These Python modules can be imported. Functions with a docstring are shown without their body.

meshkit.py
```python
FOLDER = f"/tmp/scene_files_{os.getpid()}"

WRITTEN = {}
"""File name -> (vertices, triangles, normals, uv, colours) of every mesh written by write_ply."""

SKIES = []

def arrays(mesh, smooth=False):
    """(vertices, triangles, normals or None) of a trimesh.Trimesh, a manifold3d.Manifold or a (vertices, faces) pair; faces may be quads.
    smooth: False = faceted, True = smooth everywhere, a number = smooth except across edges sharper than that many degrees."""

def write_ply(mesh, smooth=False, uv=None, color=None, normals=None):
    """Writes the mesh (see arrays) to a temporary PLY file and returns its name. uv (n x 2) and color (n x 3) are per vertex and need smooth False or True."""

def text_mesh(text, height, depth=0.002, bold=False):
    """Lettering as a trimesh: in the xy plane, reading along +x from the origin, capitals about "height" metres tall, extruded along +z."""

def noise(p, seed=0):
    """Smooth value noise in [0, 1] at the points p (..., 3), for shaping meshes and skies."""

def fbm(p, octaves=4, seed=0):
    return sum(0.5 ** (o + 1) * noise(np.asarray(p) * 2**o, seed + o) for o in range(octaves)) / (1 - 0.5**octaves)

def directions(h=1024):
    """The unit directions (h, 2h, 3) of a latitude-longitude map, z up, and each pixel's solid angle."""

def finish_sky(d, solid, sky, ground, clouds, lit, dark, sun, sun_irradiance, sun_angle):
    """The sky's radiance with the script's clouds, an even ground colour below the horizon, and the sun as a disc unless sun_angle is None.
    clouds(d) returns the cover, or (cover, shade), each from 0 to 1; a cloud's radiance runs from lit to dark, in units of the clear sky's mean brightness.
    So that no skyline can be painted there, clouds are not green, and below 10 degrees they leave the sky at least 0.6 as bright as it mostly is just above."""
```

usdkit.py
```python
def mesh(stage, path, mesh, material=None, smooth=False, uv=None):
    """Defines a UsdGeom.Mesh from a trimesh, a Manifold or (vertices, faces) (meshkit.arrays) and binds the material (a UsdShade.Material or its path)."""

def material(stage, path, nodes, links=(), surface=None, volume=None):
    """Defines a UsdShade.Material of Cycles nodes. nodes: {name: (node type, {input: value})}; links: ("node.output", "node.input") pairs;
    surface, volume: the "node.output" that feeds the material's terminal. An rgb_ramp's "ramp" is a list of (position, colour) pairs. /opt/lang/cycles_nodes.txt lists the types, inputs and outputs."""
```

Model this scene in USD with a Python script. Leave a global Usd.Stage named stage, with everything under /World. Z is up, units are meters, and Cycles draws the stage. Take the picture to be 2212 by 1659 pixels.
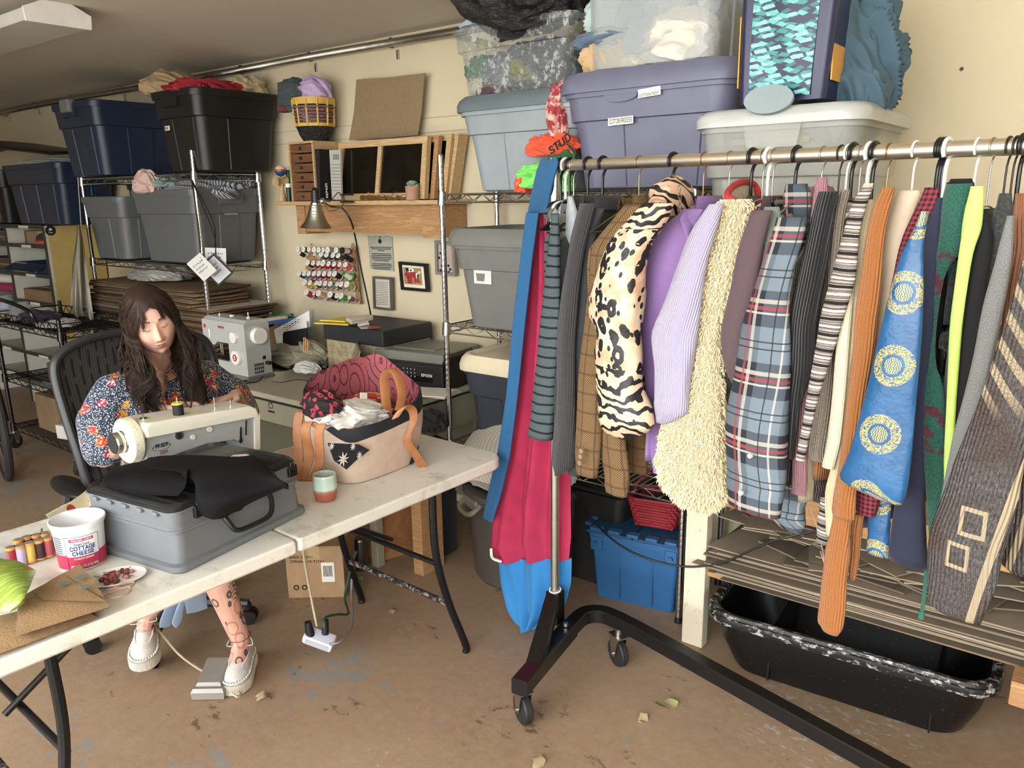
import math, random, numpy as np, trimesh, usdkit, meshkit
import manifold3d as m3
from shapely.geometry import Polygon, box as sbox, Point, LineString
from shapely.ops import unary_union
from pxr import Usd, UsdGeom, UsdLux, Gf, Sdf, Vt
stage = Usd.Stage.CreateInMemory()
UsdGeom.SetStageUpAxis(stage, 'Z'); UsdGeom.SetStageMetersPerUnit(stage, 1.0)
UsdGeom.Xform.Define(stage, '/World'); stage.SetDefaultPrim(stage.GetPrimAtPath('/World'))
# ---------------------------------------------------------------- camera
F, CX, CY, EYE = 1694.86, 1106.0, 829.5, np.array([0, 0, 1.67])
YAW, PITCH, ROLL = np.radians([-37.7536, 13.5475, .8312])
_f = np.array([np.sin(YAW)*np.cos(PITCH), np.cos(YAW)*np.cos(PITCH), -np.sin(PITCH)])
_r0 = np.array([np.cos(YAW), -np.sin(YAW), 0]); _d0 = np.cross(_f, _r0)
CR = np.cos(ROLL)*_r0+np.sin(ROLL)*_d0; CD = -np.sin(ROLL)*_r0+np.cos(ROLL)*_d0
CM = np.array([CR, CD, _f])
cam = UsdGeom.Camera.Define(stage, '/World/camera')
cam.CreateHorizontalApertureAttr(36.0); cam.CreateVerticalApertureAttr(27.0); cam.CreateFocalLengthAttr(F/2212*36)
cam.CreateClippingRangeAttr(Gf.Vec2f(.05, 200))
cam.CreateExposureAttr(EXPOSURE := 1.14)
_m = np.eye(4); _m[0, :3] = CR; _m[1, :3] = -CD; _m[2, :3] = -_f; _m[3, :3] = EYE
UsdGeom.Xformable(cam).AddTransformOp().Set(Gf.Matrix4d(_m.tolist()))
# ---------------------------------------------------------------- daylight: an open garage door behind the camera lets the overcast sky in
dome = UsdLux.DomeLight.Define(stage, '/World/sky'); dome.CreateIntensityAttr(1.3); dome.CreateColorAttr(Gf.Vec3f(.975, .99, 1.0))
# ---------------------------------------------------------------- helpers
def ray(px, py): return CM.T @ np.array([(px-CX)/F, (py-CY)/F, 1.0])
def P(px, py, x=None, y=None, z=None, d=None):
    r = ray(px, py)
    t = d if d is not None else (z-EYE[2])/r[2] if z is not None else x/r[0] if x is not None else y/r[1]
    return EYE + r*t
def proj(p):
    v = CM @ (np.array(p, float)-EYE); return np.array([CX+F*v[0]/v[2], CY+F*v[1]/v[2], v[2]])
def lin(h):
    if not isinstance(h, str): return tuple(h)
    c = np.array([int(h[i:i+2], 16)/255 for i in (0, 2, 4)]); c = np.where(c <= .04045, c/12.92, ((c+.055)/1.055)**2.4); return tuple(float(x) for x in c*.88+.12*(c @ [.25, .65, .1]))
class G:
    """a small builder of Cycles node graphs: every call adds a node and returns its output; strings with a dot are links"""
    def __init__(s): s.n, s.l, s.k = {}, [], 0
    def add(s, typ, out, **kw):
        s.k += 1; nm = f'n{s.k}'; c = {}
        for k, v in kw.items():
            if isinstance(v, str) and '.' in v: s.l.append((v, f'{nm}.{k}'))
            elif v is not None: c[k] = v
        s.n[nm] = (typ, c); return f'{nm}.{out}'
    def uv(s): return s.add('texture_coordinate', 'UV')
    def obj(s): return s.add('texture_coordinate', 'object')
    def pos(s): return s.add('geometry', 'position')
    def m(s, op, a, b=0., c=0., clamp=False): return s.add('math', 'value', math_type=op, value1=a, value2=b, value3=c, use_clamp=clamp)
    def mul(s, a, b): return s.m('multiply', a, b)
    def addf(s, a, b): return s.m('add', a, b)
    def lt(s, a, b): return s.m('less_than', a, b)
    def gt(s, a, b): return s.m('greater_than', a, b)
    def frac(s, a): return s.m('fraction', a)
    def mix(s, f, a, b, t='mix'): return s.add('mix', 'color', mix_type=t, fac=f, color1=lin(a) if not (isinstance(a, str) and '.' in a) else a, color2=lin(b) if not (isinstance(b, str) and '.' in b) else b)
    def scale(s, v, sc, rot=(0, 0, 0), loc=(0, 0, 0)): return s.add('mapping', 'vector', vector=v, scale=sc if not np.isscalar(sc) else (sc,)*3, rotation=tuple(np.radians(rot)), location=loc)
    def noise(s, v, sc, det=3, ro=.55, dist=0.): return s.add('noise_texture', 'fac', vector=v, scale=sc, detail=det, roughness=ro, distortion=dist)
    def voro(s, v, sc, out='distance', feature='f1', rnd=1.): return s.add('voronoi_texture', out, vector=v, scale=sc, feature=feature, randomness=rnd)
    def wave(s, v, sc, dist=0., direction='x', prof='sine', ds=1.): return s.add('wave_texture', 'fac', vector=v, scale=sc, distortion=dist, bands_direction=direction, profile=prof, detail_scale=ds)
    def ramp(s, f, stops, interp=True): return s.add('rgb_ramp', 'color', fac=f, ramp=[(p, lin(c)) for p, c in stops], interpolate=interp)
    def step(s, f, a, b): return s.add('map_range', 'result', value=f, from_min=a, from_max=b, to_min=0., to_max=1., clamp=True)
    def xyz(s, v):
        s.k += 1; nm = f'n{s.k}'; s.n[nm] = ('separate_xyz', {}); s.l.append((v, f'{nm}.vector')); return f'{nm}.x', f'{nm}.y', f'{nm}.z'
    def vec(s, x, y, z=0.): return s.add('combine_xyz', 'vector', x=x, y=y, z=z)
LOOKS = {}
def MAT(name, col, rough=.6, metal=0., spec=.4, var=.06, vs=9., bump=0., bs=300., sheen=0., trans=0., alpha=1., coat=0., aniso=0., sss=0., pat=None, bfn=None, emis=None, uvb=False, ior=1.5, bd=.01):
    """plain or patterned principled material, colours given as sRGB hex; var = slight tonal variation, bump = fine relief"""
    if name in LOOKS: return LOOKS[name]
    g = G(); c = pat(g) if pat else (lin(col) if isinstance(col, str) else tuple(col))
    if var and not pat:
        f = g.noise(g.obj(), vs, 4, .6); a = tuple(min(1, x*(1-var)) for x in c); b = tuple(min(1, x*(1+var)) for x in c)
        c = g.mix(g.step(f, .3, .7), a, b)
    elif var and pat:
        f = g.noise(g.obj(), vs, 3, .6); c = g.mix(1., c, g.mix(f, (1-var,)*3, (1+var*.3,)*3), 'multiply')
    kw = dict(base_color=c, roughness=rough, metallic=metal, specular_ior_level=spec, ior=ior)
    if sheen: kw.update(sheen_weight=sheen, sheen_roughness=.4)
    if trans: kw.update(transmission_weight=trans)
    if alpha < 1: kw.update(alpha=alpha)
    if coat: kw.update(coat_weight=coat, coat_roughness=.08)
    if sss: kw.update(subsurface_weight=sss, subsurface_scale=.012, subsurface_radius=(1., .35, .2))
    if emis: kw.update(emission_color=lin(emis[0]), emission_strength=emis[1])
    h = bfn(g) if bfn else g.noise(g.obj(), bs, 2) if bump else None
    if h: kw['normal'] = g.add('bump', 'normal', height=h, strength=min(1., bump or .5), distance=bd)
    o = g.add('principled_bsdf', 'BSDF', **kw)
    LOOKS[name] = usdkit.material(stage, f'/World/Looks/{name}', g.n, g.l, surface=o); return LOOKS[name]
def PANE(name, col, fac=.5, rough=.25, haze=None):
    """thin clear plastic or glass: part transparent, part coloured plastic, so that light passes"""
    if name in LOOKS: return LOOKS[name]
    g = G(); a = g.add('transparent_bsdf', 'BSDF', color=(.93, .94, .94))
    b = g.add('principled_bsdf', 'BSDF', base_color=lin(col), roughness=rough, specular_ior_level=.5)
    f = g.addf(g.mul(g.noise(g.obj(), 6., 3), .24), fac-.12) if haze is None else haze(g)
    o = g.add('mix_closure', 'closure', fac=f, closure1=a, closure2=b)
    LOOKS[name] = usdkit.material(stage, f'/World/Looks/{name}', g.n, g.l, surface=o); return LOOKS[name]
COUNT = {}
def uniq(parent, name):
    k = COUNT[(parent, name)] = COUNT.get((parent, name), -1)+1
    return f'{parent}/{name}' + (f'_{k:03d}' if k else '')
BASE = {}
def tag(prim, label=None, cat=None, group=None, kind=None):
    for k, v in (('label', label), ('category', cat), ('group', group), ('kind', kind)):
        if v: prim.SetCustomDataByKey(k, v)
def thing(name, label, cat, loc=(0, 0, 0), rz=0, group=None, kind=None):
    p = uniq('/World', name); x = UsdGeom.Xform.Define(stage, p)
    x.AddTranslateOp().Set(Gf.Vec3d(*map(float, loc))); 
    if rz: x.AddRotateZOp().Set(float(rz))
    BASE[p] = np.linalg.inv(TR(*loc) @ RZ(rz)); tag(x.GetPrim(), label, cat, group, kind); return p
def tri(f):
    f = np.asarray(f)
    return f if f.shape[1] == 3 else np.vstack([f[:, [0, 1, 2]], f[:, [0, 2, 3]]])
def mesh_of(m):
    if hasattr(m, 'to_mesh'): q = m.to_mesh(); return np.array(q.vert_properties[:, :3], float), np.array(q.tri_verts), None
    if hasattr(m, 'vertices'): return np.array(m.vertices, float), np.array(m.faces), None
    return (np.asarray(m[0], float), tri(m[1]), m[2] if len(m) > 2 else None)
def part(parent, name, m, mat, label=None, smooth=30, W=False, kind=None):
    """one Mesh under a thing (or part); W = given in world coordinates"""
    v, f, uv = mesh_of(m)
    if W:
        root = '/'.join(parent.split('/')[:3]); v = v @ BASE[root][:3, :3].T + BASE[root][:3, 3]
    p = uniq(parent, name)
    if uv is not None: smooth = True
    q = usdkit.mesh(stage, p, (v, f), mat, smooth, uv=uv); tag(q.GetPrim(), label, kind=kind); return p
def solo(name, m, mat, label, cat, group=None, kind=None, smooth=30):
    """a thing that is one mesh, given in world coordinates; its origin is put at its base"""
    v, f, uv = mesh_of(m); b = np.array([*((v.min(0)+v.max(0))/2)[:2], v[:, 2].min()])
    p = uniq('/World', name); BASE[p] = TR(*-b)
    if uv is not None: smooth = True
    q = usdkit.mesh(stage, p, (v-b, f), mat, smooth, uv=uv); q.AddTranslateOp().Set(Gf.Vec3d(*b)); tag(q.GetPrim(), label, cat, group, kind); return p
def struct(name, m, mat, smooth=False, parent='/World'):
    v, f, uv = mesh_of(m); q = usdkit.mesh(stage, uniq(parent, name), (v, f), mat, True if uv is not None else smooth, uv=uv)
    if parent == '/World': tag(q.GetPrim(), kind='structure'); BASE[str(q.GetPath())] = np.eye(4)
    return str(q.GetPath())
def copy(src, label=None, loc=None, rz=None, group=None):
    name = src.split('/')[-1]; 
    if name[-4:-3] == '_' and name[-3:].isdigit(): name = name[:-4]
    s = stage.GetPrimAtPath(src); d = s.GetCustomData(); p = uniq('/World', name)
    x = UsdGeom.Xform.Define(stage, p); x.GetPrim().GetReferences().AddInternalReference(src); x.GetPrim().SetInstanceable(True)
    x.ClearXformOpOrder(); x.AddTranslateOp().Set(Gf.Vec3d(*map(float, loc))); x.AddRotateZOp().Set(float(rz or 0))
    tag(x.GetPrim(), label or d['label'], d['category'], group or d.get('group')); return p
# transforms
def TR(x, y, z): m = np.eye(4); m[:3, 3] = (x, y, z); return m
def _rot(i, j, d): m = np.eye(4); c, s = math.cos(math.radians(d)), math.sin(math.radians(d)); m[i, i] = m[j, j] = c; m[i, j] = -s; m[j, i] = s; return m
def RX(d): return _rot(1, 2, d)
def RY(d): return _rot(2, 0, d)
def RZ(d): return _rot(0, 1, d)
def AX(o, x, y):
    """frame with origin o, x along x, y in the plane of x and y"""
    x = np.array(x, float)/np.linalg.norm(x); z = np.cross(x, y); z /= np.linalg.norm(z); m = np.eye(4)
    m[:3, 0], m[:3, 1], m[:3, 2], m[:3, 3] = x, np.cross(z, x), z, o; return m
def tf(m, T):
    v, f, uv = mesh_of(m); return v @ T[:3, :3].T + T[:3, 3], f, uv
def join(*ms):
    if len(ms) == 1 and isinstance(ms[0], list): ms = ms[0]
    V, Fc, U, n = [], [], [], 0
    for m in ms:
        v, f, uv = mesh_of(m); V.append(v); Fc.append(f+n); U.append(uv); n += len(v)
    return np.vstack(V), np.vstack(Fc), np.vstack(U) if all(u is not None for u in U) else None
# shapes
def B(sx, sy, sz, c=(0, 0, 0), r=0.):
    """box, its edges chamfered by r; c = centre of its bottom face"""
    h = np.array([sx, sy, sz])/2; r = min(r, .49*min(sx, sy, sz))
    cc = np.array([c[0], c[1], c[2]+sz/2])
    if not r:
        v = np.array([[x, y, z] for z in (-1, 1) for x, y in ((-1, -1), (1, -1), (1, 1), (-1, 1))])*h+cc
        return v, tri([[3, 2, 1, 0], [4, 5, 6, 7], [0, 1, 5, 4], [1, 2, 6, 5], [2, 3, 7, 6], [3, 0, 4, 7]]), None
    pts = []
    for s in np.ndindex(2, 2, 2):
        s = np.array(s)*2-1
        for k in range(3):
            q = h.copy(); o = [i for i in range(3) if i != k]; q[o] -= r*.3; q2 = q.copy(); q2[k] -= 0; 
            a = h-r; a[k] = h[k]; pts.append(s*a)
            a = h-r*.3; a[k] = h[k]-r; pts.append(s*a)
    m = m3.Manifold.hull_points([tuple(p) for p in np.array(pts)+cc]); return mesh_of(m)
def hull(pts): return mesh_of(m3.Manifold.hull_points([tuple(map(float, p)) for p in pts]))
def frames(p, closed=False):
    p = np.asarray(p, float); t = np.roll(p, -1, 0)-np.roll(p, 1, 0) if closed else np.gradient(p, axis=0); t /= np.linalg.norm(t, axis=1, keepdims=True)+1e-12
    a = np.cross(t[0], [0, 0, 1.]); a = np.cross(t[0], [1., 0, 0]) if np.linalg.norm(a) < .1 else a; A = []
    for k in t: a = a-k*(a@k); a = a/(np.linalg.norm(a)+1e-12); A.append(a)
    A = np.array(A); return t, A, np.cross(t, A)
def tube(p, r, n=8, closed=False, cap=True, uv=False):
    p = np.asarray(p, float); t, a, b = frames(p, closed); r = np.broadcast_to(r, (len(p),))[:, None, None]
    g = np.arange(n)*2*np.pi/n; rings = p[:, None]+r*(np.cos(g)[None, :, None]*a[:, None]+np.sin(g)[None, :, None]*b[:, None])
    return loft(rings, cap and not closed, closed, uv=uv)
def loft(rings, cap=True, wrap=False, uv=False):
    """skins a list of closed rings"""
    R = np.asarray(rings, float); m, n = R.shape[:2]
    if uv: R = np.concatenate([R, R[:, :1]], 1); n += 1
    k = n-1 if uv else n; f = []
    i, j = np.meshgrid(np.arange(m if wrap else m-1), np.arange(k), indexing='ij'); i2 = (i+1) % m; j2 = (j+1) % n
    f = tri(np.stack([i*n+j, i*n+j2, i2*n+j2, i2*n+j], -1).reshape(-1, 4)); v = R.reshape(-1, 3); U = None
    if uv:
        w = np.linalg.norm(np.diff(R, axis=1), axis=2); s = np.concatenate([np.zeros((m, 1)), np.cumsum(w, 1)], 1); s -= s[:, -1:]/2
        c = R.mean(1); l = np.concatenate([[0], np.cumsum(np.linalg.norm(np.diff(c, axis=0), axis=1))])
        U = np.stack([s, np.repeat(l[:, None], n, 1)], -1).reshape(-1, 2)
    if cap:
        for q, o in ((0, 1), (m-1, 0)):
            c = len(v); v = np.vstack([v, R[q].mean(0)]); a = np.arange(k)+q*n; b = q*n+(np.arange(k)+1) % n
            f = np.vstack([f, np.stack([np.full(k, c), b, a] if o else [np.full(k, c), a, b], 1)])
            if uv: U = np.vstack([U, U[q*n+k//2][None]])
    return v, f, U
def cyl(a, b, r0, r1=None, n=16): return tube([a, b], [r0, r0 if r1 is None else r1], n)
def lathe(prof, n=24, c=(0, 0, 0)):
    """prof: (radius, z) pairs, swept about z"""
    g = -np.arange(n)*2*np.pi/n; rings = [[(max(r, 1e-5)*math.cos(t)+c[0], max(r, 1e-5)*math.sin(t)+c[1], z+c[2]) for t in g] for r, z in prof]
    return loft(np.array(rings)[::-1], cap=True)
def ext(poly, h, T=None):
    """a flat outline (points or shapely) given thickness h along +z"""
    poly = poly if hasattr(poly, 'geoms') or hasattr(poly, 'exterior') else Polygon(poly)
    poly = poly.buffer(0); gs = getattr(poly, 'geoms', [poly])
    m = join([mesh_of(trimesh.creation.extrude_polygon(q, h, engine='earcut')) for q in gs if q.area > 0]); return tf(m, T) if T is not None else m
def grid(p, uv=None):
    p = np.asarray(p, float); m, n = p.shape[:2]; i, j = np.meshgrid(np.arange(m-1), np.arange(n-1), indexing='ij')
    f = tri(np.stack([i*n+j, i*n+j+1, (i+1)*n+j+1, (i+1)*n+j], -1).reshape(-1, 4)); return p.reshape(-1, 3), f, uv
def vnormals(v, f):
    n = np.zeros_like(v); c = np.cross(v[f[:, 1]]-v[f[:, 0]], v[f[:, 2]]-v[f[:, 0]])
    for k in range(3): np.add.at(n, f[:, k], c)
    return n/(np.linalg.norm(n, axis=1, keepdims=True)+1e-12)
def sheet(p, t=.003):
    """a grid of points as cloth of thickness t, with arc-length uv"""
    p = np.asarray(p, float); m, n = p.shape[:2]; v, f, _ = grid(p); nn = vnormals(v, f)
    du = np.concatenate([np.zeros((m, 1)), np.cumsum(np.linalg.norm(np.diff(p, axis=1), axis=2), 1)], 1); dv = np.concatenate([np.zeros((1, n)), np.cumsum(np.linalg.norm(np.diff(p, axis=0), axis=2), 0)], 0)
    U = np.stack([du, dv], -1).reshape(-1, 2); N = m*n; e = np.concatenate([np.arange(n), np.arange(1, m)*n+n-1, (m-1)*n+np.arange(n-2, -1, -1), np.arange(m-2, 0, -1)*n]); e2 = np.roll(e, -1)
    return np.vstack([v+nn*t/2, v-nn*t/2]), np.vstack([f, f[:, ::-1]+N, tri(np.stack([e2, e, e+N, e2+N], 1))]), np.vstack([U, U])
def rrect(w, d, r, n=6):
    """points of a rounded rectangle centred on the origin"""
    r = min(r, w/2-1e-4, d/2-1e-4); o = []
    for cx, cy, a in ((w/2-r, d/2-r, 0), (-w/2+r, d/2-r, 90), (-w/2+r, -d/2+r, 180), (w/2-r, -d/2+r, 270)):
        o += [(cx+r*math.cos(math.radians(a+90*i/n)), cy+r*math.sin(math.radians(a+90*i/n))) for i in range(n+1)]
    return np.array(o)
def smoothpath(pts, n=24):
    """a smooth curve through the points (Catmull-Rom)"""
    p = np.asarray(pts, float); q = np.vstack([2*p[0]-p[1], p, 2*p[-1]-p[-2]]); o = []; k = max(2, n//(len(p)-1))
    for i in range(1, len(q)-2):
        for t in np.arange(k)/k:
            o.append(.5*((2*q[i])+(q[i+1]-q[i-1])*t+(2*q[i-1]-5*q[i]+4*q[i+1]-q[i+2])*t*t+(3*q[i]-q[i-1]-3*q[i+1]+q[i+2])*t**3))
    return np.array(o+[p[-1]])
def cord(pts, r, n=6, k=40): return tube(smoothpath(pts, k), r, n)
def blob(joints, bones, edge=.012, it=6):
    """one smooth body: hulls of spheres at the joints, joined, remeshed and smoothed"""
    S = {k: m3.Manifold.sphere(r, 20).translate(tuple(map(float, p))) for k, (p, r) in joints.items()}
    m = m3.Manifold.batch_boolean([m3.Manifold.batch_hull([S[i] for i in b]) for b in bones], m3.OpType.Add).refine_to_length(edge)
    v, f, _ = mesh_of(m); t = trimesh.Trimesh(v, f, process=True); trimesh.smoothing.filter_taubin(t, .5, .53, it); return np.array(t.vertices), np.array(t.faces), None
def ico(n=4): m = trimesh.creation.icosphere(n); return np.array(m.vertices), np.array(m.faces)
ICO = {k: ico(k) for k in (2, 3, 4, 5)}
def heap(c, r, seed=0, amp=.25, freq=2.2, flat=.0, n=5, T=None):
    """a crumpled bundle of cloth: ridged folds on an ellipsoid, its underside flattened"""
    d, f = ICO[n]; R = (RZ(seed*47 % 180) @ RX(35+seed*29 % 40))[:3, :3]; q = (d @ R.T)*np.array([.42, .8, 1.15])*freq*.85+seed*7.3; w = np.stack([meshkit.noise(q*.7+k*31, seed+k) for k in range(3)], -1)-.5
    a = meshkit.noise(q+w*2.2, seed); b = meshkit.noise(q*1.9+w*3.0, seed+5)
    h = 1-np.abs(a-.5)*4; h2 = 1-np.abs(b-.5)*4; h = np.sign(h)*np.abs(h)**1.3
    s = 1+amp*(h*.60+h2*.36-.25)
    v = d*s[:, None]; v[:, 2] = np.where(v[:, 2] < -flat, -flat+(v[:, 2]+flat)*.15, v[:, 2]) if flat else v[:, 2]
    v = v*np.array(r); v = v if T is None else v @ T[:3, :3].T
    U = np.stack([v[:, 0]+v[:, 1]*.3, v[:, 2]+v[:, 1]*.6], -1)
    return v+np.array(c), f, U
def text(s, h, T, depth=.0008, bold=False, w=None):
    """lettering in the frame T (x reads on, y up), h tall; w squeezes it to that length"""
    m = mesh_of(meshkit.text_mesh(s, h, depth, bold)); v = m[0].copy()
    if w: v[:, 0] = (v[:, 0]-v[:, 0].min())*w/np.ptp(v[:, 0])
    return tf((v, m[1]), T)
def ordinal(i): return f'{i+1}th' if i > 12 and (i+1) % 10 not in (1, 2, 3) else f'{i+1}{["", "st", "nd", "rd"][(i+1) % 10]}' if i > 12 else ['first', 'second', 'third', 'fourth', 'fifth', 'sixth', 'seventh', 'eighth', 'ninth', 'tenth', 'eleventh', 'twelfth', 'thirteenth'][i]
# ---------------------------------------------------------------- common looks
def woodgrain(a, b, sc=(3, 40, 40), ring=6.):
    return lambda g: g.ramp(g.noise(g.scale(g.obj(), sc), 1.6, 5, .6, 1.2), [(.25, a), (.5, b), (.62, a), (.8, b)])
CHROME = MAT('chrome', 'c8c8c6', .22, 1., var=.05)
STEEL = MAT('brushed_steel', 'b5b1a8', .34, 1., var=.08)
BLACKP = MAT('black_plastic', '161616', .42, spec=.4)
BLACKM = MAT('black_painted_steel', '101012', .3, spec=.5, var=.2, vs=30)
WHITEP = MAT('white_plastic', 'e8e6e0', .4)
PAPER = MAT('white_paper', 'dcd8cc', .8)
INK = MAT('black_ink', '1a1a1a', .8)
CARD = MAT('brown_cardboard', 'a07e58', .85, var=.12)
PINE = MAT('pine_wood', 'b07f4a', .55, pat=woodgrain('b88c5a', '9c7040'), bump=.15)
PINE2 = MAT('light_pine_wood', 'c09a5c', .55, pat=woodgrain('c7a878', 'b18c58'), bump=.15)
# ---------------------------------------------------------------- the setting
def floorpat(g):
    p = g.pos(); big = g.noise(p, 1.3, 4, .6); fine = g.noise(p, 26., 6, .7)
    base = g.mix(g.step(big, .3, .7), '8d7256', 'a08466'); base = g.mix(g.mul(g.step(fine, .35, .75), .5), base, 'b0967a')
    gv = g.addf(g.mul(g.noise(p, 2.1, 3), .55), g.mul(g.noise(p, 17., 6, .75), .6)); base = g.mix(g.mul(g.step(gv, .655, .69), .8), base, '7f8a8a')
    dk = g.addf(g.mul(g.noise(g.scale(p, 1., loc=(9, 4, 0)), 3.2, 3), .5), g.mul(g.noise(g.scale(p, (1, 1.6, 1), rot=(0, 0, 35)), 15., 5, .7), .6)); base = g.mix(g.mul(g.step(dk, .66, .7), .65), base, '4a3a28')
    pale = g.addf(g.mul(g.noise(g.scale(p, 1., loc=(3, 7, 0)), 1.7, 2), .45), g.mul(g.noise(p, 38., 5, .75), .6)); base = g.mix(g.mul(g.step(pale, .665, .69), .7), base, 'a8a49a')
    pale2 = g.add('vector_math', 'value', math_type='distance', vector1=p, vector2=(-.55, 2.36, 0)); sp = g.mul(g.step(g.noise(g.scale(p, (1., 1.8, 1), rot=(0, 0, 20)), 24., 5, .7), .56, .6), g.step(pale2, .38, .16)); base = g.mix(sp, base, 'a9a79f')
    sp2 = g.step(g.voro(p, 34.), .075, .05); return g.mix(g.mul(sp2, .7), base, 'b9aa90')
FLOOR = MAT('worn_painted_concrete', '806650', .5, spec=.35, pat=floorpat, bfn=lambda g: g.noise(g.pos(), 14., 6, .7), bump=.12)
WALL = MAT('cream_wall_paint', 'c9bb98', .75, var=.025, vs=2., bump=.06, bs=60.)
CEIL = MAT('ceiling_paint', 'c8c0b2', .8, var=.03, vs=1.5, bump=.05, bs=80.)
XL, XR, YB, YF = -8.6, 3.2, 3.08, -1.6
struct('floor', B(12.2, 4.9, .2, (-2.7, .73, -.2)), FLOOR)
struct('ground_outside', B(40, 24, .2, (-2, YF-12.1, -.22)), MAT('pale_driveway', 'b9b4aa', .9, vs=2.))
struct('wall_back', B(XR-XL+.4, .2, 4.2, ((XL+XR)/2, YB+.1, 0)), WALL)
struct('wall_left', B(.2, YB-YF, 4.2, (XL-.1, (YB+YF)/2, 0)), WALL)
struct('wall_right', B(.2, YB-YF, 4.2, (XR+.1, (YB+YF)/2, 0)), WALL)
struct('ceiling_low', B(-2.45-XL, YB-YF, .12, ((XL-2.45)/2, (YB+YF)/2, 2.475)), CEIL)
struct('wall_soffit', B(.06, YB-YF, 1.725, (-2.42, (YB+YF)/2, 2.475)), WALL)
struct('ceiling_high', B(XR+2.45, YB-YF, .12, ((XR-2.45)/2, (YB+YF)/2, 4.08)), MAT('high_ceiling_paint', 'ddd6c6', .8))
fw = [B(-4.3-XL+.2, .2, 4.2, ((XL-4.3)/2-.1, YF-.1, 0)), B(.5, .2, 4.2, (XR-.15, YF-.1, 0)), B(XR+4.3, .2, .9, ((XR-4.3)/2, YF-.1, 3.3))]
struct('wall_front', join(fw), WALL)
# the two faint seams that run along the back wall
for x0, x1, z in ((-4.2, -2.1, 2.055), (-4.2, -2.1, 1.985)): struct('trim', B(x1-x0, .003, .004, ((x0+x1)/2, YB-.001, z)), MAT('wall_seam', 'a99c80', .8))
# ceiling lamp, switched off
fx = thing('ceiling_light', 'long white fluorescent ceiling light with a clear ribbed cover, switched off', 'light', (-4.53, 1.66, 2.475))
part(fx, 'housing', B(1.75, .10, .04, (0, 0, -.04), .004), MAT('lamp_white_metal', 'e6e6e2', .35))
part(fx, 'diffuser', join(B(1.73, .26, .012, (0, 0, -.085), .005), *[B(1.73, .012, .045, (0, s*.124, -.08), .004) for s in (-1, 1)]), MAT('lamp_cover', 'c9c6bc', .3))
part(fx, 'end_cap', hull([(x, s*w, z) for x in (.872, .884) for s in (-1, 1) for w, z in ((.06, 0), (.135, -.035), (.13, -.09))]), WHITEP)
part(fx, 'end_cap', hull([(x, s*w, z) for x in (-.872, -.884) for s in (-1, 1) for w, z in ((.06, 0), (.135, -.035), (.13, -.09))]), WHITEP)
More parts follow.
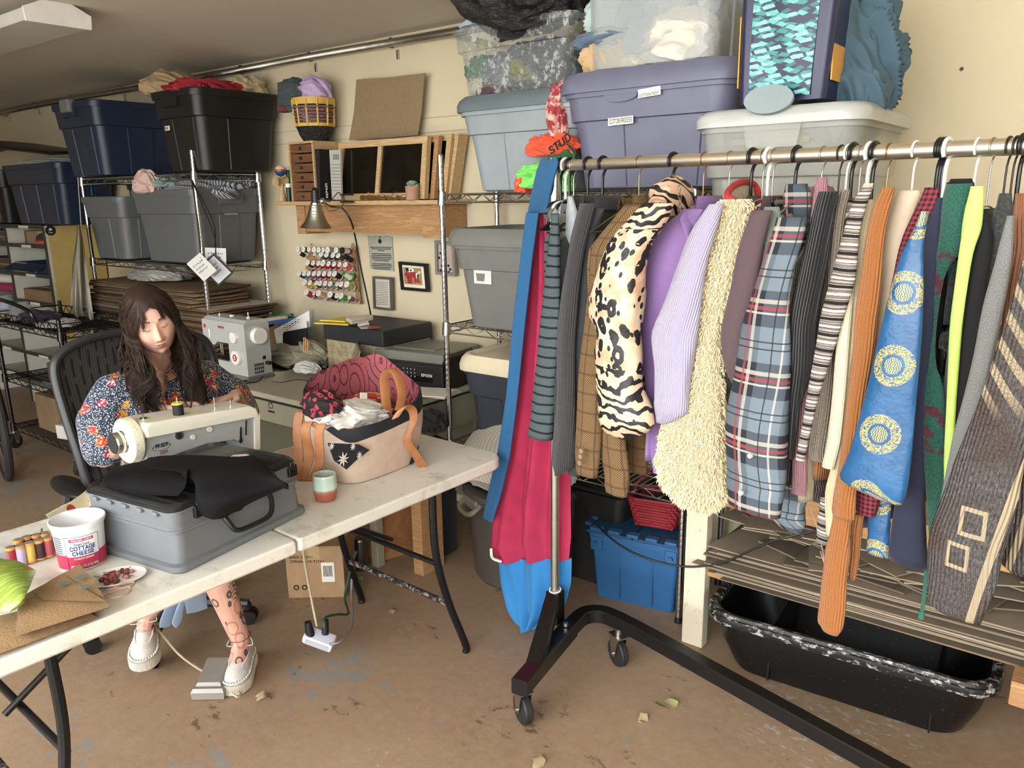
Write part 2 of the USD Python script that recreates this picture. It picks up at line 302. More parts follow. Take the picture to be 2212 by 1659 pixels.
# flexible metal conduit along the top of the wall
cp = [P(x, y, y=YB-.035) for x, y in ((-60, 257), (76, 228), (253, 197.5), (514, 152), (661, 124), (839, 93.7), (970, 71))]; cp[0][0] = -8.56; cp.append(cp[-1]+np.array([.5, 0, .0]))
cp = smoothpath(cp, 60); n_ = int(np.sum(np.linalg.norm(np.diff(cp, axis=0), axis=1))/.011); s_ = np.linspace(0, 1, n_*2); cc_ = np.stack([np.interp(s_, np.linspace(0, 1, len(cp)), cp[:, k]) for k in range(3)], 1)
cd = thing('conduit', 'ribbed metal conduit clipped along the top of the back wall', 'pipe')
part(cd, 'pipe', tube(cc_, np.where(np.arange(len(cc_)) % 2 == 0, .021, .0165), 10), STEEL)
for px, py in ((10, 245), (74, 228), (155, 214), (258, 194), (520, 151), (668, 123), (845, 93)):
    q = P(px, py, y=YB-.035); part(cd, 'clip', join(tf(tube([(0, .024*math.cos(t), .024*math.sin(t)) for t in np.linspace(-2, 2.2, 12)], .004, 6), TR(*q)), B(.018, .006, .045, (q[0]+.012, YB-.004, q[2]-.075), .002), cyl((q[0]+.012, YB-.01, q[2]-.058), (q[0]+.012, YB, q[2]-.058), .007)), STEEL)
solo('nail_hole', tf(lathe([(0, 0), (.004, .0005), (.006, .0018), (.0065, 0)], 12), TR(*P(2077, 149, y=YB)) @ RX(90)), MAT('dark_hole', '5a5244', .9), 'small dark nail hole alone on the bare cream wall', 'hole')
# ---------------------------------------------------------------- wire shelving
def zig(a, b, z0, z1, step=.055):
    a, b = np.array(a, float), np.array(b, float); n = max(2, int(np.linalg.norm(b-a)/step)); t = np.linspace(0, 1, n+1)
    p = a+(b-a)*t[:, None]; p = np.hstack([p, np.where(np.arange(n+1) % 2, z0, z1)[:, None]]); return tube(p, .0028, 4)
def wire_unit(name, label, x0, x1, y0, y1, top, levels, bottom=0., mat=None, cat='shelving', tall=None):
    mat = mat or CHROME; t = thing(name, label, cat, ((x0+x1)/2, (y0+y1)/2, bottom))
    for x in (x0, x1):
        for y in (y0, y1):
            z = np.linspace(bottom+.02, top, int((top-bottom)/.0254)+1); zz = np.repeat(z, 3)+np.tile([-.004, 0, .004], len(z)); r = np.tile([.0127, .0118, .0127], len(z))
            k = part(t, 'post', join(tube([(x, y, q) for q in zz], r, 10), cyl((x, y, top), (x, y, top+.006), .013, .009, 10)), mat, W=True)
            part(k, 'foot', join(cyl((x, y, bottom), (x, y, bottom+.025), .016, .013, 10)), BLACKP, W=True)
    for z in levels:
        o = []
        for a, b in (((x0, y0), (x1, y0)), ((x1, y0), (x1, y1)), ((x1, y1), (x0, y1)), ((x0, y1), (x0, y0))):
            o += [cyl((*a, z), (*b, z), .004, n=6), cyl((*a, z-.034), (*b, z-.034), .004, n=6), zig(a, b, z-.034, z)]
        o += [cyl((x, y, z-.045), (x, y, z+.012), .021, .0175, 12) for x in (x0, x1) for y in (y0, y1)]
        s = part(t, 'shelf', join(o), mat, W=True)
        n = int((x1-x0)/.026); d = [cyl((x, y0, z+.003), (x, y1, z+.003), .002, n=4) for x in np.linspace(x0, x1, n)[1:-1]]+[cyl((x0, y, z-.003), (x1, y, z-.003), .003, n=4) for y in np.linspace(y0, y1, 4)[1:-1]]
        part(s, 'deck_wire', join(d), mat, W=True, kind='stuff')
    return t
wire_unit('wire_shelving', 'chrome wire shelving unit behind the seated woman, loaded with totes and cardboard', -5.545, -4.195, 2.526, 2.944, 1.934, (1.812, 1.286, .416))
wire_unit('wire_shelving', 'chrome wire shelving unit beside the printer, half behind the clothes rail', -2.414, -1.215, 2.632, 3.022, 1.84, (1.676, 1.095, .535))
# ---------------------------------------------------------------- storage totes
def ringat(w, d, r, cx, cy, z): return np.hstack([rrect(w, d, r)+[cx, cy], np.full((28, 1), z)])
def tote(name, label, cx, cy, z, W, D, H, mat, taper=.86, step=.68, ribs=2, lid=None, lidlab=None, rim=.018, wall=.004, group=None, r=.06, liph=.035, rz=0, cat='storage tote', handles=True, lidh=.035):
    t = thing(name, label, cat, (cx, cy, z), rz, group); S = lambda q: taper+(1-taper)*q
    o = []
    for q, k in ((0, -.012), (.02, 0), (step-.01, 0), (step, .011), (1, .011)): o.append(ringat(W*S(q)+2*k-.022, D*S(q)+2*k-.022, r, 0, 0, H*q))
    i = [ringat(W*S(q)+2*k-.022-2*wall, D*S(q)+2*k-.022-2*wall, r, 0, 0, max(H*q, .006)) for q, k in ((1, .011), (step, .011), (step-.01, 0), (.02, 0))]
    part(t, 'body', loft(o+i), mat)
    rr = [ringat(W-.002+a, D-.002+a, r+.01, 0, 0, H+b) for a, b in ((0, -liph), (rim, -liph), (rim+.006, -.004), (rim, .004), (-.006, .004), (-.006, -.01))]
    part(t, 'rim', loft(rr, cap=False, wrap=True), mat)
    for s, n, L, ax in ((-1, ribs, W, 0), (1, max(1, ribs-1), D, 1), (1, ribs, W, 0), (-1, max(1, ribs-1), D, 1)):
        for k in range(n):
            f = (k+.5)/n-.5 if n > 1 else 0; rw = L*.5/n if n > 1 else L*.3
            pts = []
            for q in (.03, step-.02):
                c = f*L*S(q)*.94; h = ((D if ax == 0 else W)*S(q)-.022)/2
                for e, dd in ((0, -.002), (.004, .006)):
                    for u in (-1, 1):
                        a, b = c+u*(rw/2*S(q)-e), s*(h+dd); pts.append((a, b, H*q) if ax == 0 else (b, a, H*q))
            part(t, 'rib', hull(pts), mat)
    if handles:
        for s in (-1, 1):
            w = W*.36 if D > W else D*.36; d0 = (D if D > W else W)/2
            pr = [(-w/2, -.0), (w/2, -.0), (w/2*.85, -.075), (-w/2*.85, -.075)]
            h_ = ext(pr, .028, AX((0, s*(d0-.012), H-.01), (1, 0, 0), (0, 0, 1)) if D > W else AX((s*(d0-.012), 0, H-.01), (0, 1, 0), (0, 0, 1)))
            part(t, 'handle', h_, mat)
    if lid:
        L = [ringat(W+.03+a, D+.03+a, r+.015, 0, 0, H+b) for a, b in ((0, -.02), (.012, -.02), (.014, .004), (0, lidh*.6), (-.03, lidh), (-.06, lidh), (-.075, lidh*.72), (-.1, lidh*.72))]
        part(t, 'lid', loft(L), lid, lidlab)
    return t
def sticker(t, name, label, p, w, h, lines=(), bg=None, nrm=(0, -1, 0), ink=None, tilt=0., th=.0015, sq=.8):
    """a flat printed label on a face with normal nrm"""
    n = np.array(nrm, float); n /= np.linalg.norm(n); x = np.cross((0, 0, 1.), n); x /= np.linalg.norm(x); y = np.cross(n, x); T = AX(np.array(p)+n*.001, x, y) @ RZ(tilt)
    q = part(t, name, tf(B(w, h, th), T), bg or PAPER, label, W=True)
    k = len(lines)
    for i, s in enumerate(lines):
        if s: part(q, 'lettering', text(s, h/max(1, k)*.62, T @ TR(-w/2*sq, h/2-(i+.78)*h/max(1, k), th), .0006, w=w*sq*min(1., .45+len(s)*.06)), ink or INK, W=True)
    return q
TB = MAT('tote_blue', '1f2a40', .4, spec=.45); TK = MAT('tote_black', '1d1d1c', .4, spec=.4); TG = MAT('tote_gray', '585b5c', .38, spec=.45); TGB = MAT('tote_blue_gray', '868f93', .42); TP = MAT('tote_slate_purple', '63657c', .42); TN = MAT('tote_navy_gray', '383e48', .42)
TG2 = MAT('tote_warm_gray', '6c6c66', .42, spec=.4); SLATE = MAT('lid_slate', '58666a', .45)
t = tote('storage_tote', 'large dark blue tote on top of the left wire shelving', -5.38, 2.74, 1.822, .565, .60, .45, TB, ribs=2)
sticker(t, 'paper_label', 'small white paper label', P(165, 271, y=2.475), .056, .025, ('SAMPLES',)); sticker(t, 'product_label', 'printed grey label', P(318, 253, x=-5.11), .14, .055, ('TOTE', '18 GAL'), MAT('label_grey', '8d9095', .6), (1, 0, 0))
part(t, 'latch', B(.12, .05, .08, (0, -.315, .39), .01), MAT('latch_grey', '6f716f', .5), 'grey latch handle')
t = tote('storage_tote', 'black tote with burlap sacks on it, atop the left wire shelving', -4.294, 2.777, 1.822, .463, .56, .435, TK, ribs=2)
sticker(t, 'paper_label', 'small white paper label', P(362, 277, y=2.515), .05, .025, ('BURLAP',))
t = tote('storage_tote', 'narrow grey tote, left of the two on the middle shelf behind the woman', -5.271, 2.656, 1.297, .52, .34, .395, TG, ribs=1, taper=.84)
sticker(t, 'paper_label', 'small handwritten label', P(217, 480, y=2.53), .05, .025, ('SWATCH',))
t = tote('storage_tote', 'wide dark grey tote overflowing with clothes on the middle shelf behind the woman', -4.576, 2.757, 1.297, .71, .475, .43, TG, ribs=0, taper=.88)
sticker(t, 'paper_label', 'white handwritten label', P(499, 466, x=-4.245), .085, .025, ('PRE-WASHED', 'SMALL'), nrm=(1, 0, 0))
t = tote('storage_tote', 'navy tote behind the shelving post, low part hidden by grey totes, blue tag on it', -5.33, 2.955, 1.297, .60, .2, .48, TB, ribs=2)
sticker(t, 'product_label', 'bright blue label with a red badge', P(193, 408, y=2.845), .08, .095, ('', '', 'Clear Tote', '18 GAL'), MAT('label_teal', '1b7f9b', .5), ink=PAPER)
# second unit
t = tote('storage_tote', 'grey tote with a matching lid behind the clothes rail, printed sticker on it', -2.03, 2.80, 1.105, .56, .5, .38, TG2, lid=TG2, ribs=0, taper=.84, lidh=.05)
q = sticker(t, 'product_label', 'white product sticker with a drawing of a tote', P(1043, 594, y=2.575), .095, .075, ('',), MAT('label_white', 'c9c8c2', .5))
part(q, 'drawing', ext([(-.022, -.02), (.015, -.02), (.02, .012), (-.027, .012)], .0012, AX(P(1039, 597, y=2.57), (1, 0, 0), (0, 0, 1))), TG2, W=True); part(q, 'badge', B(.03, .0015, .01, P(1030, 583, y=2.57)), MAT('label_red', 'b5373c', .5), W=True)
t = tote('storage_tote', 'navy grey tote with a cream lid on the lower wire shelf beside the printer', -1.98, 2.79, .545, .56, .5, .40, TN, lid=MAT('lid_cream', 'd9cba8', .5), lidlab='cream lid', ribs=2, taper=.86, lidh=.05)
t = tote('storage_tote', 'pale blue grey tote with a slate lid on the wire shelf above the printer', -1.95, 2.80, 1.684, .58, .5, .335, TGB, lid=SLATE, lidlab='slate green lid', ribs=2, taper=.84, lidh=.04)
t = tote('storage_tote', 'slate purple tote with two handwritten labels, behind the clothes rail', -1.375, 2.74, 1.684, .66, .46, .355, TP, lid=TP, ribs=2, taper=.86, lidh=.05, r=.075)
part(t, 'emblem', ext(Point(0, 0).buffer(.03), .0015, AX(P(1340, 205, y=2.505), (1, 0, 0), (0, 0, 1)) @ np.diag([2.2, .75, 1, 1])), TP, W=True)
sticker(t, 'paper_label', 'handwritten cotton process label', P(1341, 261, y=2.515), .10, .026, ('COTTON PROCESS',), tilt=2, sq=.9); sticker(t, 'paper_label', 'handwritten cotton label', P(1403, 199, y=2.503), .085, .028, ('', 'COTTON TEXT.'), tilt=4, sq=.9)
CLR = PANE('clear_tote_plastic', 'c3c8c8', .30); CLR2 = PANE('milky_tote_plastic', 'd9d8cc', .27); CLRL = PANE('milky_lid_plastic', 'd0d3cd', .7); 
DUST = PANE('scuffed_tote_plastic', 'b9bdbb', .3, haze=lambda g: g.addf(.1, g.mul(g.step(g.noise(g.scale(g.obj(), (1.4, 1.4, 1)), 30., 6, .75), .54, .62), .6)))
t = tote('clear_tote', 'scuffed clear tote packed with dark fabric scraps, under a black bin bag', -2.0, 2.81, 2.064, .60, .46, .255, DUST, ribs=0, taper=.9, liph=.02, handles=False)
t = tote('clear_tote', 'tall clear tote of denim scraps standing on the purple tote', -1.37, 2.73, 2.09, .53, .42, .40, CLR, ribs=0, taper=.95, handles=False)
t = tote('clear_tote', 'milky clear tote with a ribbed lid, right of the purple tote', -.86, 2.66, 1.36, .48, .56, .52, CLR2, ribs=2, taper=.86, lid=CLRL, lidlab='milky ribbed lid with an oval handle', lidh=.03)
part(t, 'latch', ext(Point(0, 0).buffer(.06), .012, TR(*P(1662, 217, y=2.36)) @ RX(75) @ np.diag([1.2, .7, 1, 1])), MAT('latch_teal_gray', '8a999c', .5), 'grey oval latch', W=True)
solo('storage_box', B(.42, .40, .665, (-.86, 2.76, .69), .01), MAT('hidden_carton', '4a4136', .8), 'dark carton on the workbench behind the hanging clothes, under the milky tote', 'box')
tk = MAT('wood_offcut', 'c8a45c', .6, var=.15)
for i, (x, y, w) in enumerate(((1655, 312, .28), (1700, 300, .22), (1600, 318, .2))):
    p = P(x, y, y=2.62+.06*i); solo('wood_strip', tf(B(w, .02, .02, r=.002), TR(*p) @ RZ(4*i)), tk, ('wooden strip with drilled holes inside the milky clear tote', 'upper wooden strip inside the milky clear tote', 'shortest wooden strip at the left inside the milky clear tote')[i], 'wood strip')
for i in range(3): solo('cardboard_piece', tf(B(.34, .3, .05, r=.004), TR(-.86+.01*i, 2.67, 1.39+.062*i) @ RZ(3*i)), MAT('pale_card', 'cbb98c', .8), ('lowest', 'middle', 'topmost')[i]+' pale flat box in the pile inside the milky clear tote', 'box')
# ---------------------------------------------------------------- cloth stuffed in and on the totes
def fab(name, a, b=None, kind='plain', rough=.85, **k):
    """cloth looks: plain, rib, stripe, heather, print"""
    b = b or a
    if kind == 'plain': return MAT(name, a, rough, var=.08, vs=14., bump=.25, bs=700., sheen=.08, bd=.002, **k)
    if kind == 'heather': return MAT(name, a, rough, pat=lambda g: g.mix(g.step(g.noise(g.uv(), 420., 3, .8), .38, .62), a, b), bump=.3, bs=600., bd=.003, sheen=.1, **k)
    if kind == 'blotch': return MAT(name, a, rough, pat=lambda g: g.mix(g.step(g.noise(g.obj(), 26., 4, .65), .47, .53), a, b), bump=.25, bs=600., bd=.002, **k)
def bundle(name, label, cat, c, r, m, seed, amp=.3, freq=2.2, flat=.4, n=5, rz=0, group=None, T=None):
    T = RZ(rz) if T is None else T; return solo(name, heap(c, r, seed, amp, freq, flat, n, T), m, label, cat, group)
BUR = fab('burlap', 'b59a70', 'a88c62', 'heather'); DEN = fab('denim', '5b6f86', '7a8ca0', 'heather'); DEN2 = fab('pale_denim', '93a5b5', 'a9b8c4', 'heather'); BLU = fab('dusty_pink_cloth', 'c8a79c'); SAGE = fab('sage_cloth', '7d9490')
bundle('sack', 'rolled burlap sack with green print at the left on the black tote', 'sack', P(372, 187, y=2.73)+[0, 0, -.01], (.16, .16, .095), BUR, 3)
bundle('sack', 'red and cream burlap sack in the middle on the black tote', 'sack', P(455, 196, x=-4.25), (.15, .24, .056), MAT('red_sack', 'a3202b', .85, var=.2, bump=.3, bs=500.), 5)
bundle('sack', 'cream burlap sack at the right on the black tote', 'sack', P(533, 199, x=-4.2), (.1, .14, .08), fab('cream_burlap', 'cbb98e', 'b9a57b', 'heather'), 8)
part('/World/sack_001', 'lettering', text('ON THE', .035, AX(P(433, 193, x=-4.1), (0, 1, 0), (0, .1, 1)), .001), INK, W=True)
bundle('fabric', 'crumpled pink cloth hanging over the rim of the wide grey tote', 'cloth', P(322, 402, y=2.53), (.096, .07, .085), BLU, 11, .4); bundle('fabric', 'sage green cloth next to the pink cloth in the wide grey tote', 'cloth', P(362, 397, y=2.6), (.09, .09, .045), SAGE, 12, .4)
STRP = MAT('ticking_stripe', '8b919c', .85, pat=lambda g: g.mix(g.gt(g.frac(g.mul(g.xyz(g.uv())[0], 60.)), .5), '474e5c', 'b4b6b6'), bump=.2)
bundle('fabric', 'blue and white striped cloth heaped in the wide grey tote', 'cloth', (-4.486, 2.757, 1.705), (.29, .2, .085), STRP, 14, .3, 1.8); bundle('fabric', 'striped shirt at the back corner of the wide grey tote', 'cloth', P(520, 402, x=-4.32), (.07, .11, .055), STRP, 15, .35)
# under the middle shelf, behind the cardboard
bundle('plastic_bag', 'crumpled translucent plastic bag below the middle shelf behind the woman', 'plastic bag', (-5.085, 2.76, 1.195), (.27, .18, .085), MAT('milky_film', '8f8d85', .25, spec=.5, var=.2), 17, .2, 3.)
# clear tote of scraps (dark) and denim
fills = [('55585d', (.23, .17, .1), (-2.0, 2.8, 2.16), 21, 'mound of grey scraps filling the scuffed clear tote'), ('3f6a4c', (.075, .05, .05), tuple(P(1042, 150, y=2.68)), 22, 'green scrap at the left in the scuffed clear tote'), ('6d7075', (.09, .05, .06), tuple(P(1085, 160, y=2.66)), 23, 'mid grey scrap in the middle of the scuffed clear tote'), ('77764a', (.07, .05, .05), tuple(P(1135, 150, y=2.66)), 24, 'olive printed scrap in the scuffed clear tote'), ('cbbf9c', (.045, .05, .04), tuple(P(1040, 190, y=2.68)), 25, 'cream scrap low in the corner of the scuffed clear tote'), ('3c3d48', (.1, .06, .06), tuple(P(1185, 120, y=2.68)), 26, 'dark navy scrap at the right in the scuffed clear tote'), ('5a3c42', (.08, .05, .03), tuple(P(1070, 198, y=2.66)), 27, 'wine red scrap at the bottom of the scuffed clear tote')]
for c, r, p, s, lab in fills: bundle('fabric_scrap', lab, 'fabric scrap', p, r, fab('scrap_'+c, c), s, .35, 2.6, .9, n=4)
yj = 2.575
fills = [('a5b7c4', (.14, .12, .13), (1440, 40), 31, 'pale blue denim scraps at the top of the tall clear tote', 2.70), ('5d7186', (.13, .06, .035), (1318, 85), 32, 'faded jeans waistband low in the tall clear tote', 2.60), ('c19f72', (.10, .05, .07), (1312, 125), 33, 'tan embroidered cloth in the corner of the tall clear tote', 2.60), ('d8cdbd', (.12, .06, .09), (1468, 85), 34, 'white canvas scrap at the right in the tall clear tote', 2.59), ('8ea0ad', (.09, .05, .10), (1388, 55), 35, 'grey blue denim panel in the middle of the tall clear tote', 2.60), ('a9bcb8', (.10, .03, .09), (1322, 35), 36, 'pale green denim panel at the left in the tall clear tote', 2.63), ('d6caa9', (.06, .05, .035), (1375, 142), 37, 'cream scrap at the bottom of the tall clear tote', 2.60), ('bdc8cc', (.18, .1, .12), (1480, 10), 39, 'light denim heap at the top right of the tall clear tote', 2.74)]
for c, r, p, s, lab, y in fills: bundle('denim_scrap', lab, 'fabric scrap', P(*p, y=y), r, fab('denim_'+c, c, None), s, .4, 2.4, .9, n=4)
# bin bag, hanging scraps, patterned bag, blue cloth
BAG = MAT('black_bin_bag', '1b1a1a', .28, spec=.6, var=.1, bfn=lambda g: g.noise(g.scale(g.obj(), (1, 1, 2.2)), 26., 5, .65, 1.), bump=.9, bd=.02)
v, f, uv = heap(P(1130, -25, y=2.66), (.31, .22, .17), 41, .22, 2.4, 0, 5); tip = P(1062, 90, y=2.5); w = np.clip((P(1100, -10, y=2.6)[2]-v[:, 2])/.16, 0, 1)**1.5; w = w*np.exp(-((v[:, 0]-(tip[0]+.05))/.13)**2); v = v+(tip-v)*(w*.75)[:, None]
solo('bin_bag', (v, f, uv), BAG, 'shiny black bin bag sagging over the rim of the scuffed clear tote', 'bin bag')
bundle('fabric_scrap', 'small light blue scrap under the black bin bag', 'fabric scrap', P(1022, 55, y=2.66), (.05, .05, .02), DEN2, 43, .4, n=4)
bundle('fabric', 'pink cloth with red flowers hanging between two totes', 'cloth', P(1207, 243, y=2.56), (.035, .05, .105), fab('pink_floral', 'd9a696', '9c2f38', 'blotch'), 44, .3, 2., 0)
OR = fab('orange_cloth', 'd9481c'); GR = fab('lime_green_cloth', '6bd14e')
bundle('fabric', 'orange bandana with black lettering behind the end of the rail', 'cloth', P(1195, 322, y=2.56), (.10, .06, .055), OR, 45, .4, 2.3); part('/World/fabric_005', 'lettering', text('STUD', .028, AX(P(1190, 335, y=2.478), (1, 0, .55), (-.5, 0, 1)), .003, True), INK, W=True)
bundle('fabric', 'lime green cloth bunched up behind the blue apron strap', 'cloth', P(1165, 390, y=2.52), (.085, .06, .06), GR, 46, .4); bundle('fabric', 'small orange cloth at the left below the lime green cloth', 'cloth', P(1137, 404, y=2.52), (.035, .05, .045), OR, 47, .4, n=4); bundle('fabric', 'dark green cloth behind the end of the rail', 'cloth', P(1218, 350, y=2.55), (.05, .05, .07), fab('forest_cloth', '1f5a3a'), 48, .35)
bundle('fabric', 'lime green cloth right of the rack post', 'cloth', P(1212, 400, y=2.54), (.045, .05, .055), GR, 49, .4, n=4)
# patterned shopping bag
def dashes(g):
    u = g.uv(); c = '232647'
    for i, (sc, ro, col) in enumerate((((17, 40), 40, '1f6f73'), ((15, 38), -30, '2c8a86'), ((14, 36), 15, '7fc9c9'), ((16, 42), -45, '5fb3b5'))):
        v = g.scale(u, (sc[0]*1.6, sc[1]*1.5, 1), rot=(0, 0, ro), loc=(i*3.3, i*1.7, 0)); x, y, z = g.xyz(v)
        cell = g.add('white_noise_texture', 'value', vector=g.vec(g.m('floor', x), g.m('floor', y), float(i)))
        d = g.mul(g.mul(g.lt(g.m('absolute', g.m('subtract', g.frac(x), .5)), .40), g.lt(g.m('absolute', g.m('subtract', g.frac(y), .5)), .28)), g.gt(cell, .45)); c = g.mix(d, c, col)
    return c
NAVY = MAT('navy_bag_plastic', '23264a', .35, spec=.5)
b0, b1, b2, b3 = P(1597, 217, y=2.40), P(1772, 212, y=2.40), P(1815, -60, y=2.40), P(1612, -60, y=2.40); zb = 1.925; cx = (b0[0]+b1[0])/2
sb = thing('shopping_bag', 'navy shopping bag printed with teal dashes standing on the milky clear tote', 'bag', (cx, 2.52, zb))
R = [np.hstack([rrect(w, d, .02)+[cx+k, 2.53], np.full((28, 1), z)]) for w, d, z, k in ((.255, .24, zb, 0), (.262, .26, zb+.1, .005), (.275, .27, zb+.28, .01), (.28, .27, zb+.42, .015))]
part(sb, 'body', loft(R), NAVY, W=True)
gp = np.array([[(cx+k-w/2*.72+w*.70*s, 2.53-d/2-.004+.003*math.sin(7*s+9*z), z) for s in np.linspace(0, 1, 14)] for w, d, z, k in [(np.interp(z, [zb, zb+.42], [.255, .28]), np.interp(z, [zb, zb+.1, zb+.28, zb+.42], [.24, .26, .27, .27]), z, np.interp(z, [zb, zb+.42], [0, .015])) for z in np.linspace(zb+.012, zb+.41, 16)]])
part(sb, 'printed_panel', sheet(gp[::-1], .003), MAT('teal_dash_print', '2c8a86', .35, pat=dashes), 'teal dash print', W=True)
for s in (-1, 1): part(sb, 'side_trim', B(.004, .15, .20, (cx+s*.137, 2.50, zb+.05)), MAT('bag_yellow', 'd79a2b', .5), 'yellow edge', W=True)
BC = fab('slate_blue_cloth', '44606f'); bundle('fabric', 'slate blue cloth bundle squeezed behind the patterned bag', 'cloth', P(1836, 145, y=2.66), (.13, .13, .21), BC, 52, .45, 3.2, 0)
bundle('fabric', 'corner of slate blue cloth hanging over the milky tote lid', 'cloth', P(1868, 215, y=2.60), (.06, .07, .085), BC, 55, .5, 1.8, 0, n=4)
# ---------------------------------------------------------------- far left: pigeonhole shelf, cart, wheel
YC = 2.65; cz = [P(60, q, y=YC)[2] for q in (487, 529, 591, 650, 705)]; cz = [1.49]+cz[1:]+[cz[4]-.22, cz[4]-.44]
CREAM = MAT('cubby_cream', 'c3bfae', .7); DK = MAT('cubby_dark_edge', '3a3835', .6)
cu = thing('cubby_shelf', 'cream pigeonhole shelf with dark edges at the far left wall', 'shelf', (-7.3, YC+.2, 0))
for x in (-8.0, -7.27, -6.55): part(cu, 'upright', B(.02, .42, 1.49, (x, YC+.21, 0)), CREAM, W=True); part(cu, 'edge_strip', B(.03, .006, 1.49, (x, YC-.003, 0)), DK, W=True)
for z in cz:
    if z > .05:
        for a, b in ((-8.0, -7.27), (-7.27, -6.55)): k = part(cu, 'shelf_board', B(b-a-.02, .40, .016, ((a+b)/2, YC+.21, z-.016)), CREAM, W=True); part(k, 'edge_strip', B(b-a-.03, .006, .03, ((a+b)/2, YC-.003, z-.022)), DK, W=True); part(k, 'label_holder', B(.17, .004, .02, ((a+b)/2+.02, YC-.009, z-.02)), PAPER, W=True)
part(cu, 'back_panel', B(1.45, .01, 1.47, (-7.275, YC+.415, .01)), CREAM, W=True)
yb = thing('foam_board', 'tall mustard yellow board with a round black sticker beside the pigeonhole shelf', 'board', (-6.5, YC+.2, 0))
part(yb, 'board', tf(B(.02, .40, 1.49, (0, 0, 0), .003), TR(-6.515, YC+.215, 0)), MAT('mustard_board', 'b59a4e', .7), W=True)
q = P(109, 498, x=-6.504); k = part(yb, 'sticker', cyl(q, q+[.002, 0, 0], .038, n=24), INK, W=True, label='round black sticker'); part(k, 'print', join(tf(heap((0, 0, 0), (.012, .002, .008), 3, .3, n=2)[:2], TR(*q+[.003, 0, .008]) @ RZ(90)), text('Flux', .012, AX(q+[.002, -.018, -.02], (0, 1, 0), (0, 0, 1)))), PAPER, W=True)
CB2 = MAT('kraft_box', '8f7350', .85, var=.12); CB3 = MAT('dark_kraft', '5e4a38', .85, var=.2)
def carton(name, label, p, w, d, h, m=CB2, rz=0, cat='box', tape=True, flaps=False, group=None):
    t = thing(name, label, cat, p, rz, group)
    if flaps:
        part(t, 'body', join(*[B(a, b, h, (x, y, 0)) for a, b, x, y in ((w, .004, 0, -d/2), (w, .004, 0, d/2), (.004, d, -w/2, 0), (.004, d, w/2, 0))], B(w, d, .004)), m)
        for s in (-1, 1): part(t, 'flap', tf(B(w, d*.45, .004, (0, 0, 0)), TR(0, s*(d/2+d*.2), h-.03) @ RX(-s*25)), m)
    else:
        part(t, 'body', B(w, d, h, r=.003), m); part(t, 'flap', join(B(w-.004, d/2-.003, .003, (0, d/4, h)), B(w-.004, d/2-.003, .003, (0, -d/4, h))), m)
        if tape: part(t, 'tape', join(B(w+.002, .045, .0012, (0, 0, h+.003)), B(.0012, .045, h*.3, (w/2+.0006, 0, h*.7))), MAT('brown_tape', 'b09468', .3))
    return t
zs = [z for z in cz]
carton('carton', 'small kraft carton tilted in the top right pigeonhole', (-7.03, YC+.16, zs[1]), .17, .2, .10, CB2, -15)
bundle('cloth', 'dark brown folded cloth in the top right pigeonhole', 'cloth', (-6.74, YC+.16, zs[1]+.045), (.12, .12, .055), MAT('brown_rag', '4b382c', .9, var=.3), 61, .35); bundle('cloth', 'orange strip of cloth at the edge of the top right pigeonhole', 'cloth', (-6.72, YC+.05, zs[1]+.015), (.12, .03, .02), OR, 62, .4, n=3)
t = carton('mailing_box', 'open navy and cream mailing box with big white letters in the second right pigeonhole', (-6.91, YC+.13, zs[2]), .60, .24, .085, MAT('mailer_navy', '1d2c4c', .6), flaps=True)
part(t, 'side_panel', B(.23, .004, .083, (-.185, -.124, .001)), MAT('mailer_cream', 'c9b78e', .7), 'cream end with a tape band'); part(t, 'lettering', text('Jet', .06, AX((-.02, -.1225, .014), (1, 0, 0), (0, 0, 1)), .002, True), PAPER)
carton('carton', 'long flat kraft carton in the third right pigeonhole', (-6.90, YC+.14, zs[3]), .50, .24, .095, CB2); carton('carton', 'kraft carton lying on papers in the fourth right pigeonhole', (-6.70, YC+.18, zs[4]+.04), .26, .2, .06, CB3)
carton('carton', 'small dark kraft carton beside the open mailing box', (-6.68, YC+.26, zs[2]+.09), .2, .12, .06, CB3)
for i in range(5): solo('paper_ream', tf(B(.36 if i else .2, .26, .018, r=.002), TR(-7.02+.03*i*(i > 2), YC+.16, zs[4]+.02*i-.0) @ RZ(i*3-5)), MAT('ream_paper', 'b9b5a8', .8), ['bottom', 'second', 'third', 'fourth', 'top'][i]+' bundle of white paper in the fourth right pigeonhole', 'paper', group='paper bundles in the pigeonhole')
for i in range(2): solo('fabric_roll', cyl((-7.62, YC-.02, zs[3]+.16-.075*i), (-7.30+.0*i, YC+.05, zs[3]+.16-.075*i), .036, n=14), (PAPER, MAT('magenta_roll', '9c2f58', .7))[i], ('white roll in the left pigeonhole column', 'magenta roll under the white roll in the left pigeonhole column')[i], 'roll')
for i, z in enumerate((zs[1], zs[2])):
    for k in range(5): solo('folder_stack', tf(B(.5, .34, .02, r=.002), TR(-7.63+.01*k, YC+.19, z+.021*k) @ RZ(k*2-4)), (CB3, MAT('grey_folder', '5e5a52', .8), CB2)[k % 3], f'{ordinal(k)} flat folder from the bottom in the {("top", "second")[i]} left pigeonhole', 'folder', 'folders in the left pigeonholes')
carton('carton', 'tall kraft carton with white scrawl in the fourth left pigeonhole', (-7.48, YC+.14, zs[4]), .30, .24, .2, CB2)
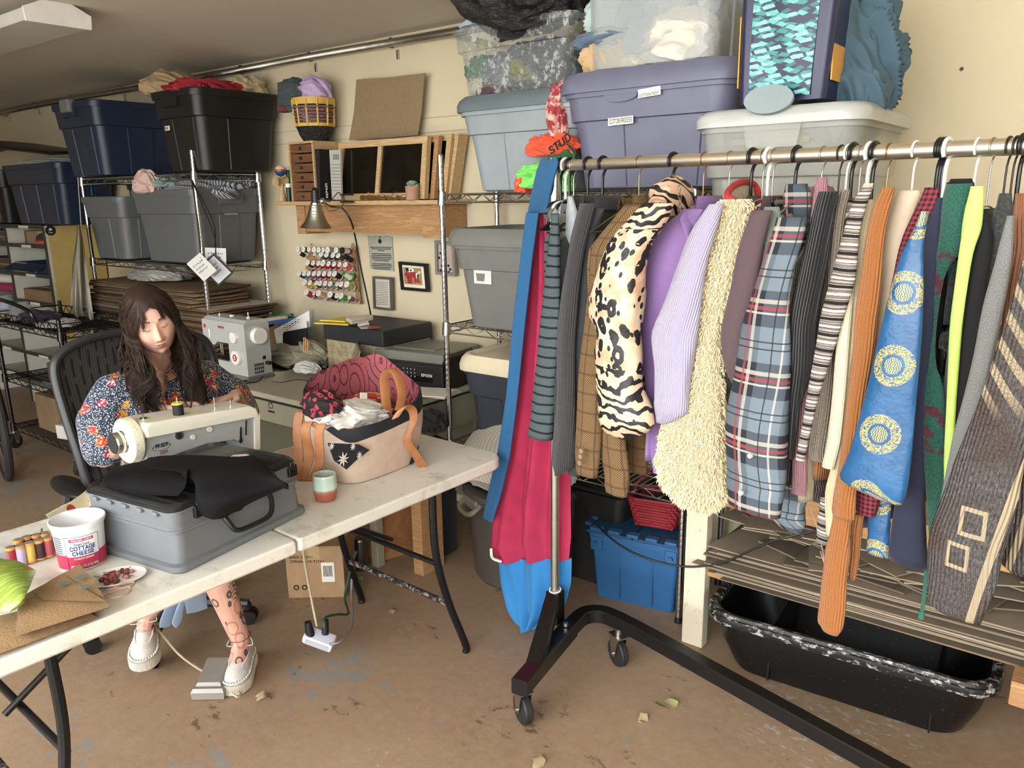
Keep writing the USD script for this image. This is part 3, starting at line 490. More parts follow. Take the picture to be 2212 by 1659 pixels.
# totes above the pigeonholes
tote('storage_tote', 'dark blue tote full of cloth standing on the pigeonhole shelf', -6.55, 2.82, 1.50, .94, .44, .44, TB, ribs=3, taper=.88)
bundle('fabric', 'pale cloth at the rim of the blue tote on the pigeonhole shelf', 'cloth', (-6.5, 2.76, 1.95), (.40, .16, .035), fab('pale_grey_cloth', 'a9a398'), 64, .3, 3.)
tote('storage_tote', 'dark tote at the far left edge on the pigeonhole shelf', -7.52, 2.82, 1.50, .8, .44, .42, TK, ribs=2, taper=.88)
lp = smoothpath([(-7.9, 2.42, 2.10), (-7.3, 2.42, 2.13), (-6.6, 2.44, 2.06), (-5.9, 2.5, 1.99)], 20)
solo('tote_cover', sheet(np.array([[(x, y+k*.5, z+.012*math.sin(3*k)) for k in np.linspace(0, 1, 6)] for x, y, z in lp])[::-1], .02), TK, 'black tote lid lying askew on the blue tote at the far left', 'lid')
# plastic sheet hanging from the left shelving
pl = np.array([[P(*np.array([np.interp(t, [0, .12, .35, .75, 1], [163+4, 150+(1-0)*15, 157, 152, 165])*(1-s)+s*np.interp(t, [0, .2, 1], [172, 182, 207]), 485+t*240]), y=2.42+.035*math.sin(9*s+3*t)+.02*math.sin(21*s)) for s in np.linspace(0, 1, 16)] for t in np.linspace(0, 1, 14)])
solo('plastic_sheet', sheet(pl, .001), PANE('milky_film_sheet', 'c4c0b2', .62, .2), 'milky plastic sheet hanging beside the left wire shelving post', 'plastic sheet')
solo('drawstring', cord([P(168, 383, y=2.49), P(172, 440, y=2.45), P(175, 487, y=2.42)], .003, 5, 10), MAT('pale_string', 'b9b4a6', .8), 'pale string tying the milky plastic sheet to the shelving', 'string')
# black wire cart
W0, W1, V0, V1 = -5.95, -4.98, 2.02, 2.44
ct = wire_unit('wire_cart', 'black wire trolley with jars on top at the far left', W0, W1, V0, V1, .98, (.90, .52, .17), bottom=.14, mat=BLACKM, cat='trolley')
part(ct, 'basket_rim', join(*[cyl((*a, .955), (*b, .955), .004, n=6) for a, b in (((W0, V0), (W1, V0)), ((W1, V0), (W1, V1)), ((W1, V1), (W0, V1)), ((W0, V1), (W0, V0)))], *[zig(a, b, .90, .955, .045) for a, b in (((W0, V0), (W1, V0)), ((W1, V0), (W1, V1)), ((W0, V1), (W1, V1)))]), BLACKM, W=True)
part(ct, 'handle', cord([(W0+.02, V0, .9), (W0-.02, V0-.02, 1.03), (W0+.25, V0-.06, 1.07), (W0+.62, V0-.03, 1.02), (W0+.66, V0, .93)], .013, 8), BLACKM, W=True)
def caster(t, c, r, m_fork, zt, rz=0, wlab=None, w=.024):
    T = TR(*c) @ RZ(rz); k = part(t, 'caster', tf(join(*[hull([(s*(w/2+.006)+a, y, z) for a in (-.002, .002) for y, z in ((-.03, zt), (.03, zt), (-.008, r-.012), (.010, r-.012))]) for s in (-1, 1)], B(w+.02, .066, .005, (0, 0, zt-.006)), cyl((0, 0, zt), (0, 0, zt+.022), .012), cyl((-w/2-.014, 0, r), (w/2+.014, 0, r), .006)), T), m_fork, W=True)
    g = [(-w/2, r-.012), (-w/2, r-.003), (-w/3, r), (w/3, r), (w/2, r-.003), (w/2, r-.012)]
    part(k, 'wheel', tf(lathe([(0, -w/2)]+[(b, a) for a, b in g]+[(0, w/2)], 28), T @ TR(0, 0, r) @ RY(90)), MAT('caster_rubber', '232323', .55, var=.25), W=True)
for x in (W0, W1):
    for y in (V0, V1): caster(ct, (x, y, 0), .05, STEEL, .115, 25)
JG = PANE('jar_glass', 'b9c4c0', .22, .1)
for i, (px, py, h, lab) in enumerate(((26, 726, .12, 'glass jar with a colourful label on the black trolley'), (60, 728, .11, 'plain wide glass jar on the black trolley'), (45, 724, .09, 'small glass tumbler between the two jars on the black trolley'))):
    q = P(px, py, y=2.22-.06*i); q[2] = .905; jr = thing('glass_jar', lab, 'jar', q); part(jr, 'glass', lathe([(.0, 0), (.045, 0), (.05, .01), (.05, h-.03), (.04, h-.015), (.042, h), (.037, h), (.036, h-.018), (.045, h-.032), (.045, .006), (0, .006)], 20), JG)
    if i == 0: part(jr, 'paper_label', lathe([(.0505, .03), (.0512, .03), (.0512, .075), (.0505, .075)], 20), MAT('jar_label', '9aa2b8', .6), 'blue and red label')
bundle('cloth', 'dark purple rag lying between the jars on the black trolley', 'cloth', (-5.52, 2.14, .935), (.18, .09, .05), fab('plum_rag', '2a2638'), 66, .45); bundle('cloth', 'white rag in the basket of the black trolley', 'cloth', (-5.33, 2.16, .915), (.16, .1, .025), fab('white_rag', 'b7b0ab'), 67, .4, 3.)
carton('carton', 'low kraft carton on the middle shelf of the black trolley', (-5.25, 2.25, .53), .4, .3, .12, CB3); solo('paper_ream', tf(B(.32, .24, .09, r=.002), TR(-5.2, 2.2, .175) @ RZ(12)), PAPER, 'stack of white paper on the lowest shelf of the black trolley', 'paper')
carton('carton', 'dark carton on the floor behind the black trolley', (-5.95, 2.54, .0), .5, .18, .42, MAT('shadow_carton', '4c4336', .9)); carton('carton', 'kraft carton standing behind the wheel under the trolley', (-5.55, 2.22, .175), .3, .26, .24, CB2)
# spoked wheel of a bike
wc = np.array([-5.30, 1.72, .36]); T = TR(*wc) @ RZ(-14) @ RX(90); bw = thing('bicycle', 'bicycle with a large spoked wheel and black tyre, cut by the left edge', 'bicycle', wc-[0, 0, .36])
an = np.linspace(0, 2*np.pi, 65)[:-1]; ringp = lambda r: np.stack([r*np.cos(an), r*np.sin(an), 0*an], 1)
part(bw, 'tyre', tf(tube(ringp(.338), .024, 10, closed=True), T), MAT('tyre_rubber', '2a2826', .75, var=.15), W=True); part(bw, 'rim', tf(tube(ringp(.308), .011, 8, closed=True), T), STEEL, W=True); part(bw, 'hub', tf(cyl((0, 0, -.045), (0, 0, .045), .018), T), STEEL, W=True)
part(bw, 'spoke', join([tf(cyl((.02*math.cos(a+.9*(1 if k % 2 else -1)), .02*math.sin(a+.9*(1 if k % 2 else -1)), .03*(-1)**(k//2)), (.30*math.cos(a), .30*math.sin(a), 0), .0014, n=4), T) for k, a in enumerate(np.linspace(0, 2*np.pi, 33)[:-1])]), STEEL, W=True)
part(bw, 'fork_blade', join(cyl(wc+[0, -.05, 0], wc+[-.18, -.05, .62], .014, .016), cyl(wc+[0, .05, 0], wc+[-.18, .05, .62], .014, .016), cyl(wc+[-.18, -.06, .62], wc+[-.18, .06, .62], .02), cyl(wc+[-.18, 0, .6], wc+[-.24, 0, .82], .02)), BLACKM, W=True); part(bw, 'axle', cyl(wc+[0, -.06, 0], wc+[0, .06, 0], .006), STEEL, W=True)
# ---------------------------------------------------------------- corrugated cardboard on the left shelving
rng = random.Random(5)
EDGE = MAT('corrugated_edge', '80633f', .9, pat=lambda g: g.mix(g.step(g.wave(g.obj(), 55., 1.5, 'x'), .3, .6), '6a4f33', '98764d'), bump=.4, bs=300.); LINER = MAT('white_liner', 'b5aea2', .8, var=.08)
def corr(name, label, x0, x1, y0, y1, z, th, rz, white, group):
    t = thing(name, label, 'cardboard', ((x0+x1)/2, (y0+y1)/2, z), rz, group); w, d = x1-x0, y1-y0
    a = np.array([[(-w/2+w*u, -d/2+d*v, .004*math.sin(5*u+z*40)+.003*math.sin(4*v+z*31)) for v in np.linspace(0, 1, 4)] for u in np.linspace(0, 1, 9)])
    m = sheet(a, th); part(t, 'sheet', (m[0]+[0, 0, th/2], m[1], m[2]), EDGE)
    if white: m = sheet(a*[1.004, 1.006, 1]+[0, 0, th+.0], .003); part(t, 'liner', (m[0]+[0, 0, .0015], m[1], m[2]), LINER, 'white paper face')
z = .43; i = 0
while z < 1.145:
    th = rng.choice((.013, .014, .016)); low = z < 1.03
    x1 = (-4.14 if low else -4.30)+rng.uniform(-.02, .02); y1 = 2.94 if low else 2.88
    corr('cardboard_sheet', f'corrugated cardboard sheet, {ordinal(i)} from the bottom of the tall stack behind the chair' if low else f'browner cardboard sheet, {ordinal(i)} from the bottom of the stack behind the chair', -5.57+rng.uniform(-.03, .03), x1, 2.455+rng.uniform(-.03, .03)+(0 if low else .04), y1+rng.uniform(-.03, .02), z, th, rng.uniform(-1.2, 1.2), i % 2 == 1 or z > 1.02 and low, 'corrugated cardboard sheets on the left wire shelving' if low else 'top cardboard sheets on the left wire shelving'); z += th+.0075; i += 1
# badges on lanyards hanging from the near post
for i, (c, ro, col, ed, lab) in enumerate((((436, 577), 38, 'd8d6d0', None, 'white name badge with scribbles, turned on its corner, hanging at the shelving post'), ((467, 583), 40, 'c9ccd2', '17171a', 'white badge in a black frame, turned on its corner, hanging at the shelving post'), ((466, 557), -4, 'd5d6d6', None, 'upright white badge hanging behind the other two at the shelving post'))):
    q = P(*c, x=-4.13+.012*(2-i)); n = EYE-q; n[2] = 0; n /= np.linalg.norm(n); T = AX(q, np.cross((0, 0, 1.), n), (0, 0, 1)) @ RZ(ro-(80 if i == 1 else 0)*0); b = thing('name_badge', lab, 'badge', q-[0, 0, .05])
    w, h = ((.096, .13), (.096, .13), (.113, .113))[i]
    if ed: part(b, 'frame', tf(B(w+.022, h+.022, .003, (0, 0, -.003)), T), MAT('badge_frame', ed, .4), W=True)
    part(b, 'card', tf(B(w, h, .0015), T), MAT('badge_'+col, col, .5), W=True)
    part(b, 'lettering', join([text(s, .010, T @ TR(-w*.36, h*.18-k*.022, .0016), .0004, w=w*(.6 if k else .7)) for k, s in enumerate((('Cut', 'Sew', 'Mend'), ('Collab', 'MAKER', 'staff'), ('Hello', 'Wet'))[i])]), INK, W=True)
    part(b, 'cord', cord([q+[0, 0, .05], q+[-.02, .02, .2], (-4.18, 2.5, 1.78)], .003, 5, 12), INK, W=True)
# ---------------------------------------------------------------- ledge on the back wall
def plate(pts, th=.003, **k):
    """a flat piece of thickness th whose outline is given where it lies, on the plane x=, y= or z="""
    Q = np.array([P(*p, **k) for p in pts]); ax = 'xyz'.index(next(iter(k))); n = np.zeros(3); n[ax] = 1; o = Q.mean(0)
    a, b = [np.eye(3)[i] for i in range(3) if i != ax]; T = np.eye(4); T[:3, 0], T[:3, 1], T[:3, 2], T[:3, 3] = a, b, np.cross(a, b), o
    return ext(np.stack([(Q-o)@a, (Q-o)@b], 1), th, T @ TR(0, 0, -th/2))
def framed(px, ins, y, dep, mull=()):
    """bars of a rectangular frame: outer corners px (TL TR BR BL), bar width ins, depth dep towards the room"""
    o = [P(*p, y=y) for p in px]; c = sum(o)/4; w = np.linalg.norm(o[1]-o[0]); h = np.linalg.norm(o[3]-o[0])
    i = [q+(c-q)*np.array([2*ins/w, 0, 2*ins/h]) for q in o]; d = np.array([0, dep, 0]); bars = []
    for k in range(4): bars.append(hull([q+e for q in (o[k], o[(k+1) % 4], i[k], i[(k+1) % 4]) for e in (d*0, d)]))
    for f in mull:
        a, b = i[0]+(i[1]-i[0])*f, i[3]+(i[2]-i[3])*f; e = np.array([ins*.42, 0, 0]); bars.append(hull([q+s*e+g for q in (a, b) for s in (-1, 1) for g in (d*.15, d*.85)]))
    return bars, i, c
LZ = 1.652
def blk(a, b, y0, y1, r=.003): return B(abs(b[0]-a[0]), y1-y0, abs(b[2]-a[2]), ((a[0]+b[0])/2, (y0+y1)/2, min(a[2], b[2])), r)
le = thing('wall_ledge', 'pine ledge with a tall apron fixed to the back wall, crowded with small things', 'shelf', (-3.2, 2.98, 1.49))
la, lb = P(597, 440, y=2.84), P(950, 436, y=2.84)
part(le, 'board', B(lb[0]-la[0], .24, .022, ((la[0]+lb[0])/2, 2.96, LZ-.022), .002), PINE2, W=True)
aa, ab = P(640, 440, y=2.90), P(965, 500, y=2.90)
part(le, 'apron', B(ab[0]-aa[0]-.04, .014, .145, ((aa[0]+ab[0])/2, 2.915, LZ-.168)), PINE, W=True)
for x in (aa[0]+.035, ab[0]-.09): part(le, 'bracket', B(.07 if x < -3.2 else .14, .18, .16, (x, 2.985, LZ-.183), .003), PINE, W=True)
# six small drawers
f0, f1 = P(624, 309, y=2.86), P(681, 432, y=2.86); dx = thing('drawer_box', 'small pine chest of six tiny dark drawers at the left of the ledge', 'drawer box', ((f0[0]+f1[0])/2, 2.95, LZ))
w = f1[0]-f0[0]; h = .308; WD = MAT('dark_stained_wood', '7a4e2c', .55, pat=woodgrain('7d5230', '5f3c20'), bump=.2)
part(dx, 'case', join(B(.012, .19, h, (-w/2-.006, .005, 0)), B(.012, .19, h, (w/2+.006, .005, 0)), B(w+.024, .19, .012, (0, .005, h)), B(w, .01, h, (0, .095, 0))), PINE2)
for k in range(6):
    d = part(dx, 'drawer', B(w-.006, .17, h/6-.006, (0, -.002, k*h/6+.003), .002), WD); part(d, 'knob', join(tf(lathe([(0, 0), (.004, .002), (.003, .008), (.007, .012), (.006, .016), (0, .018)], 10), TR(0, -.086, (k+.5)*h/6) @ RX(90)), *( [B(.018, .002, .018, (0, -.088, (k+.5)*h/6-.009), .001)] if k else [])), MAT('old_brass', '4d4a3a', .45, .7))
# basket with cloth
BY = MAT('yellow_cane', 'c9a227', .5, var=.12); BP = MAT('purple_cane', '7a4c52', .6, pat=lambda g: g.mix(g.step(g.noise(g.scale(g.obj(), (8, 8, 60)), 3., 3), .45, .55), '8a5a3c', '6b5478')); BK = MAT('black_cane', '221f1d', .5, bfn=lambda g: g.voro(g.obj(), 130.), bump=.8)
bc = P(683, 303, y=2.95); bc[2] = LZ+.322; bk = thing('basket', 'small woven basket, yellow and purple above a black base, on the tiny drawers', 'basket', bc)
part(bk, 'base', lathe([(0, 0), (.068, 0), (.088, .035), (.102, .075), (.098, .075), (.06, .006), (0, .006)], 24), BK, 'black woven base')
for k in range(6): part(bk, 'weave', tf(tube([((.1+.0022*k+(.003 if (i+k) % 2 else -.003))*math.cos(i*math.pi/12), (.1+.0022*k+(.003 if (i+k) % 2 else -.003))*math.sin(i*math.pi/12), .093+k*.0165) for i in range(24)], .007, 6, closed=True), TR(0, 0, 0)), BP)
for r0, z0, hh in ((.103, .075, .016), (.112, .188, .036)): part(bk, 'band', lathe([(r0-.004, z0), (r0+.004, z0), (r0+.006, z0+hh), (r0-.003, z0+hh)], 24), BY)
for k in range(12): a = k*math.pi/6; part(bk, 'stake', cyl((.107*math.cos(a), .107*math.sin(a), .08), (.116*math.cos(a), .116*math.sin(a), .215), .0055, n=6), BY)
LIL = fab('lilac_cloth', 'b49bc4'); bundle('fabric', 'folded lilac cloth standing in the small woven basket', 'cloth', bc+[.03, 0, .255], (.10, .075, .075), LIL, 71, .45, 1.7); bundle('fabric', 'dark grey green garment flopping out of the small woven basket', 'cloth', P(632, 205, y=2.9), (.10, .07, .07), fab('dark_slate_cloth', '3f4a4c'), 72, .5, 1.9, 0)
bundle('fabric', 'dark sleeve with a red trim hanging from the basket', 'cloth', P(616, 233, y=2.9), (.045, .03, .05), fab('dark_slate_red', '4a4c50', '7a2430', 'blotch'), 73, .5, n=4)
solo('fibre_board', plate([(771, 172), (845, 167), (919, 158), (915, 190), (912, 235), (903, 292), (830, 298), (755, 303), (766, 240)], .008, y=3.03), MAT('fibre_board', '8a7350', .95, pat=lambda g: g.mix(g.noise(g.obj(), 70., 5, .75, 2.), '6f5a3b', 'a38a63'), bump=.7, bs=130., bd=.01), 'square of brown fibre felt leaning on the wall above the wooden frames', 'board')
ck = P(648, 300, y=3.05); solo('plastic_strip', B(.012, .003, .05, (ck[0], 3.075, ck[2]-.02)), WHITEP, 'tiny white strip on the wall behind the woven basket', 'strip')
# kendama and glue sticks
kc = P(611, 434, y=2.90); kc[2] = LZ; kd = thing('wooden_toy', 'turned wooden ball and cup toy at the left end of the ledge', 'toy', kc)
part(kd, 'handle', lathe([(0, 0), (.024, 0), (.024, .01), (.016, .05), (.011, .09), (.016, .10), (.011, .135), (0, .14)], 18), PINE2); part(kd, 'cross_cup', tf(lathe([(0, -.035), (.03, -.035), (.018, -.01), (.018, .01), (.03, .035), (.012, .03), (0, .03)], 18), TR(0, -.005, .112) @ RX(90)), PINE2)
v, f = ICO[3]; part(kd, 'ball', (v*.032+[0, 0, .172], f), MAT('toy_ball', 'd9b58a', .3, pat=lambda g: g.ramp(g.xyz(g.obj())[2], [(0, '24407a'), (.165, '24407a'), (.166, 'a2552f'), (.178, 'a2552f'), (.179, 'e0bd93'), (1, 'e0bd93')], False)), 'blue, brown and cream ball')
for i in range(2):
    q = P(625+1.5*i, 434-34*i*0, y=2.92+.05*i); q[2] = LZ; h = .10 if i == 0 else .20; g_ = thing('glue_stick', ('short', 'tall')[i]+' dark green tube with a white cap beside the wooden toy', 'tube', q); part(g_, 'barrel', cyl((0, 0, 0), (0, 0, h-.022), .0145), MAT('tube_green%d' % i, ('123f2a', '1e7a44')[i], .4)); part(g_, 'cap', cyl((0, 0, h-.022), (0, 0, h), .0165), WHITEP)
# books
for i, (x0, x1, top, m, lab) in enumerate(((701, 712, 323, MAT('black_book', '1f1f1f', .5), 'black paperback with white spine lettering'), (713, 737, 324, MAT('grey_book', 'a8a79b', .6), 'pale grey book cover with a barcode, leaning by the wooden frame'))):
    b = thing('book', lab+(' next to the tiny drawers' if i == 0 else ''), 'book', (P((x0+x1)/2, 430, y=2.87)[0], 2.92, LZ))
    Q = [(x0, top), (x1, top), (x1+2, 431), (x0+6, 431)]; part(b, 'cover', plate(Q, .14 if i == 0 else .012, y=2.94 if i == 0 else 2.855), m, W=True)
    if i == 0: part(b, 'lettering', text('REPAIR', .016, AX(P(709, 428, y=2.868), (-.0, 0, 1), (-1, 0, 0)), .001), PAPER, W=True)
    else: part(b, 'barcode', join([plate([(720+k*2.2, 333), (720.9+k*2.2, 333), (720.9+k*2.2, 345), (720+k*2.2, 345)], .002, y=2.848) for k in range(6)]+[plate([(716+j*.1, 355+j*7), (735, 355+j*7), (735, 356.4+j*7), (716+j*.1, 356.4+j*7)], .001, y=2.8485) for j in range(9)]), MAT('faint_print', '6f6e66', .8), W=True)
# wooden window frames
GLZ = MAT('dark_glass', '16130f', .08, spec=.7, var=.3)
for i, (px, ins, y, dep, mu, m, lab) in enumerate((([(731, 308), (923, 294), (916, 430), (724, 432)], .032, 2.875, .03, (.48,), PINE2, 'front wooden window frame with two dark panes leaning on the ledge'), ([(850, 300), (948, 293), (937, 430), (845, 432)], .028, 2.92, .028, (), PINE, 'second wooden window frame, its right strip showing behind the front one'), ([(880, 296), (976, 289), (962, 430), (868, 432)], .03, 2.965, .03, (), PINE2, 'third wooden window frame, behind the second at the shelving post'))):
    fr = thing('display_case', lab, 'frame', (P(px[3][0], px[3][1], y=y)[0]+.2, y, LZ)); bars, inn, c = framed(px, ins, y, dep, mu)
    for b, nme in zip(bars, ['top_bar', 'side_bar', 'bottom_bar', 'side_bar', 'mullion']): part(fr, nme, b, m, W=True)
    part(fr, 'pane', hull([q+np.array([0, e, 0]) for q in inn for e in (dep*.5, dep*.6)]), GLZ, W=True)
fr = thing('wooden_tray', 'shallow wooden box standing on edge at the right end of the ledge', 'box', (-2.6, 3.02, LZ)); bars, inn, c = framed([(915, 293), (991, 289), (972, 430), (895, 432)], .02, 2.985, .07)
for b in bars: part(fr, 'side', b, PINE2, W=True)
part(fr, 'back', hull([q+np.array([0, e, 0]) for q in inn for e in (.06, .068)]), GLZ, W=True)
# spectacles lying on the ledge
GOLD = MAT('gold_wire', 'b58a3a', .3, .9); AMB = PANE('amber_lens', '6b4a1e', .72, .1)
for i, (px, col) in enumerate(((790, 'dark'), (812, 'rose'), (835, 'gold'), (862, 'pale'))):
    q = P(px, 428, y=2.855); q[2] = LZ+.016; s = thing('spectacles', f'{["dark bronze", "rose tinted", "round gold", "thin gold wire"][i]} spectacles, {ordinal(i)} from the left of the row on the ledge', 'glasses', q-[0, 0, .016], -8+6*i, 'spectacles on the ledge')
    el = lambda cx, r=.022: [(cx+r*math.cos(t), .004*math.sin(2*t), .010+.8*r*math.sin(t)) for t in np.linspace(0, 2*np.pi, 21)[:-1]]
    part(s, 'frame', join(*[tube(el(c_), .0016, 5, closed=True) for c_ in (-.028, .028)], cord([(-.007, 0, .018), (0, -.004, .02), (.007, 0, .018)], .0016, 5, 8)), GOLD); 
    for c_ in (-.028, .028): part(s, 'lens', loft([np.array([(c_+(x-c_)*k, y+.001*e, .010+(z-.010)*k) for x, y, z in el(c_)]) for k, e in ((.97, -1), (.97, 1))]), AMB)
    for c_ in (-1, 1): part(s, 'temple', cord([(c_*.05, 0, .014), (c_*.05, .05, .022+.01*i*(i > 1)), (c_*.046, .10, .02), (c_*.044, .12, -.005)], .0014, 5, 14), GOLD)
# succulent
q = P(892, 431, y=2.85); q[2] = LZ; su = thing('potted_succulent', 'small green succulent in a pinkish clay pot on the ledge', 'plant', q); part(su, 'pot', lathe([(0, 0), (.03, 0), (.034, .004), (.036, .068), (.031, .068), (.029, .055), (0, .055)], 22), MAT('clay_pot', 'a3795f', .9, var=.15))
for k in range(22):
    a, e, L = k*2.4, 12+k*3.4, .042-.0011*k; M_ = TR(0, 0, .062+.0006*k) @ RZ(math.degrees(a)) @ RY(-e); v, f = ICO[2]; part(su, 'leaf', tf((v*[L/2, .010, .005]+[L/2, 0, 0], f), M_), MAT('succulent_green', '7f9a7c', .5, var=.15))
# clamp lamp and its cable
lp0 = P(683, 492, y=2.62); S_ = 4.25/F; q = P(683, 492, y=2.62)
lm = thing('clamp_lamp', 'aluminium clamp lamp with a bell shade and black socket clipped to the ledge', 'lamp', q); tilt = RY(4)
part(lm, 'shade', tf(lathe([(.024, .115), (.03, .112), (.034, .09), (.045, .055), (.06, .025), (.076, .006), (.079, 0), (.074, .005), (.057, .026), (.042, .056), (.031, .09), (.024, .11)], 32), tilt), MAT('spun_aluminium', 'b3ada0', .3, 1., bfn=lambda g: g.wave(g.obj(), 60., 0, 'z'), bump=.15))
part(lm, 'socket', tf(lathe([(0, .20), (.012, .198), (.02, .185), (.021, .13), (.024, .112), (0, .112)], 20), tilt), BLACKP); part(lm, 'collar', tf(cyl((0, 0, .112), (0, 0, .125), .0255), tilt), CHROME)
cl = P(741, 430, y=2.82)-q; part(lm, 'arm', join(cord([(.012, 0, .13), (.05, 0, .135), (.07, 0, .13)], .006, 8, 8), (ICO[3][0]*.016+[.062, 0, .132], ICO[3][1]), cord([(.07, 0, .13), tuple(cl*.55+np.array([0, 0, .055])), tuple(cl*.85+[0, 0, .055]), tuple(cl)], .003, 6, 16), cord([(.07, 0, .13), tuple(cl*.5+[0, 0, .01]), tuple(cl*.95+[0, 0, -.03]), tuple(cl+[0, 0, -.005])], .003, 6, 16)), CHROME)
for s in (1, -1): part(lm, 'clamp_jaw', B(.09, .02, .008, (cl[0]+.03, cl[1], cl[2]+s*.018), .002), BLACKP)
wp = [P(684, 425, y=2.62), P(700, 437, y=2.66), P(715, 446, y=2.78), P(738, 449, y=2.83), P(757, 475, y=2.86), P(768, 515, y=2.95), P(778, 570, y=2.97), P(795, 650, y=2.98), P(805, 700, y=2.95)]
solo('lamp_cable', cord(wp, .0045, 6, 50), BLACKP, 'black lamp cable running down the wall from the clamp lamp', 'cable')
# ---------------------------------------------------------------- spool rack
RW = MAT('rack_wood', 'a1764c', .6, var=.15); rk = thing('spool_rack', 'wooden peg rack full of sewing thread hung on the back wall', 'rack', (-3.65, 3.05, 1.05))
for x0, y0, x1, y1 in ((672, 534, 668, 622), (763, 531, 775, 655)): part(rk, 'upright', hull([P(x0+d, y0, y=3.05+e) for d in (-5, 5) for e in (0, .02)]+[P(x1+d, y1, y=3.05+e) for d in (-5, 5) for e in (0, .02)]), RW, W=True)
rows = [(542, 660, 766, 545), (556, 662, 766, 565), (577, 660, 768, 583), (601, 660, 772, 603), (620, 666, 774, 626), (641, 671, 778, 653)]
for y, x0, x1, y2 in rows: part(rk, 'rail', hull([P(px, py+d, y=3.035+e) for px, py in ((x0, y), (x1, y2)) for d in (-2.5, 4) for e in (0, .03)]), RW, W=True)
for x in (673, 762): part(rk, 'hook', tf(tube([(.008*math.cos(t), 0, .008*math.sin(t)) for t in np.linspace(0, 5.2, 12)], .002, 5), TR(*P(x, 529, y=3.06))), STEEL, W=True)
SP = [[(130, 'cream', 'c7ae92', 1), (205, 'dark blue', '2c3144', 1.2), (275, 'yellow and white', 'd9c98c', 1.1), (348, 'white', 'd8d5cb', 1.2), (408, 'blue', '49608f', 1.15), (462, 'brown', '6b4a33', 1), (532, 'beige', '948a70', 1.35), (640, 'grey brown', '8c7f6c', 1.2), (725, 'pale pink', 'd6b5ae', 1.3)],
 [(135, 'black', '1e1d22', 1), (330, 'ivory', 'cdbfa6', .8), (435, 'charcoal', '3a3634', 1.3), (505, 'dark taupe', '4d4540', 1.3), (590, 'chocolate', '4a2b20', 1.25), (655, 'dark brown', '523a33', 1.15), (750, 'jet black', '17161a', 1.1)],
 [(255, 'black', '262325', 1.2), (325, 'crimson', 'a31630', 1.2), (395, 'dark crimson', '8c1528', 1.2), (462, 'bright red', 'b3152a', 1.5), (530, 'wine red', '7f1730', 1.2), (602, 'scarlet', 'b11a33', 1.2), (672, 'salmon pink', 'd08c86', 1.1), (752, 'coral', 'c9423c', 1.2)],
 [(140, 'navy', '1f2238', 1.2), (205, 'teal', '2f7f88', 1.2), (266, 'magenta', 'b02a72', 1.2), (335, 'purple', '714a72', 1.2), (400, 'plum', '7a1d3d', 1.2), (470, 'maroon', '87202e', 1.2), (542, 'lime', '9f9a2f', 1.2), (610, 'black', '241c1a', 1.3), (745, 'green based cream cone', 'd7d3b8', 1.9)],
 [(215, 'gold', 'd0991f', 1.3), (280, 'yellow', 'd8a52a', 1.2), (362, 'black and gold', '3b3016', 1.1), (415, 'silver grey', '857b74', 1.2), (482, 'taupe', '7b7068', 1.2), (550, 'stone grey', '878076', 1.2), (635, 'black and white', '25262c', 1.), (693, 'rose', 'b5787a', 1.2), (775, 'olive', '9b9440', 1.4)],
 [(238, 'red', 'b0222a', 1.4), (320, 'dark red', '7f1b22', .8), (412, 'large peach', 'd3a583', 1.8), (562, 'large black', '1c1c22', 1.7), (637, 'pale grey green', '8c9a8c', 1.2), (697, 'green and gold', '4f9440', 1.3), (795, 'violet', '6a3f63', .9)]]
spk = 0
for r, row in enumerate(SP):
    pegs = []
    for x, nm, col, sc in row:
        px, py = 640+x/6.144, np.interp(640+x/6.144, [rows[r][1], rows[r][2]], [rows[r][0], rows[r][3]])-1
        a = P(px, py, y=3.03); dr = np.array([-.0, -.80, .46 if r else .15]); dr /= np.linalg.norm(dr); rad = .0135*min(sc, 1.45); L = .040*sc**.5+.008; a0 = a+dr*.012; b0 = a0+dr*L
        pegs.append(cyl(a, b0+dr*.004, .0025, n=5)); s = thing('thread_spool', f'{nm} thread spool, {ordinal(row.index((x, nm, col, sc)))} in the {ordinal(r)} row of the wall rack', 'thread', a0, 0, 'thread spools on the wall rack')
        u = np.linspace(0, 1, 5); rr = rad*np.array([.93, .97, .98, .97, .93]) if 'cone' not in nm else rad*np.array([1., .9, .8, .72, .62])
        part(s, 'thread', tube([a0+dr*L*(.1+.8*k) for k in u], rr, 12), MAT('thread_'+col, col, .55, bump=.3, bs=900.), W=True)
        rm_ = MAT('reel_green', '1d7a3e', .4) if 'cone' in nm else BLACKP if nm in ('pale pink', 'jet black') else MAT('reel_white', 'd5d2c8', .45); part(s, 'reel_end', cyl(a0, a0+dr*L*.1, rad*(1.06 if 'cone' not in nm else 1.5), n=12), rm_, W=True); part(s, 'reel_end', cyl(a0+dr*L*.9, b0, rad*(1.04 if 'cone' not in nm else .6), n=12), rm_, W=True)
    part(rk, 'peg', join(pegs), RW, W=True)
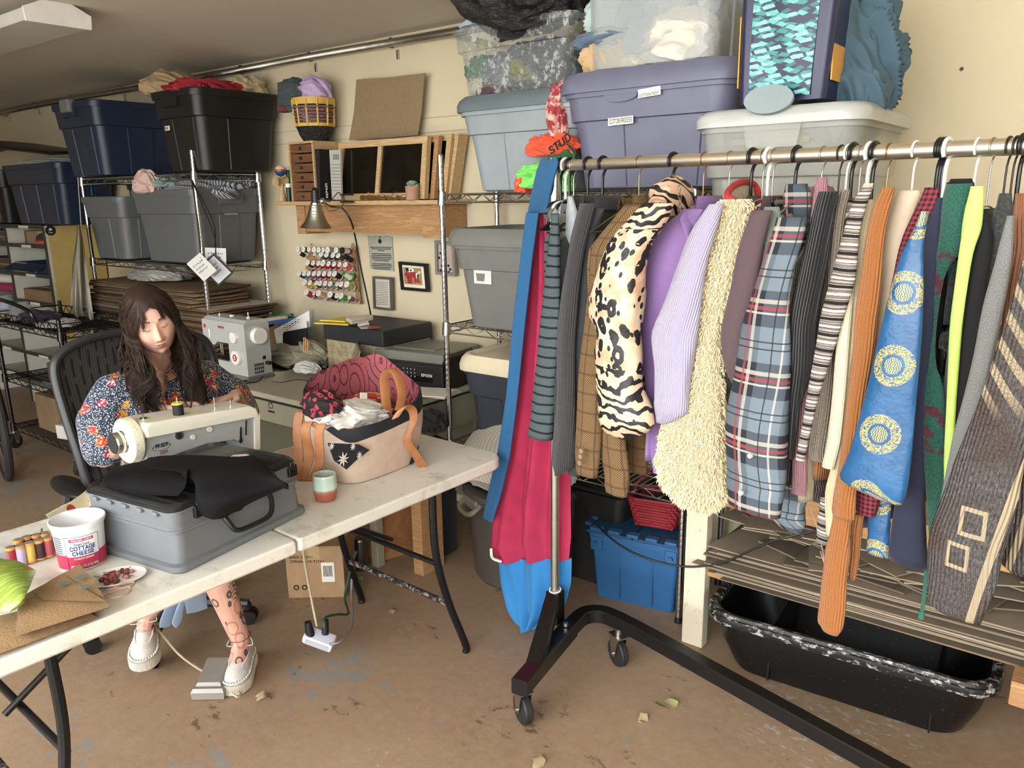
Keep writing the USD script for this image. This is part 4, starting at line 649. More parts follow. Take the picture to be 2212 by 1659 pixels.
# ---------------------------------------------------------------- paper and pictures on the wall
po = thing('paper_notice', 'torn-edged grey paper notice with small print taped to the wall', 'notice', P(820, 585, y=3.07)); q0, q1 = P(797, 512, y=3.07), P(850, 587, y=3.07)
part(po, 'sheet', plate([(794, 509), (803, 511), (812, 509), (822, 511), (834, 509), (847, 512), (851, 586), (800, 580)], .002, y=3.074), MAT('grey_paper', '9d9b8b', .9), W=True)
part(po, 'print', join([plate([(800+i*.2+e, 533+i*3.6), (846+i*.2-e, 534+i*3.6), (846+i*.2-e, 535.4+i*3.6), (800+i*.2+e, 534.4+i*3.6)], .001, y=3.0715) for i, e in enumerate((0, 2, 16, -99, 3, 2, 1, 3, 8, -99, 3, 1, 3, 5))if e > -9]+[tf(ext(Point(0, 0).buffer(.013), .001), AX(P(820.5, 521, y=3.0715), (1, 0, 0), (0, 0, 1))), plate([(819.5, 510.5), (822, 510.5), (822, 514), (819.5, 514)], .001, y=3.0715)]), INK, W=True)
def picture(name, label, px, ins, m, mat_in, dep=.02, y=3.04):
    t = thing(name, label, 'picture', P(*px[3], y=y)); bars, inn, c = framed(px, ins, y, dep)
    for b in bars: part(t, 'frame_bar', b, m, W=True)
    part(t, 'picture_sheet', hull([q+np.array([0, e, 0]) for q in inn for e in (dep*.6, dep*.7)]), mat_in, W=True); return t, inn
t, inn = picture('framed_picture', 'small black framed picture of a red four-legged figure on tan', [(860, 565), (919, 570), (924, 631), (866, 626)], .016, BLACKP, MAT('mount_white', 'd6cfb8', .8))
part(t, 'ground', plate([(871, 577), (909, 580), (912, 616), (874, 613)], .002, y=3.050), MAT('tan_ground', '9c7a45', .8), W=True)
part(t, 'figure', join(*[plate(p, .002, y=3.0482) for p in ([(877, 588), (899, 588), (900, 598), (879, 601)], [(880, 599), (884, 599), (887, 612), (881, 612)], [(886, 600), (889, 599), (891, 612), (886, 612)], [(894, 598), (897, 597), (901, 610), (896, 611)], [(899, 597), (902, 597), (908, 611), (902, 611)], [(873, 594), (877, 588), (879, 591), (875, 597)])]), MAT('figure_red', '9e1c20', .8), W=True); part(t, 'figure_head', join(*[plate(p, .002, y=3.0476) for p in ([(880, 579), (893, 580), (894, 587), (881, 588)], [(898, 590), (902, 589), (903, 601), (899, 601)], [(904, 586), (908, 586), (908, 591), (904, 591)])]), PAPER, W=True); part(t, 'figure_mark', join(*[plate(p, .002, y=3.0471) for p in ([(876, 579), (882, 579), (884, 586), (878, 587)], [(886, 582), (889, 582), (889, 586), (886, 586)], [(901, 594), (903, 593), (904, 600), (901, 600)])]), INK, W=True)
t, inn = picture('framed_picture', 'narrow grey frame around a page of small handwriting below the notice', [(804, 597), (844, 600), (846, 671), (806, 667)], .012, MAT('pewter_frame', '6f6a5d', .45, .5), MAT('page', 'bdb8a8', .8))
part(t, 'print', join([plate([(810, 608+i*3.7), (838, 610+i*3.7), (838, 611.2+i*3.7), (810, 609.2+i*3.7)], .001, y=3.0505) for i in range(14)]), MAT('faint_print2', '77726a', .8), W=True)
t, inn = picture('framed_picture', 'grey framed print half hidden by the shelving post', [(938, 520), (980, 525), (983, 597), (940, 593)], .016, MAT('grey_frame', '7c776f', .6), MAT('print_pink', 'a8988c', .8)); part(t, 'print', join([plate([(x, y), (x+4, y-1), (x+5, y+4), (x+1, y+5)], .001, y=3.0505) for x, y in ((949, 545), (946, 555), (952, 572), (966, 572), (970, 580), (967, 586), (949, 582))]), INK, W=True)
# ---------------------------------------------------------------- desk under the ledge
DT = MAT('desk_top', 'a49d84', .5, spec=.45, var=.05); DB = MAT('desk_paint', '8d8770', .5, var=.04)
dk = thing('desk', 'old olive grey metal desk with a locking drawer against the wall', 'desk', (-3.2, 2.62, 0))
part(dk, 'desk_top', B(1.43, .82, .03, (-3.235, 2.62, .71), .008), DT, W=True); part(dk, 'edge_trim', B(1.425, .815, .008, (-3.235, 2.62, .702)), INK, W=True)
k = part(dk, 'drawer', B(1.36, .02, .105, (-3.235, 2.225, .595), .004), DB, W=True); q = P(585, 876, y=2.214)
part(k, 'lock', tf(lathe([(0, 0), (.017, 0), (.017, .006), (.009, .008), (.007, .005), (0, .005)], 18), TR(*q) @ RX(90)), STEEL, W=True); part(k, 'name_plate', B(.05, .003, .008, (q[0], 2.214, q[2]-.035)), INK, W=True)
part(dk, 'side_panel', B(.02, .76, .16, (-2.54, 2.63, .54), .003), DB, W=True); part(dk, 'side_panel', B(.02, .76, .68, (-3.92, 2.63, .02), .003), DB, W=True)
part(dk, 'back_panel', B(1.36, .015, .60, (-3.235, 2.98, .10)), DB, W=True)
for x in (-2.56,): 
    for y in (2.27, 2.98): part(dk, 'leg', B(.045, .045, .54, (x, y, 0), .004), DB, W=True)
# domestic sewing machine
SG = MAT('machine_grey', 'a9aba6', .4, spec=.45, var=.03); SG2 = MAT('machine_dark_grey', '6d706e', .5); MW = MAT('machine_white', 'deddd6', .4)
sm = thing('sewing_machine', 'grey domestic sewing machine with white dials on the desk by the folders', 'sewing machine', (-3.73, 2.40, .74))
pts = [(-.20, .0), (.185, 0), (.185, .30), (-.205, .30), (-.205, .20), (-.185, .165), (-.10, .165), (-.075, .185), (.03, .185), (.03, .085), (-.20, .085)]
part(sm, 'body', ext(Polygon(pts).buffer(-.008).buffer(.008), .15, TR(0, .075, 0) @ RX(90)), SG); part(sm, 'base', B(.40, .17, .022, (-.005, 0, 0), .004), SG2)
part(sm, 'top_cover', hull([(x, y, z) for x, y, z in ((-.205, -.075, .295), (.187, -.075, .295), (-.205, .075, .295), (.187, .075, .295), (-.19, -.05, .315), (.175, -.05, .315), (-.19, .05, .315), (.175, .05, .315))]), SG)
dial = lambda r, h: [(0, 0), (r, 0), (r, h*.7), (r*.93, h), (0, h)]
for x, z, r, nm in ((.10, .225, .030, 'stitch_dial'), (.105, .118, .040, 'pattern_dial')): part(sm, nm, tf(lathe(dial(r, .018), 28), TR(x, -.075, z) @ RX(90)), MW)
part(sm, 'emblem', tf(cyl((0, 0, 0), (0, 0, .002), .018, n=24), TR(.105, -.093, .118) @ RX(90)), MAT('emblem_red', 'b3202c', .5)); part(sm, 'lettering', text('S', .02, AX((.098, -.0955, .109), (1, 0, 0), (0, 0, 1)), .001, True), MW)
part(sm, 'hand_wheel', tf(lathe(dial(.044, .03), 30), TR(.185, 0, .232) @ RY(90)), MW); part(sm, 'lettering', text('SINGER', .011, AX((-.055, -.0755, .262), (1, 0, 0), (0, 0, 1)), .001, True), MAT('letter_red', 'a33038', .5)); part(sm, 'badge', tf(cyl((0, 0, 0), (0, 0, .0015), .011, n=16), TR(-.18, -.075, .262) @ RX(90)), MAT('emblem_red', '', .5))
part(sm, 'needle_bar', join(cyl((-.13, -.02, .165), (-.13, -.02, .11), .005, n=8), cyl((-.115, -.02, .165), (-.115, -.02, .10), .003, n=8), B(.03, .02, .006, (-.125, -.02, .094))), STEEL); part(sm, 'needle_plate', B(.16, .12, .004, (-.10, 0, .085)), INK); part(sm, 'thread_lever', join(B(.012, .006, .05, (-.135, -.078, .20), .002), cyl((-.1, -.03, .315), (-.1, -.03, .332), .004, n=8), cyl((.09, .02, .315), (.09, .02, .345), .003, n=8), cyl((.12, 0, .315), (.12, 0, .325), .009, n=10), cyl((-.03, 0, .315), (-.03, 0, .324), .012, n=10)), MW)
part(sm, 'vent_slot', join([B(.002, .006, .014, (.186, -.03+.012*i, .03+.02*j)) for i in range(5) for j in range(3)]), INK, kind='stuff'); part(sm, 'plug', join(B(.03, .02, .018, (.198, .045, .07), .003), B(.002, .018, .018, (.186, .03, .10))), BLACKP)
sc = thing('thread_clippers', 'yellow handled thread clippers on the desk in front of the grey machine', 'scissors', P(494, 819, z=.742)); part(sc, 'handle', join(tube([(.035*math.cos(t), .012*math.sin(t), .005) for t in np.linspace(0, 2*np.pi, 18)[:-1]], .004, 6, closed=True), cord([(.03, .004, .005), (.06, .0, .005)], .003, 5, 4)), MAT('clipper_yellow', 'd8b21c', .4)); part(sc, 'blade', B(.04, .008, .003, (.075, 0, .003), .001), STEEL)
for i, pts in enumerate(([(570, 800), (545, 818), (510, 828), (485, 848), (470, 880)], [(572, 803), (560, 822), (530, 828), (500, 836), (480, 862)])): q = [P(*p, z=.746+.006*i) for p in pts]; q[-1] = q[-1]+[0, -.03, -.12]; solo('power_cable', cord(q, .004, 6, 24), BLACKP, ('upper', 'lower')[i]+' black power cable running from the grey sewing machine off the desk', 'cable')
# file sorter and folders
fs = thing('file_sorter', 'black upright file sorter on the desk holding folders and papers', 'file sorter', P(610, 790, z=.74)+[0, .05, 0]); part(fs, 'divider', plate([(612, 722), (614, 717), (663, 708), (664, 760), (660, 790), (612, 795)], .006, y=2.66), MAT('matt_black', '121212', .6), W=True); part(fs, 'divider', plate([(556, 705), (590, 700), (592, 790), (556, 790)], .006, y=2.80), MAT('matt_black', '', .6), W=True); part(fs, 'base', B(.44, .26, .03, (-3.62, 2.72, .742), .004), MAT('matt_black', '', .6), W=True)
for i, (pts, y, c, lab) in enumerate((([(531, 693), (560, 686), (632, 677), (634, 694), (560, 702), (558, 780), (545, 780)], 2.88, '2e6f62', 'teal green hanging folder at the back of the file sorter'), ([(555, 689), (628, 678), (630, 684), (556, 696)], 2.86, '3d8a52', 'bright green folder edge behind the blue folder'), ([(568, 697), (585, 693), (637, 686), (640, 740), (580, 770), (568, 776)], 2.82, '2f5f9a', 'blue folder in the middle of the file sorter'), ([(582, 708), (600, 701), (602, 770), (584, 776)], 2.77, '8a6238', 'brown folder beside the white printed pages'), ([(556, 690), (620, 682), (620, 688), (557, 697)], 2.84, 'c9a98f', 'pale folder tab in the file sorter'), ([(569, 702), (577, 700), (584, 778), (572, 778)], 2.76, 'c9c9c2', 'sheaf of white pages between the blue and brown folders'))): solo('folder', plate(pts, .012, y=y), MAT('folder_'+c, c, .6), lab, 'folder')
for i, (pts, y, lab) in enumerate((([(592, 712), (668, 671), (670, 706), (612, 722), (610, 775), (604, 776)], 2.71, 'printed page leaning out to the right of the file sorter'), ([(596, 715), (662, 693), (664, 712), (614, 722), (612, 780), (606, 780)], 2.685, 'printed page standing in front of the leaning one in the file sorter'))):
    pg = thing('printed_page', lab, 'paper', P(610, 780, y=y)); part(pg, 'sheet', plate(pts, .003, y=y), MAT('bright_page', 'd8d7d0', .8), W=True); part(pg, 'print', join([plate([(612+i*6+6*j, 712-4*j-k*5), (616+i*6+6*j, 710.5-4*j-k*5), (616+i*6+6*j, 711.6-4*j-k*5), (612+i*6+6*j, 713.1-4*j-k*5)], .001, y=y-.0025) for j in range(5) for k in range(2 if i else 3)]), INK, W=True)
solo('glass_bottle', lathe([(0, 0), (.028, 0), (.03, .01), (.03, .13), (.013, .20), (.013, .27), (.016, .275), (.016, .285), (.011, .285), (.011, .20), (.027, .13), (.027, .006), (0, .006)], 20, c=(*P(677, 735, y=2.93)[:2], .745)), JG, 'empty clear glass bottle behind the printed pages on the desk', 'bottle')
pc = P(651, 792, z=.742); solo('pen_cup', lathe([(0, 0), (.036, 0), (.036, .11), (.033, .11), (.033, .005), (0, .005)], 18, c=tuple(pc+[.06, .05, 0])), MAT('matt_black', '', .6), 'black pen cup on the desk behind the khaki cloth', 'cup')
for i in range(3): solo('clothespin', hull([P(655+i*4, y_, y=2.60)+np.array([e, f, 0]) for y_ in (729+i*3, 765) for e in (0, .008) for f in (0, .012)]), PINE2, ('tallest', 'middle', 'shortest')[i]+' wooden clothespin standing in the black pen cup', 'clothespin')
KH = fab('khaki_cloth', '8f8770', '837b64', 'heather'); bundle('fabric', 'heap of crumpled khaki cloth in the middle of the desk', 'cloth', P(640, 795, z=.74)+[0, .05, .055], (.20, .13, .075), KH, 81, .5, 2.3); bundle('fabric', 'raised fold of khaki cloth at the back of the khaki heap', 'cloth', P(670, 770, y=2.66), (.11, .06, .07), KH, 83, .5, 2.0); bundle('fabric', 'white cloth showing in the khaki heap', 'cloth', P(665, 796, z=.80), (.075, .05, .035), fab('white_cloth', 'b9b8b2'), 84, .4)
sw_ = np.array([[P(585+s*112+10*math.sin(3*t), 800+t*22+3*math.sin(9*s), z=.745+.02*(1-t)*(1+math.sin(7*s+2*t))*.5) for s in np.linspace(0, 1, 24)] for t in np.linspace(0, 1, 6)]); solo('fabric', sheet(sw_[::-1], .004), KH, 'flat frayed edge of khaki cloth spread on the desk', 'cloth')
solo('charger_cable', cord([P(p[0], p[1], z=.746) for p in ((685, 790), (712, 800), (716, 810), (700, 815), (670, 812))], .003, 5, 20), BLACKP, 'thin black cable curling beside the khaki heap', 'cable')
# box with a black lid, and what lies on it
MW2 = MAT('mottled_board', 'a2916a', .8, pat=lambda g: g.mix(g.step(g.noise(g.obj(), 34., 5, .75), .4, .62), 'a89a77', '857350'), bump=.2)
bx = thing('storage_box', 'mottled tan box with a matt black lid at the back of the desk', 'box', (-3.10, 2.84, .74)); part(bx, 'body', B(.44, .34, .22, r=.004), MW2); part(bx, 'lid', B(.46, .36, .085, (0, 0, .195), .008), MAT('black_lid', '26272a', .5, var=.15), 'matt black lid')
for i, (pts, z, c) in enumerate((([(678, 698), (735, 688), (806, 683), (752, 702)], 1.024, 'd7b916'), ([(690, 692), (757, 684), (800, 681), (745, 695)], 1.034, 'e0c61c'))): solo('folder', plate(pts, .006, z=z), MAT('folder_yellow%d' % i, c, .5), ('lower', 'upper')[i]+' yellow paper folder on the black lid', 'folder')
for i in range(3): solo('paper_sheet', plate([(748, 692-3*i), (800, 686-3*i), (806, 690-3*i), (760, 700-3*i)], .004, z=1.042+.006*i), PAPER, f'{ordinal(i)} white sheet from the bottom on the yellow folders', 'paper')
solo('stapler', hull([P(x, y, z=1.024)+np.array([0, 0, h]) for x, y, h in ((772, 701, 0), (798, 698, 0), (772, 705, 0), (798, 702, 0), (775, 702, .02), (795, 699, .016))]), WHITEP, 'small white clip at the front of the black lid', 'clip'); 
for i, c in enumerate(('c9c2b8', '9e3a33')): solo('card', plate([(775+18*i, 706), (800+18*i, 704), (805+18*i, 709), (780+18*i, 711)], .001, z=1.0235+.0012*i), MAT('card_'+c, c, .6), ('white', 'red printed')[i]+' card lying on the black lid', 'card')
# laptop
a, b, c_ = P(650, 834, z=.742), P(727, 856, z=.742), P(752, 815, z=.742); d_ = c_-b; L0 = (a+b)/2; xa = b-a; xa /= np.linalg.norm(xa); ya = np.cross([0, 0, 1], xa); W_ = .30; ALU = MAT('laptop_aluminium', '8d8d8c', .4, .8)
lt = thing('laptop', 'open aluminium laptop facing away behind the tote bag on the desk', 'laptop', (-3.08, 2.47, .742), 52)
part(lt, 'base', B(.21, .30, .013, r=.003), ALU); part(lt, 'keyboard', B(.09, .26, .001, (-.03, 0, .013)), BLACKP); part(lt, 'trackpad', B(.06, .09, .0008, (.06, 0, .013)), STEEL)
T_ = TR(.105, 0, .013) @ RY(16); part(lt, 'screen', tf(B(.006, .30, .20, (0, 0, 0), .003), T_), ALU); part(lt, 'display', tf(B(.001, .285, .18, (-.0036, 0, .01)), T_), MAT('dark_display', '1d1c20', .12, spec=.7))
# printer
PG = MAT('printer_grey', '77796f', .45); pr = thing('printer', 'black inkjet printer with a grey scanner lid at the right end of the desk', 'printer', (-2.745, 2.84, .74), 8)
part(pr, 'body', B(.42, .33, .135, (0, 0, 0), .012), BLACKP); part(pr, 'scanner_lid', join(B(.42, .34, .05, (0, .01, .138), .01), B(.27, .10, .006, (-.02, -.04, .186), .002)), PG, 'grey scanner lid'); part(pr, 'scanner_glass_rim', B(.41, .32, .02, (0, 0, .12), .004), BLACKP)
part(pr, 'control_panel', tf(B(.34, .006, .075, (0, 0, 0), .002), TR(-.02, -.165, .045) @ RX(-6)), MAT('gloss_black', '0c0c0d', .12)); part(pr, 'output_tray', B(.30, .12, .012, (-.02, -.19, .012), .003), BLACKP)
part(pr, 'button', join([cyl((-.02+.022*i, -.172, .07+.018*j), (-.02+.022*i, -.1695, .07+.018*j), .004, n=8) for i in range(4) for j in range(3)]), MAT('button_grey', '9b9b9b', .4)); part(pr, 'lettering', text('EPSON', .014, AX((.085, -.171, .075), (1, 0, 0), (0, 0, 1)), .001, True), PAPER); part(pr, 'side_panel', hull([(.205, y, z) for y, z in ((-.17, .14), (.10, .14), (.10, .185), (-.13, .185))]+[(.222, y, z) for y, z in ((-.16, .145), (.09, .145), (.09, .17), (-.14, .17))]), BLACKP)
for i in range(4): solo('paper_sheet', tf(B(.23, .16, .006, r=.001), TR(*(P(935, 850, z=.742+.0065*i)+[-.01*i, .0, 0])) @ RZ(10+4*i)), PAPER, f'{ordinal(i)} sheet from the bottom of the loose paper pile in front of the printer', 'paper')
solo('red_cable', cord([P(800, 783, y=2.66), P(812, 776, y=2.62), P(824, 790, y=2.60)], .003, 5, 12), MAT('cable_red', '8e2f24', .5), 'short red cable between the box and the printer', 'cable')
# wooden chest and black cloth below the right end of the desk
wt = thing('tool_chest', 'wooden chest with an iron handle on the floor under the right end of the desk', 'chest', (-2.62, 2.52, 0), -14); part(wt, 'body', B(.20, .46, .47, (0, 0, 0), .004), MAT('fir_plywood', 'a06e3c', .6, pat=woodgrain('a87640', '8a5526', (40, 3, 3)), bump=.2)); part(wt, 'lid', B(.21, .47, .03, (0, 0, .47), .004), PINE); part(wt, 'handle', cord([(.0, -.09, .50), (.0, -.085, .53), (0, -.02, .545), (0, .05, .53), (0, .055, .50)], .006, 8, 16), MAT('iron', '4a4a48', .45, .8))
solo('plank', B(.06, .14, .60, (-2.34, 2.38, 0), .003), PINE, 'upright pine plank standing under the folding table behind its legs', 'plank'); fab('black_cloth', '131316'); solo('fabric', sheet(np.array([[P(846+s*140, 1060+t*(190-s*62), y=2.50+.02*math.sin(14*s)+.05*s) for s in np.linspace(0, 1, 30)] for t in np.linspace(0, 1, 8)])[::-1], .006), fab('black_cloth', ''), 'black cloth hanging like a curtain behind the table legs', 'cloth'); bundle('fabric', 'dark cloth bunched on the wooden chest beside the shelving post', 'cloth', P(930, 915, y=2.56), (.07, .06, .06), fab('charcoal_cloth', '26282b'), 92, .4)
solo('steel_can', lathe([(0, 0), (.032, 0), (.034, .01), (.034, .14), (.03, .15), (0, .15)], 20, c=(*P(775, 1150, y=2.2)[:2], 0)), MAT('dark_steel', '6f6f6f', .25, 1.), 'narrow steel canister on the floor behind the table legs', 'canister')
# ---------------------------------------------------------------- white folding table
def patch(rows, nu=24, nv=16):
    """a smooth surface through rows of points"""
    A = np.array([smoothpath(r, nu) for r in rows]); m = min(len(a) for a in A); A = A[:, :m]
    C = [smoothpath(A[:, j], nv) for j in range(m)]; return np.stack(C, 1)
def pillow(rows, t, nu=24, nv=14, wr=0., seed=0):
    """a padded patch: thickness t swelling away from the rim, with wr of wrinkles"""
    g = patch(rows, nu, nv); m, n = g.shape[:2]; v, f, _ = grid(g); nn = vnormals(v, f).reshape(m, n, 3)
    w = np.sin(np.pi*np.linspace(0, 1, m))[:, None]**.5*np.sin(np.pi*np.linspace(0, 1, n))[None]**.5
    if wr: w = w+0; q = g*14+seed; nz = (meshkit.noise(q*np.array([1, 1, .6]), seed)-.5)+.5*(meshkit.noise(q*2.3, seed+1)-.5)
    else: nz = 0
    top = g+nn*((t*w+wr*nz)[..., None] if wr else (t*w)[..., None]); bot = g-nn*(t*.35*w)[..., None]
    a, b = sheet(top, .0005), bot
    v1, f1, _ = grid(top); v2, f2, _ = grid(bot); N = m*n; e = np.concatenate([np.arange(n), np.arange(1, m)*n+n-1, (m-1)*n+np.arange(n-2, -1, -1), np.arange(m-2, 0, -1)*n]); e2 = np.roll(e, -1); U = a[2][:N]
    return np.vstack([v1, v2]), np.vstack([f1, f2[:, ::-1]+N, tri(np.stack([e2, e, e+N, e2+N], 1))]), np.vstack([U, U])
TW = MAT('table_plastic', 'cdc8b8', .45, spec=.4, pat=lambda g: g.mix(g.step(g.noise(g.obj(), 7., 5, .7), .52, .72), 'dcd8cb', 'b3ab9a'), bump=.12, bs=220.)
tb = thing('folding_table', 'long white folding table with black steel legs in front of the seated woman', 'table', (-2.085, 1.245, 0), -1.7)
for s, nm in ((1, 'table_half'), (-1, 'table_half')):
    R = []
    for k, z in ((-.008, .0), (0, .008), (0, .037), (-.004, .043), (-.012, .045)):
        w, d = .735+2*k, .912+2*k; o = []
        for cx, cy, a, r in ((w/2, d/2, 0, .075 if s > 0 else .012), (-w/2, d/2, 90, .075 if s > 0 else .012), (-w/2, -d/2, 180, .012 if s > 0 else .075), (w/2, -d/2, 270, .012 if s > 0 else .075)):
            sx, sy = np.sign(cx), np.sign(cy); o += [(cx-sx*r+r*math.cos(math.radians(a+15*i)), cy-sy*r+r*math.sin(math.radians(a+15*i))) for i in range(7)]
        R.append(np.hstack([np.array(o)+[0, s*.459], np.full((28, 1), .70+z)]))
    part(tb, nm, loft(R), TW)
    lg = [cord([(q*.27, s*.62, .69), (q*.275, s*.62, .45), (q*.285, s*.66, .25), (q*.30, s*.73, .04), (q*.30, s*.735, 0)], .014, 10, 20) for q in (-1, 1)]
    for l in lg: part(tb, 'leg', l, MAT('table_leg_black', '17181a', .35, .3, var=.3, vs=60))
    part(tb, 'crossbar', cyl((-.275, s*.62, .40), (.275, s*.62, .40), .010), BLACKM); part(tb, 'crossbar', cyl((-.288, s*.672, .22), (.288, s*.672, .22), .011), MAT('rusty_bar', '2c2825', .6, pat=lambda g: g.mix(g.step(g.noise(g.obj(), 60., 4, .7), .5, .6), '1b1a1a', '8a8279')))
    part(tb, 'brace', join(cyl((0, s*.66, .40), (0, s*.22, .68), .009), B(.06, .05, .03, (0, s*.22, .67))), BLACKM)
# office chair
CHM = MAT('chair_graphite', '2d2e2f', .38, spec=.4); ch = thing('office_chair', 'graphite mesh office chair that the woman sits in', 'chair', (-2.84, 1.42, 0))
bp = [P(*p, x=-2.93+dx) for p, dx in (((190, 1050), .10), ((170, 985), .08), ((142, 900), .04), ((118, 810), 0), ((128, 768), -.01), ((175, 738), -.02), ((250, 720), -.04), ((340, 713), -.04), ((420, 724), -.02), ((452, 748), -.01), ((466, 800), 0), ((462, 870), .04), ((455, 930), .08), ((440, 1000), .1))]
bq = smoothpath(bp, 70); part(ch, 'back_frame', tube(np.vstack([bq, bq[:1]*.5+bq[-1:]*.5])[:-1], .0165, 10, closed=True), CHM, W=True)
c0 = bq.mean(0); gm = np.array([[c0+(q-c0)*k+np.array([-.045*(1-k*k), 0, 0]) for q in np.vstack([bq, bq[:1]])] for k in np.linspace(.02, .97, 10)])
def meshback(g):
    y, z = g.xyz(g.pos())[1:]; st = g.gt(g.frac(g.mul(y, 95.)), .55); sl = g.mul(g.gt(g.frac(g.mul(y, 31.)), .72), g.gt(g.frac(g.addf(g.mul(z, 11.), g.mul(g.m('floor', g.mul(y, 31.)), .37))), .25)); return g.mix(sl, g.mix(st, '2b2a28', '3d3b37'), '0e0e0e')
part(ch, 'back_mesh', grid(gm)[:2], MAT('chair_mesh', '333', .7, pat=meshback, var=0), W=True)
part(ch, 'seat', tf(heap((0, 0, 0), (.26, .26, .045), 2, .03, 1, 0, 3)[:2], TR(-2.70, 1.42, .49)), MAT('seat_black', '1a1a1a', .7), W=True)
for y in (1.13, 1.72): part(ch, 'armrest', tf(heap((0, 0, 0), (.155, .05, .022), 4, .02, 1, 0, 3)[:2], TR(-2.97, y+.03, .645) @ RZ(-6 if y < 1.4 else 6)), MAT('armrest_black', '19191a', .4), W=True); part(ch, 'arm_post', cord([(-3.0, y+.03, .63), (-3.0, y+.03, .52), (-2.92, y+(.12 if y < 1.4 else -.06), .44)], .02, 8, 12), CHM, W=True)
part(ch, 'column', join(cyl((-2.84, 1.42, .1), (-2.84, 1.42, .46), .028), cyl((-2.84, 1.42, .09), (-2.84, 1.42, .22), .04), cord([(-2.84, 1.42, .42), (-3.0, 1.45, .45), (-3.02, 1.46, .7)], .025, 8, 10)), CHM, W=True)
for a in (-104, -46, 40, 112, 184):
    u = np.array([math.cos(math.radians(a)), math.sin(math.radians(a)), 0]); e = np.array([-2.84, 1.42, 0])+u*.30; part(ch, 'base_leg', tube([np.array([-2.84, 1.42, .11]), e+[0, 0, .085]], [.028, .017], 8), CHM, W=True)
    k = part(ch, 'caster', join(cyl(e+[0, 0, .05], e+[0, 0, .085], .012), *[cyl(e+np.cross(u, [0, 0, 1])*s*.008+[0, 0, .030], e+np.cross(u, [0, 0, 1])*s*.026+[0, 0, .030], .030, n=18) for s in (-1, 1)]), BLACKP, W=True)
# ---------------------------------------------------------------- the white and grey sewing machine
PF = MAT('enamel_grey', '9fa3a2', .28, spec=.5, var=.03); PW = MAT('enamel_cream', 'dfdcc8', .25, spec=.5, var=.03)
pm = thing('sewing_machine', 'vintage sewing machine, cream over grey, on the white table in front of the woman', 'sewing machine', (-2.33, 1.30, .745))
gp_ = [(296, 937), (529, 890), (534, 966), (512, 970), (503, 951), (486, 943), (433, 951), (404, 960), (389, 972), (385, 990), (384, 1012), (298, 1026)]
part(pm, 'body', plate(gp_, .11, x=-2.315), PF, W=True)
wt_ = [P(*p, x=-2.315) for p in ((292, 939), (286, 920), (288, 911), (296, 906), (405, 889), (518, 871), (531, 876), (538, 888), (536, 893), (520, 893))]; wc_ = sum(wt_)/len(wt_)
part(pm, 'top_cover', hull([wc_+(q-wc_)*k+np.array([e, 0, 0]) for q in wt_ for k, e in ((1, -.052), (1, .052), (.985, -.062), (.985, .062), (.94, .068), (.94, -.068))]), PW, W=True, smooth=50)
part(pm, 'end_cover', plate([(527, 888), (538, 888), (539, 962), (531, 967), (528, 962)], .125, x=-2.315), PW, W=True); part(pm, 'needle_slot', join(plate([(519, 923), (521, 922), (522, 945), (524, 952), (520, 958), (516, 954), (518, 948)], .004, x=-2.259), plate([(531, 908), (533, 908), (532, 940), (530, 940)], .004, x=-2.251)), INK, W=True)
part(pm, 'base', B(.20, .47, .055, (-2.33, 1.33, .742), .006), PF, W=True)
hc = P(281, 950, x=-2.315); Ty = TR(hc[0], hc[1], hc[2]) @ RX(-90) @ RY(0)
part(pm, 'hand_wheel', tf(lathe([(0, -.022), (.062, -.022), (.069, -.017), (.071, -.006), (.071, .008), (.066, .014), (0, .014)], 36), Ty), MAT('wheel_cream', 'd8d2b6', .3, pat=lambda g: g.mix(g.step(g.voro(g.obj(), 90.), .16, .1), 'd8d2b6', '6b5a3a')), W=True)
part(pm, 'wheel_knob', tf(lathe([(0, -.052), (.030, -.052), (.033, -.048), (.033, -.040), (.030, -.038), (.033, -.036), (.033, -.028), (.030, -.026), (.034, -.022), (0, -.02)], 28), Ty), CHROME, W=True); part(pm, 'knob_cap', tf(cyl((0, 0, -.054), (0, 0, -.052), .029, n=24), Ty), MAT('knob_dark', '2f302e', .4), W=True)
T = AX(P(351, 968, x=-2.2585), (-.0, 1, .0), (0, 0, 1)) @ RZ(-2)
part(pm, 'badge', tf(ext(Point(0, 0).buffer(.0165).buffer(0), .001), AX(P(348.5, 965, x=-2.259), (0, 1, 0), (0, 0, 1)) @ np.diag([1.7, .62, 1, 1])), INK, W=True); part(pm, 'badge_face', tf(ext(Point(0, 0).buffer(.0155), .0014), AX(P(348.5, 965, x=-2.259), (0, 1, 0), (0, 0, 1)) @ np.diag([1.7, .6, 1, 1])), PF, W=True)
part(pm, 'lettering', text('PFAFF', .012, AX(P(336.5, 969.5, x=-2.2573), (0, 1, 0), (0, 0, 1)), .001, True, w=.040), INK, W=True); part(pm, 'model_number', text('259', .010, AX(P(345, 982, x=-2.2585), (0, 1, 0), (0, 0, 1)), .001), MAT('letter_red', '', .5), W=True)
for p, r, m, nm in (((386, 940), .0135, CHROME, 'lens_ring'), ((386, 940), .008, INK, 'lens'), ((452, 927), .009, PAPER, 'screw_cap'), ((416, 944), .008, PAPER, 'screw_cap')): o = P(*p, x=-2.26); part(pm, nm, cyl(o, o+[.004 if nm != 'lens' else .006, 0, 0], r, n=18), m, W=True)
nb = P(522, 968, x=-2.315); part(pm, 'needle_bar', join(cyl(nb, nb-[0, 0, .06], .006), cyl(nb-[0, 0, .05], nb-[0, 0, .085], .002), cyl(nb+[0, .02, 0], nb+[0, .02, -.075], .0035)), STEEL, W=True)
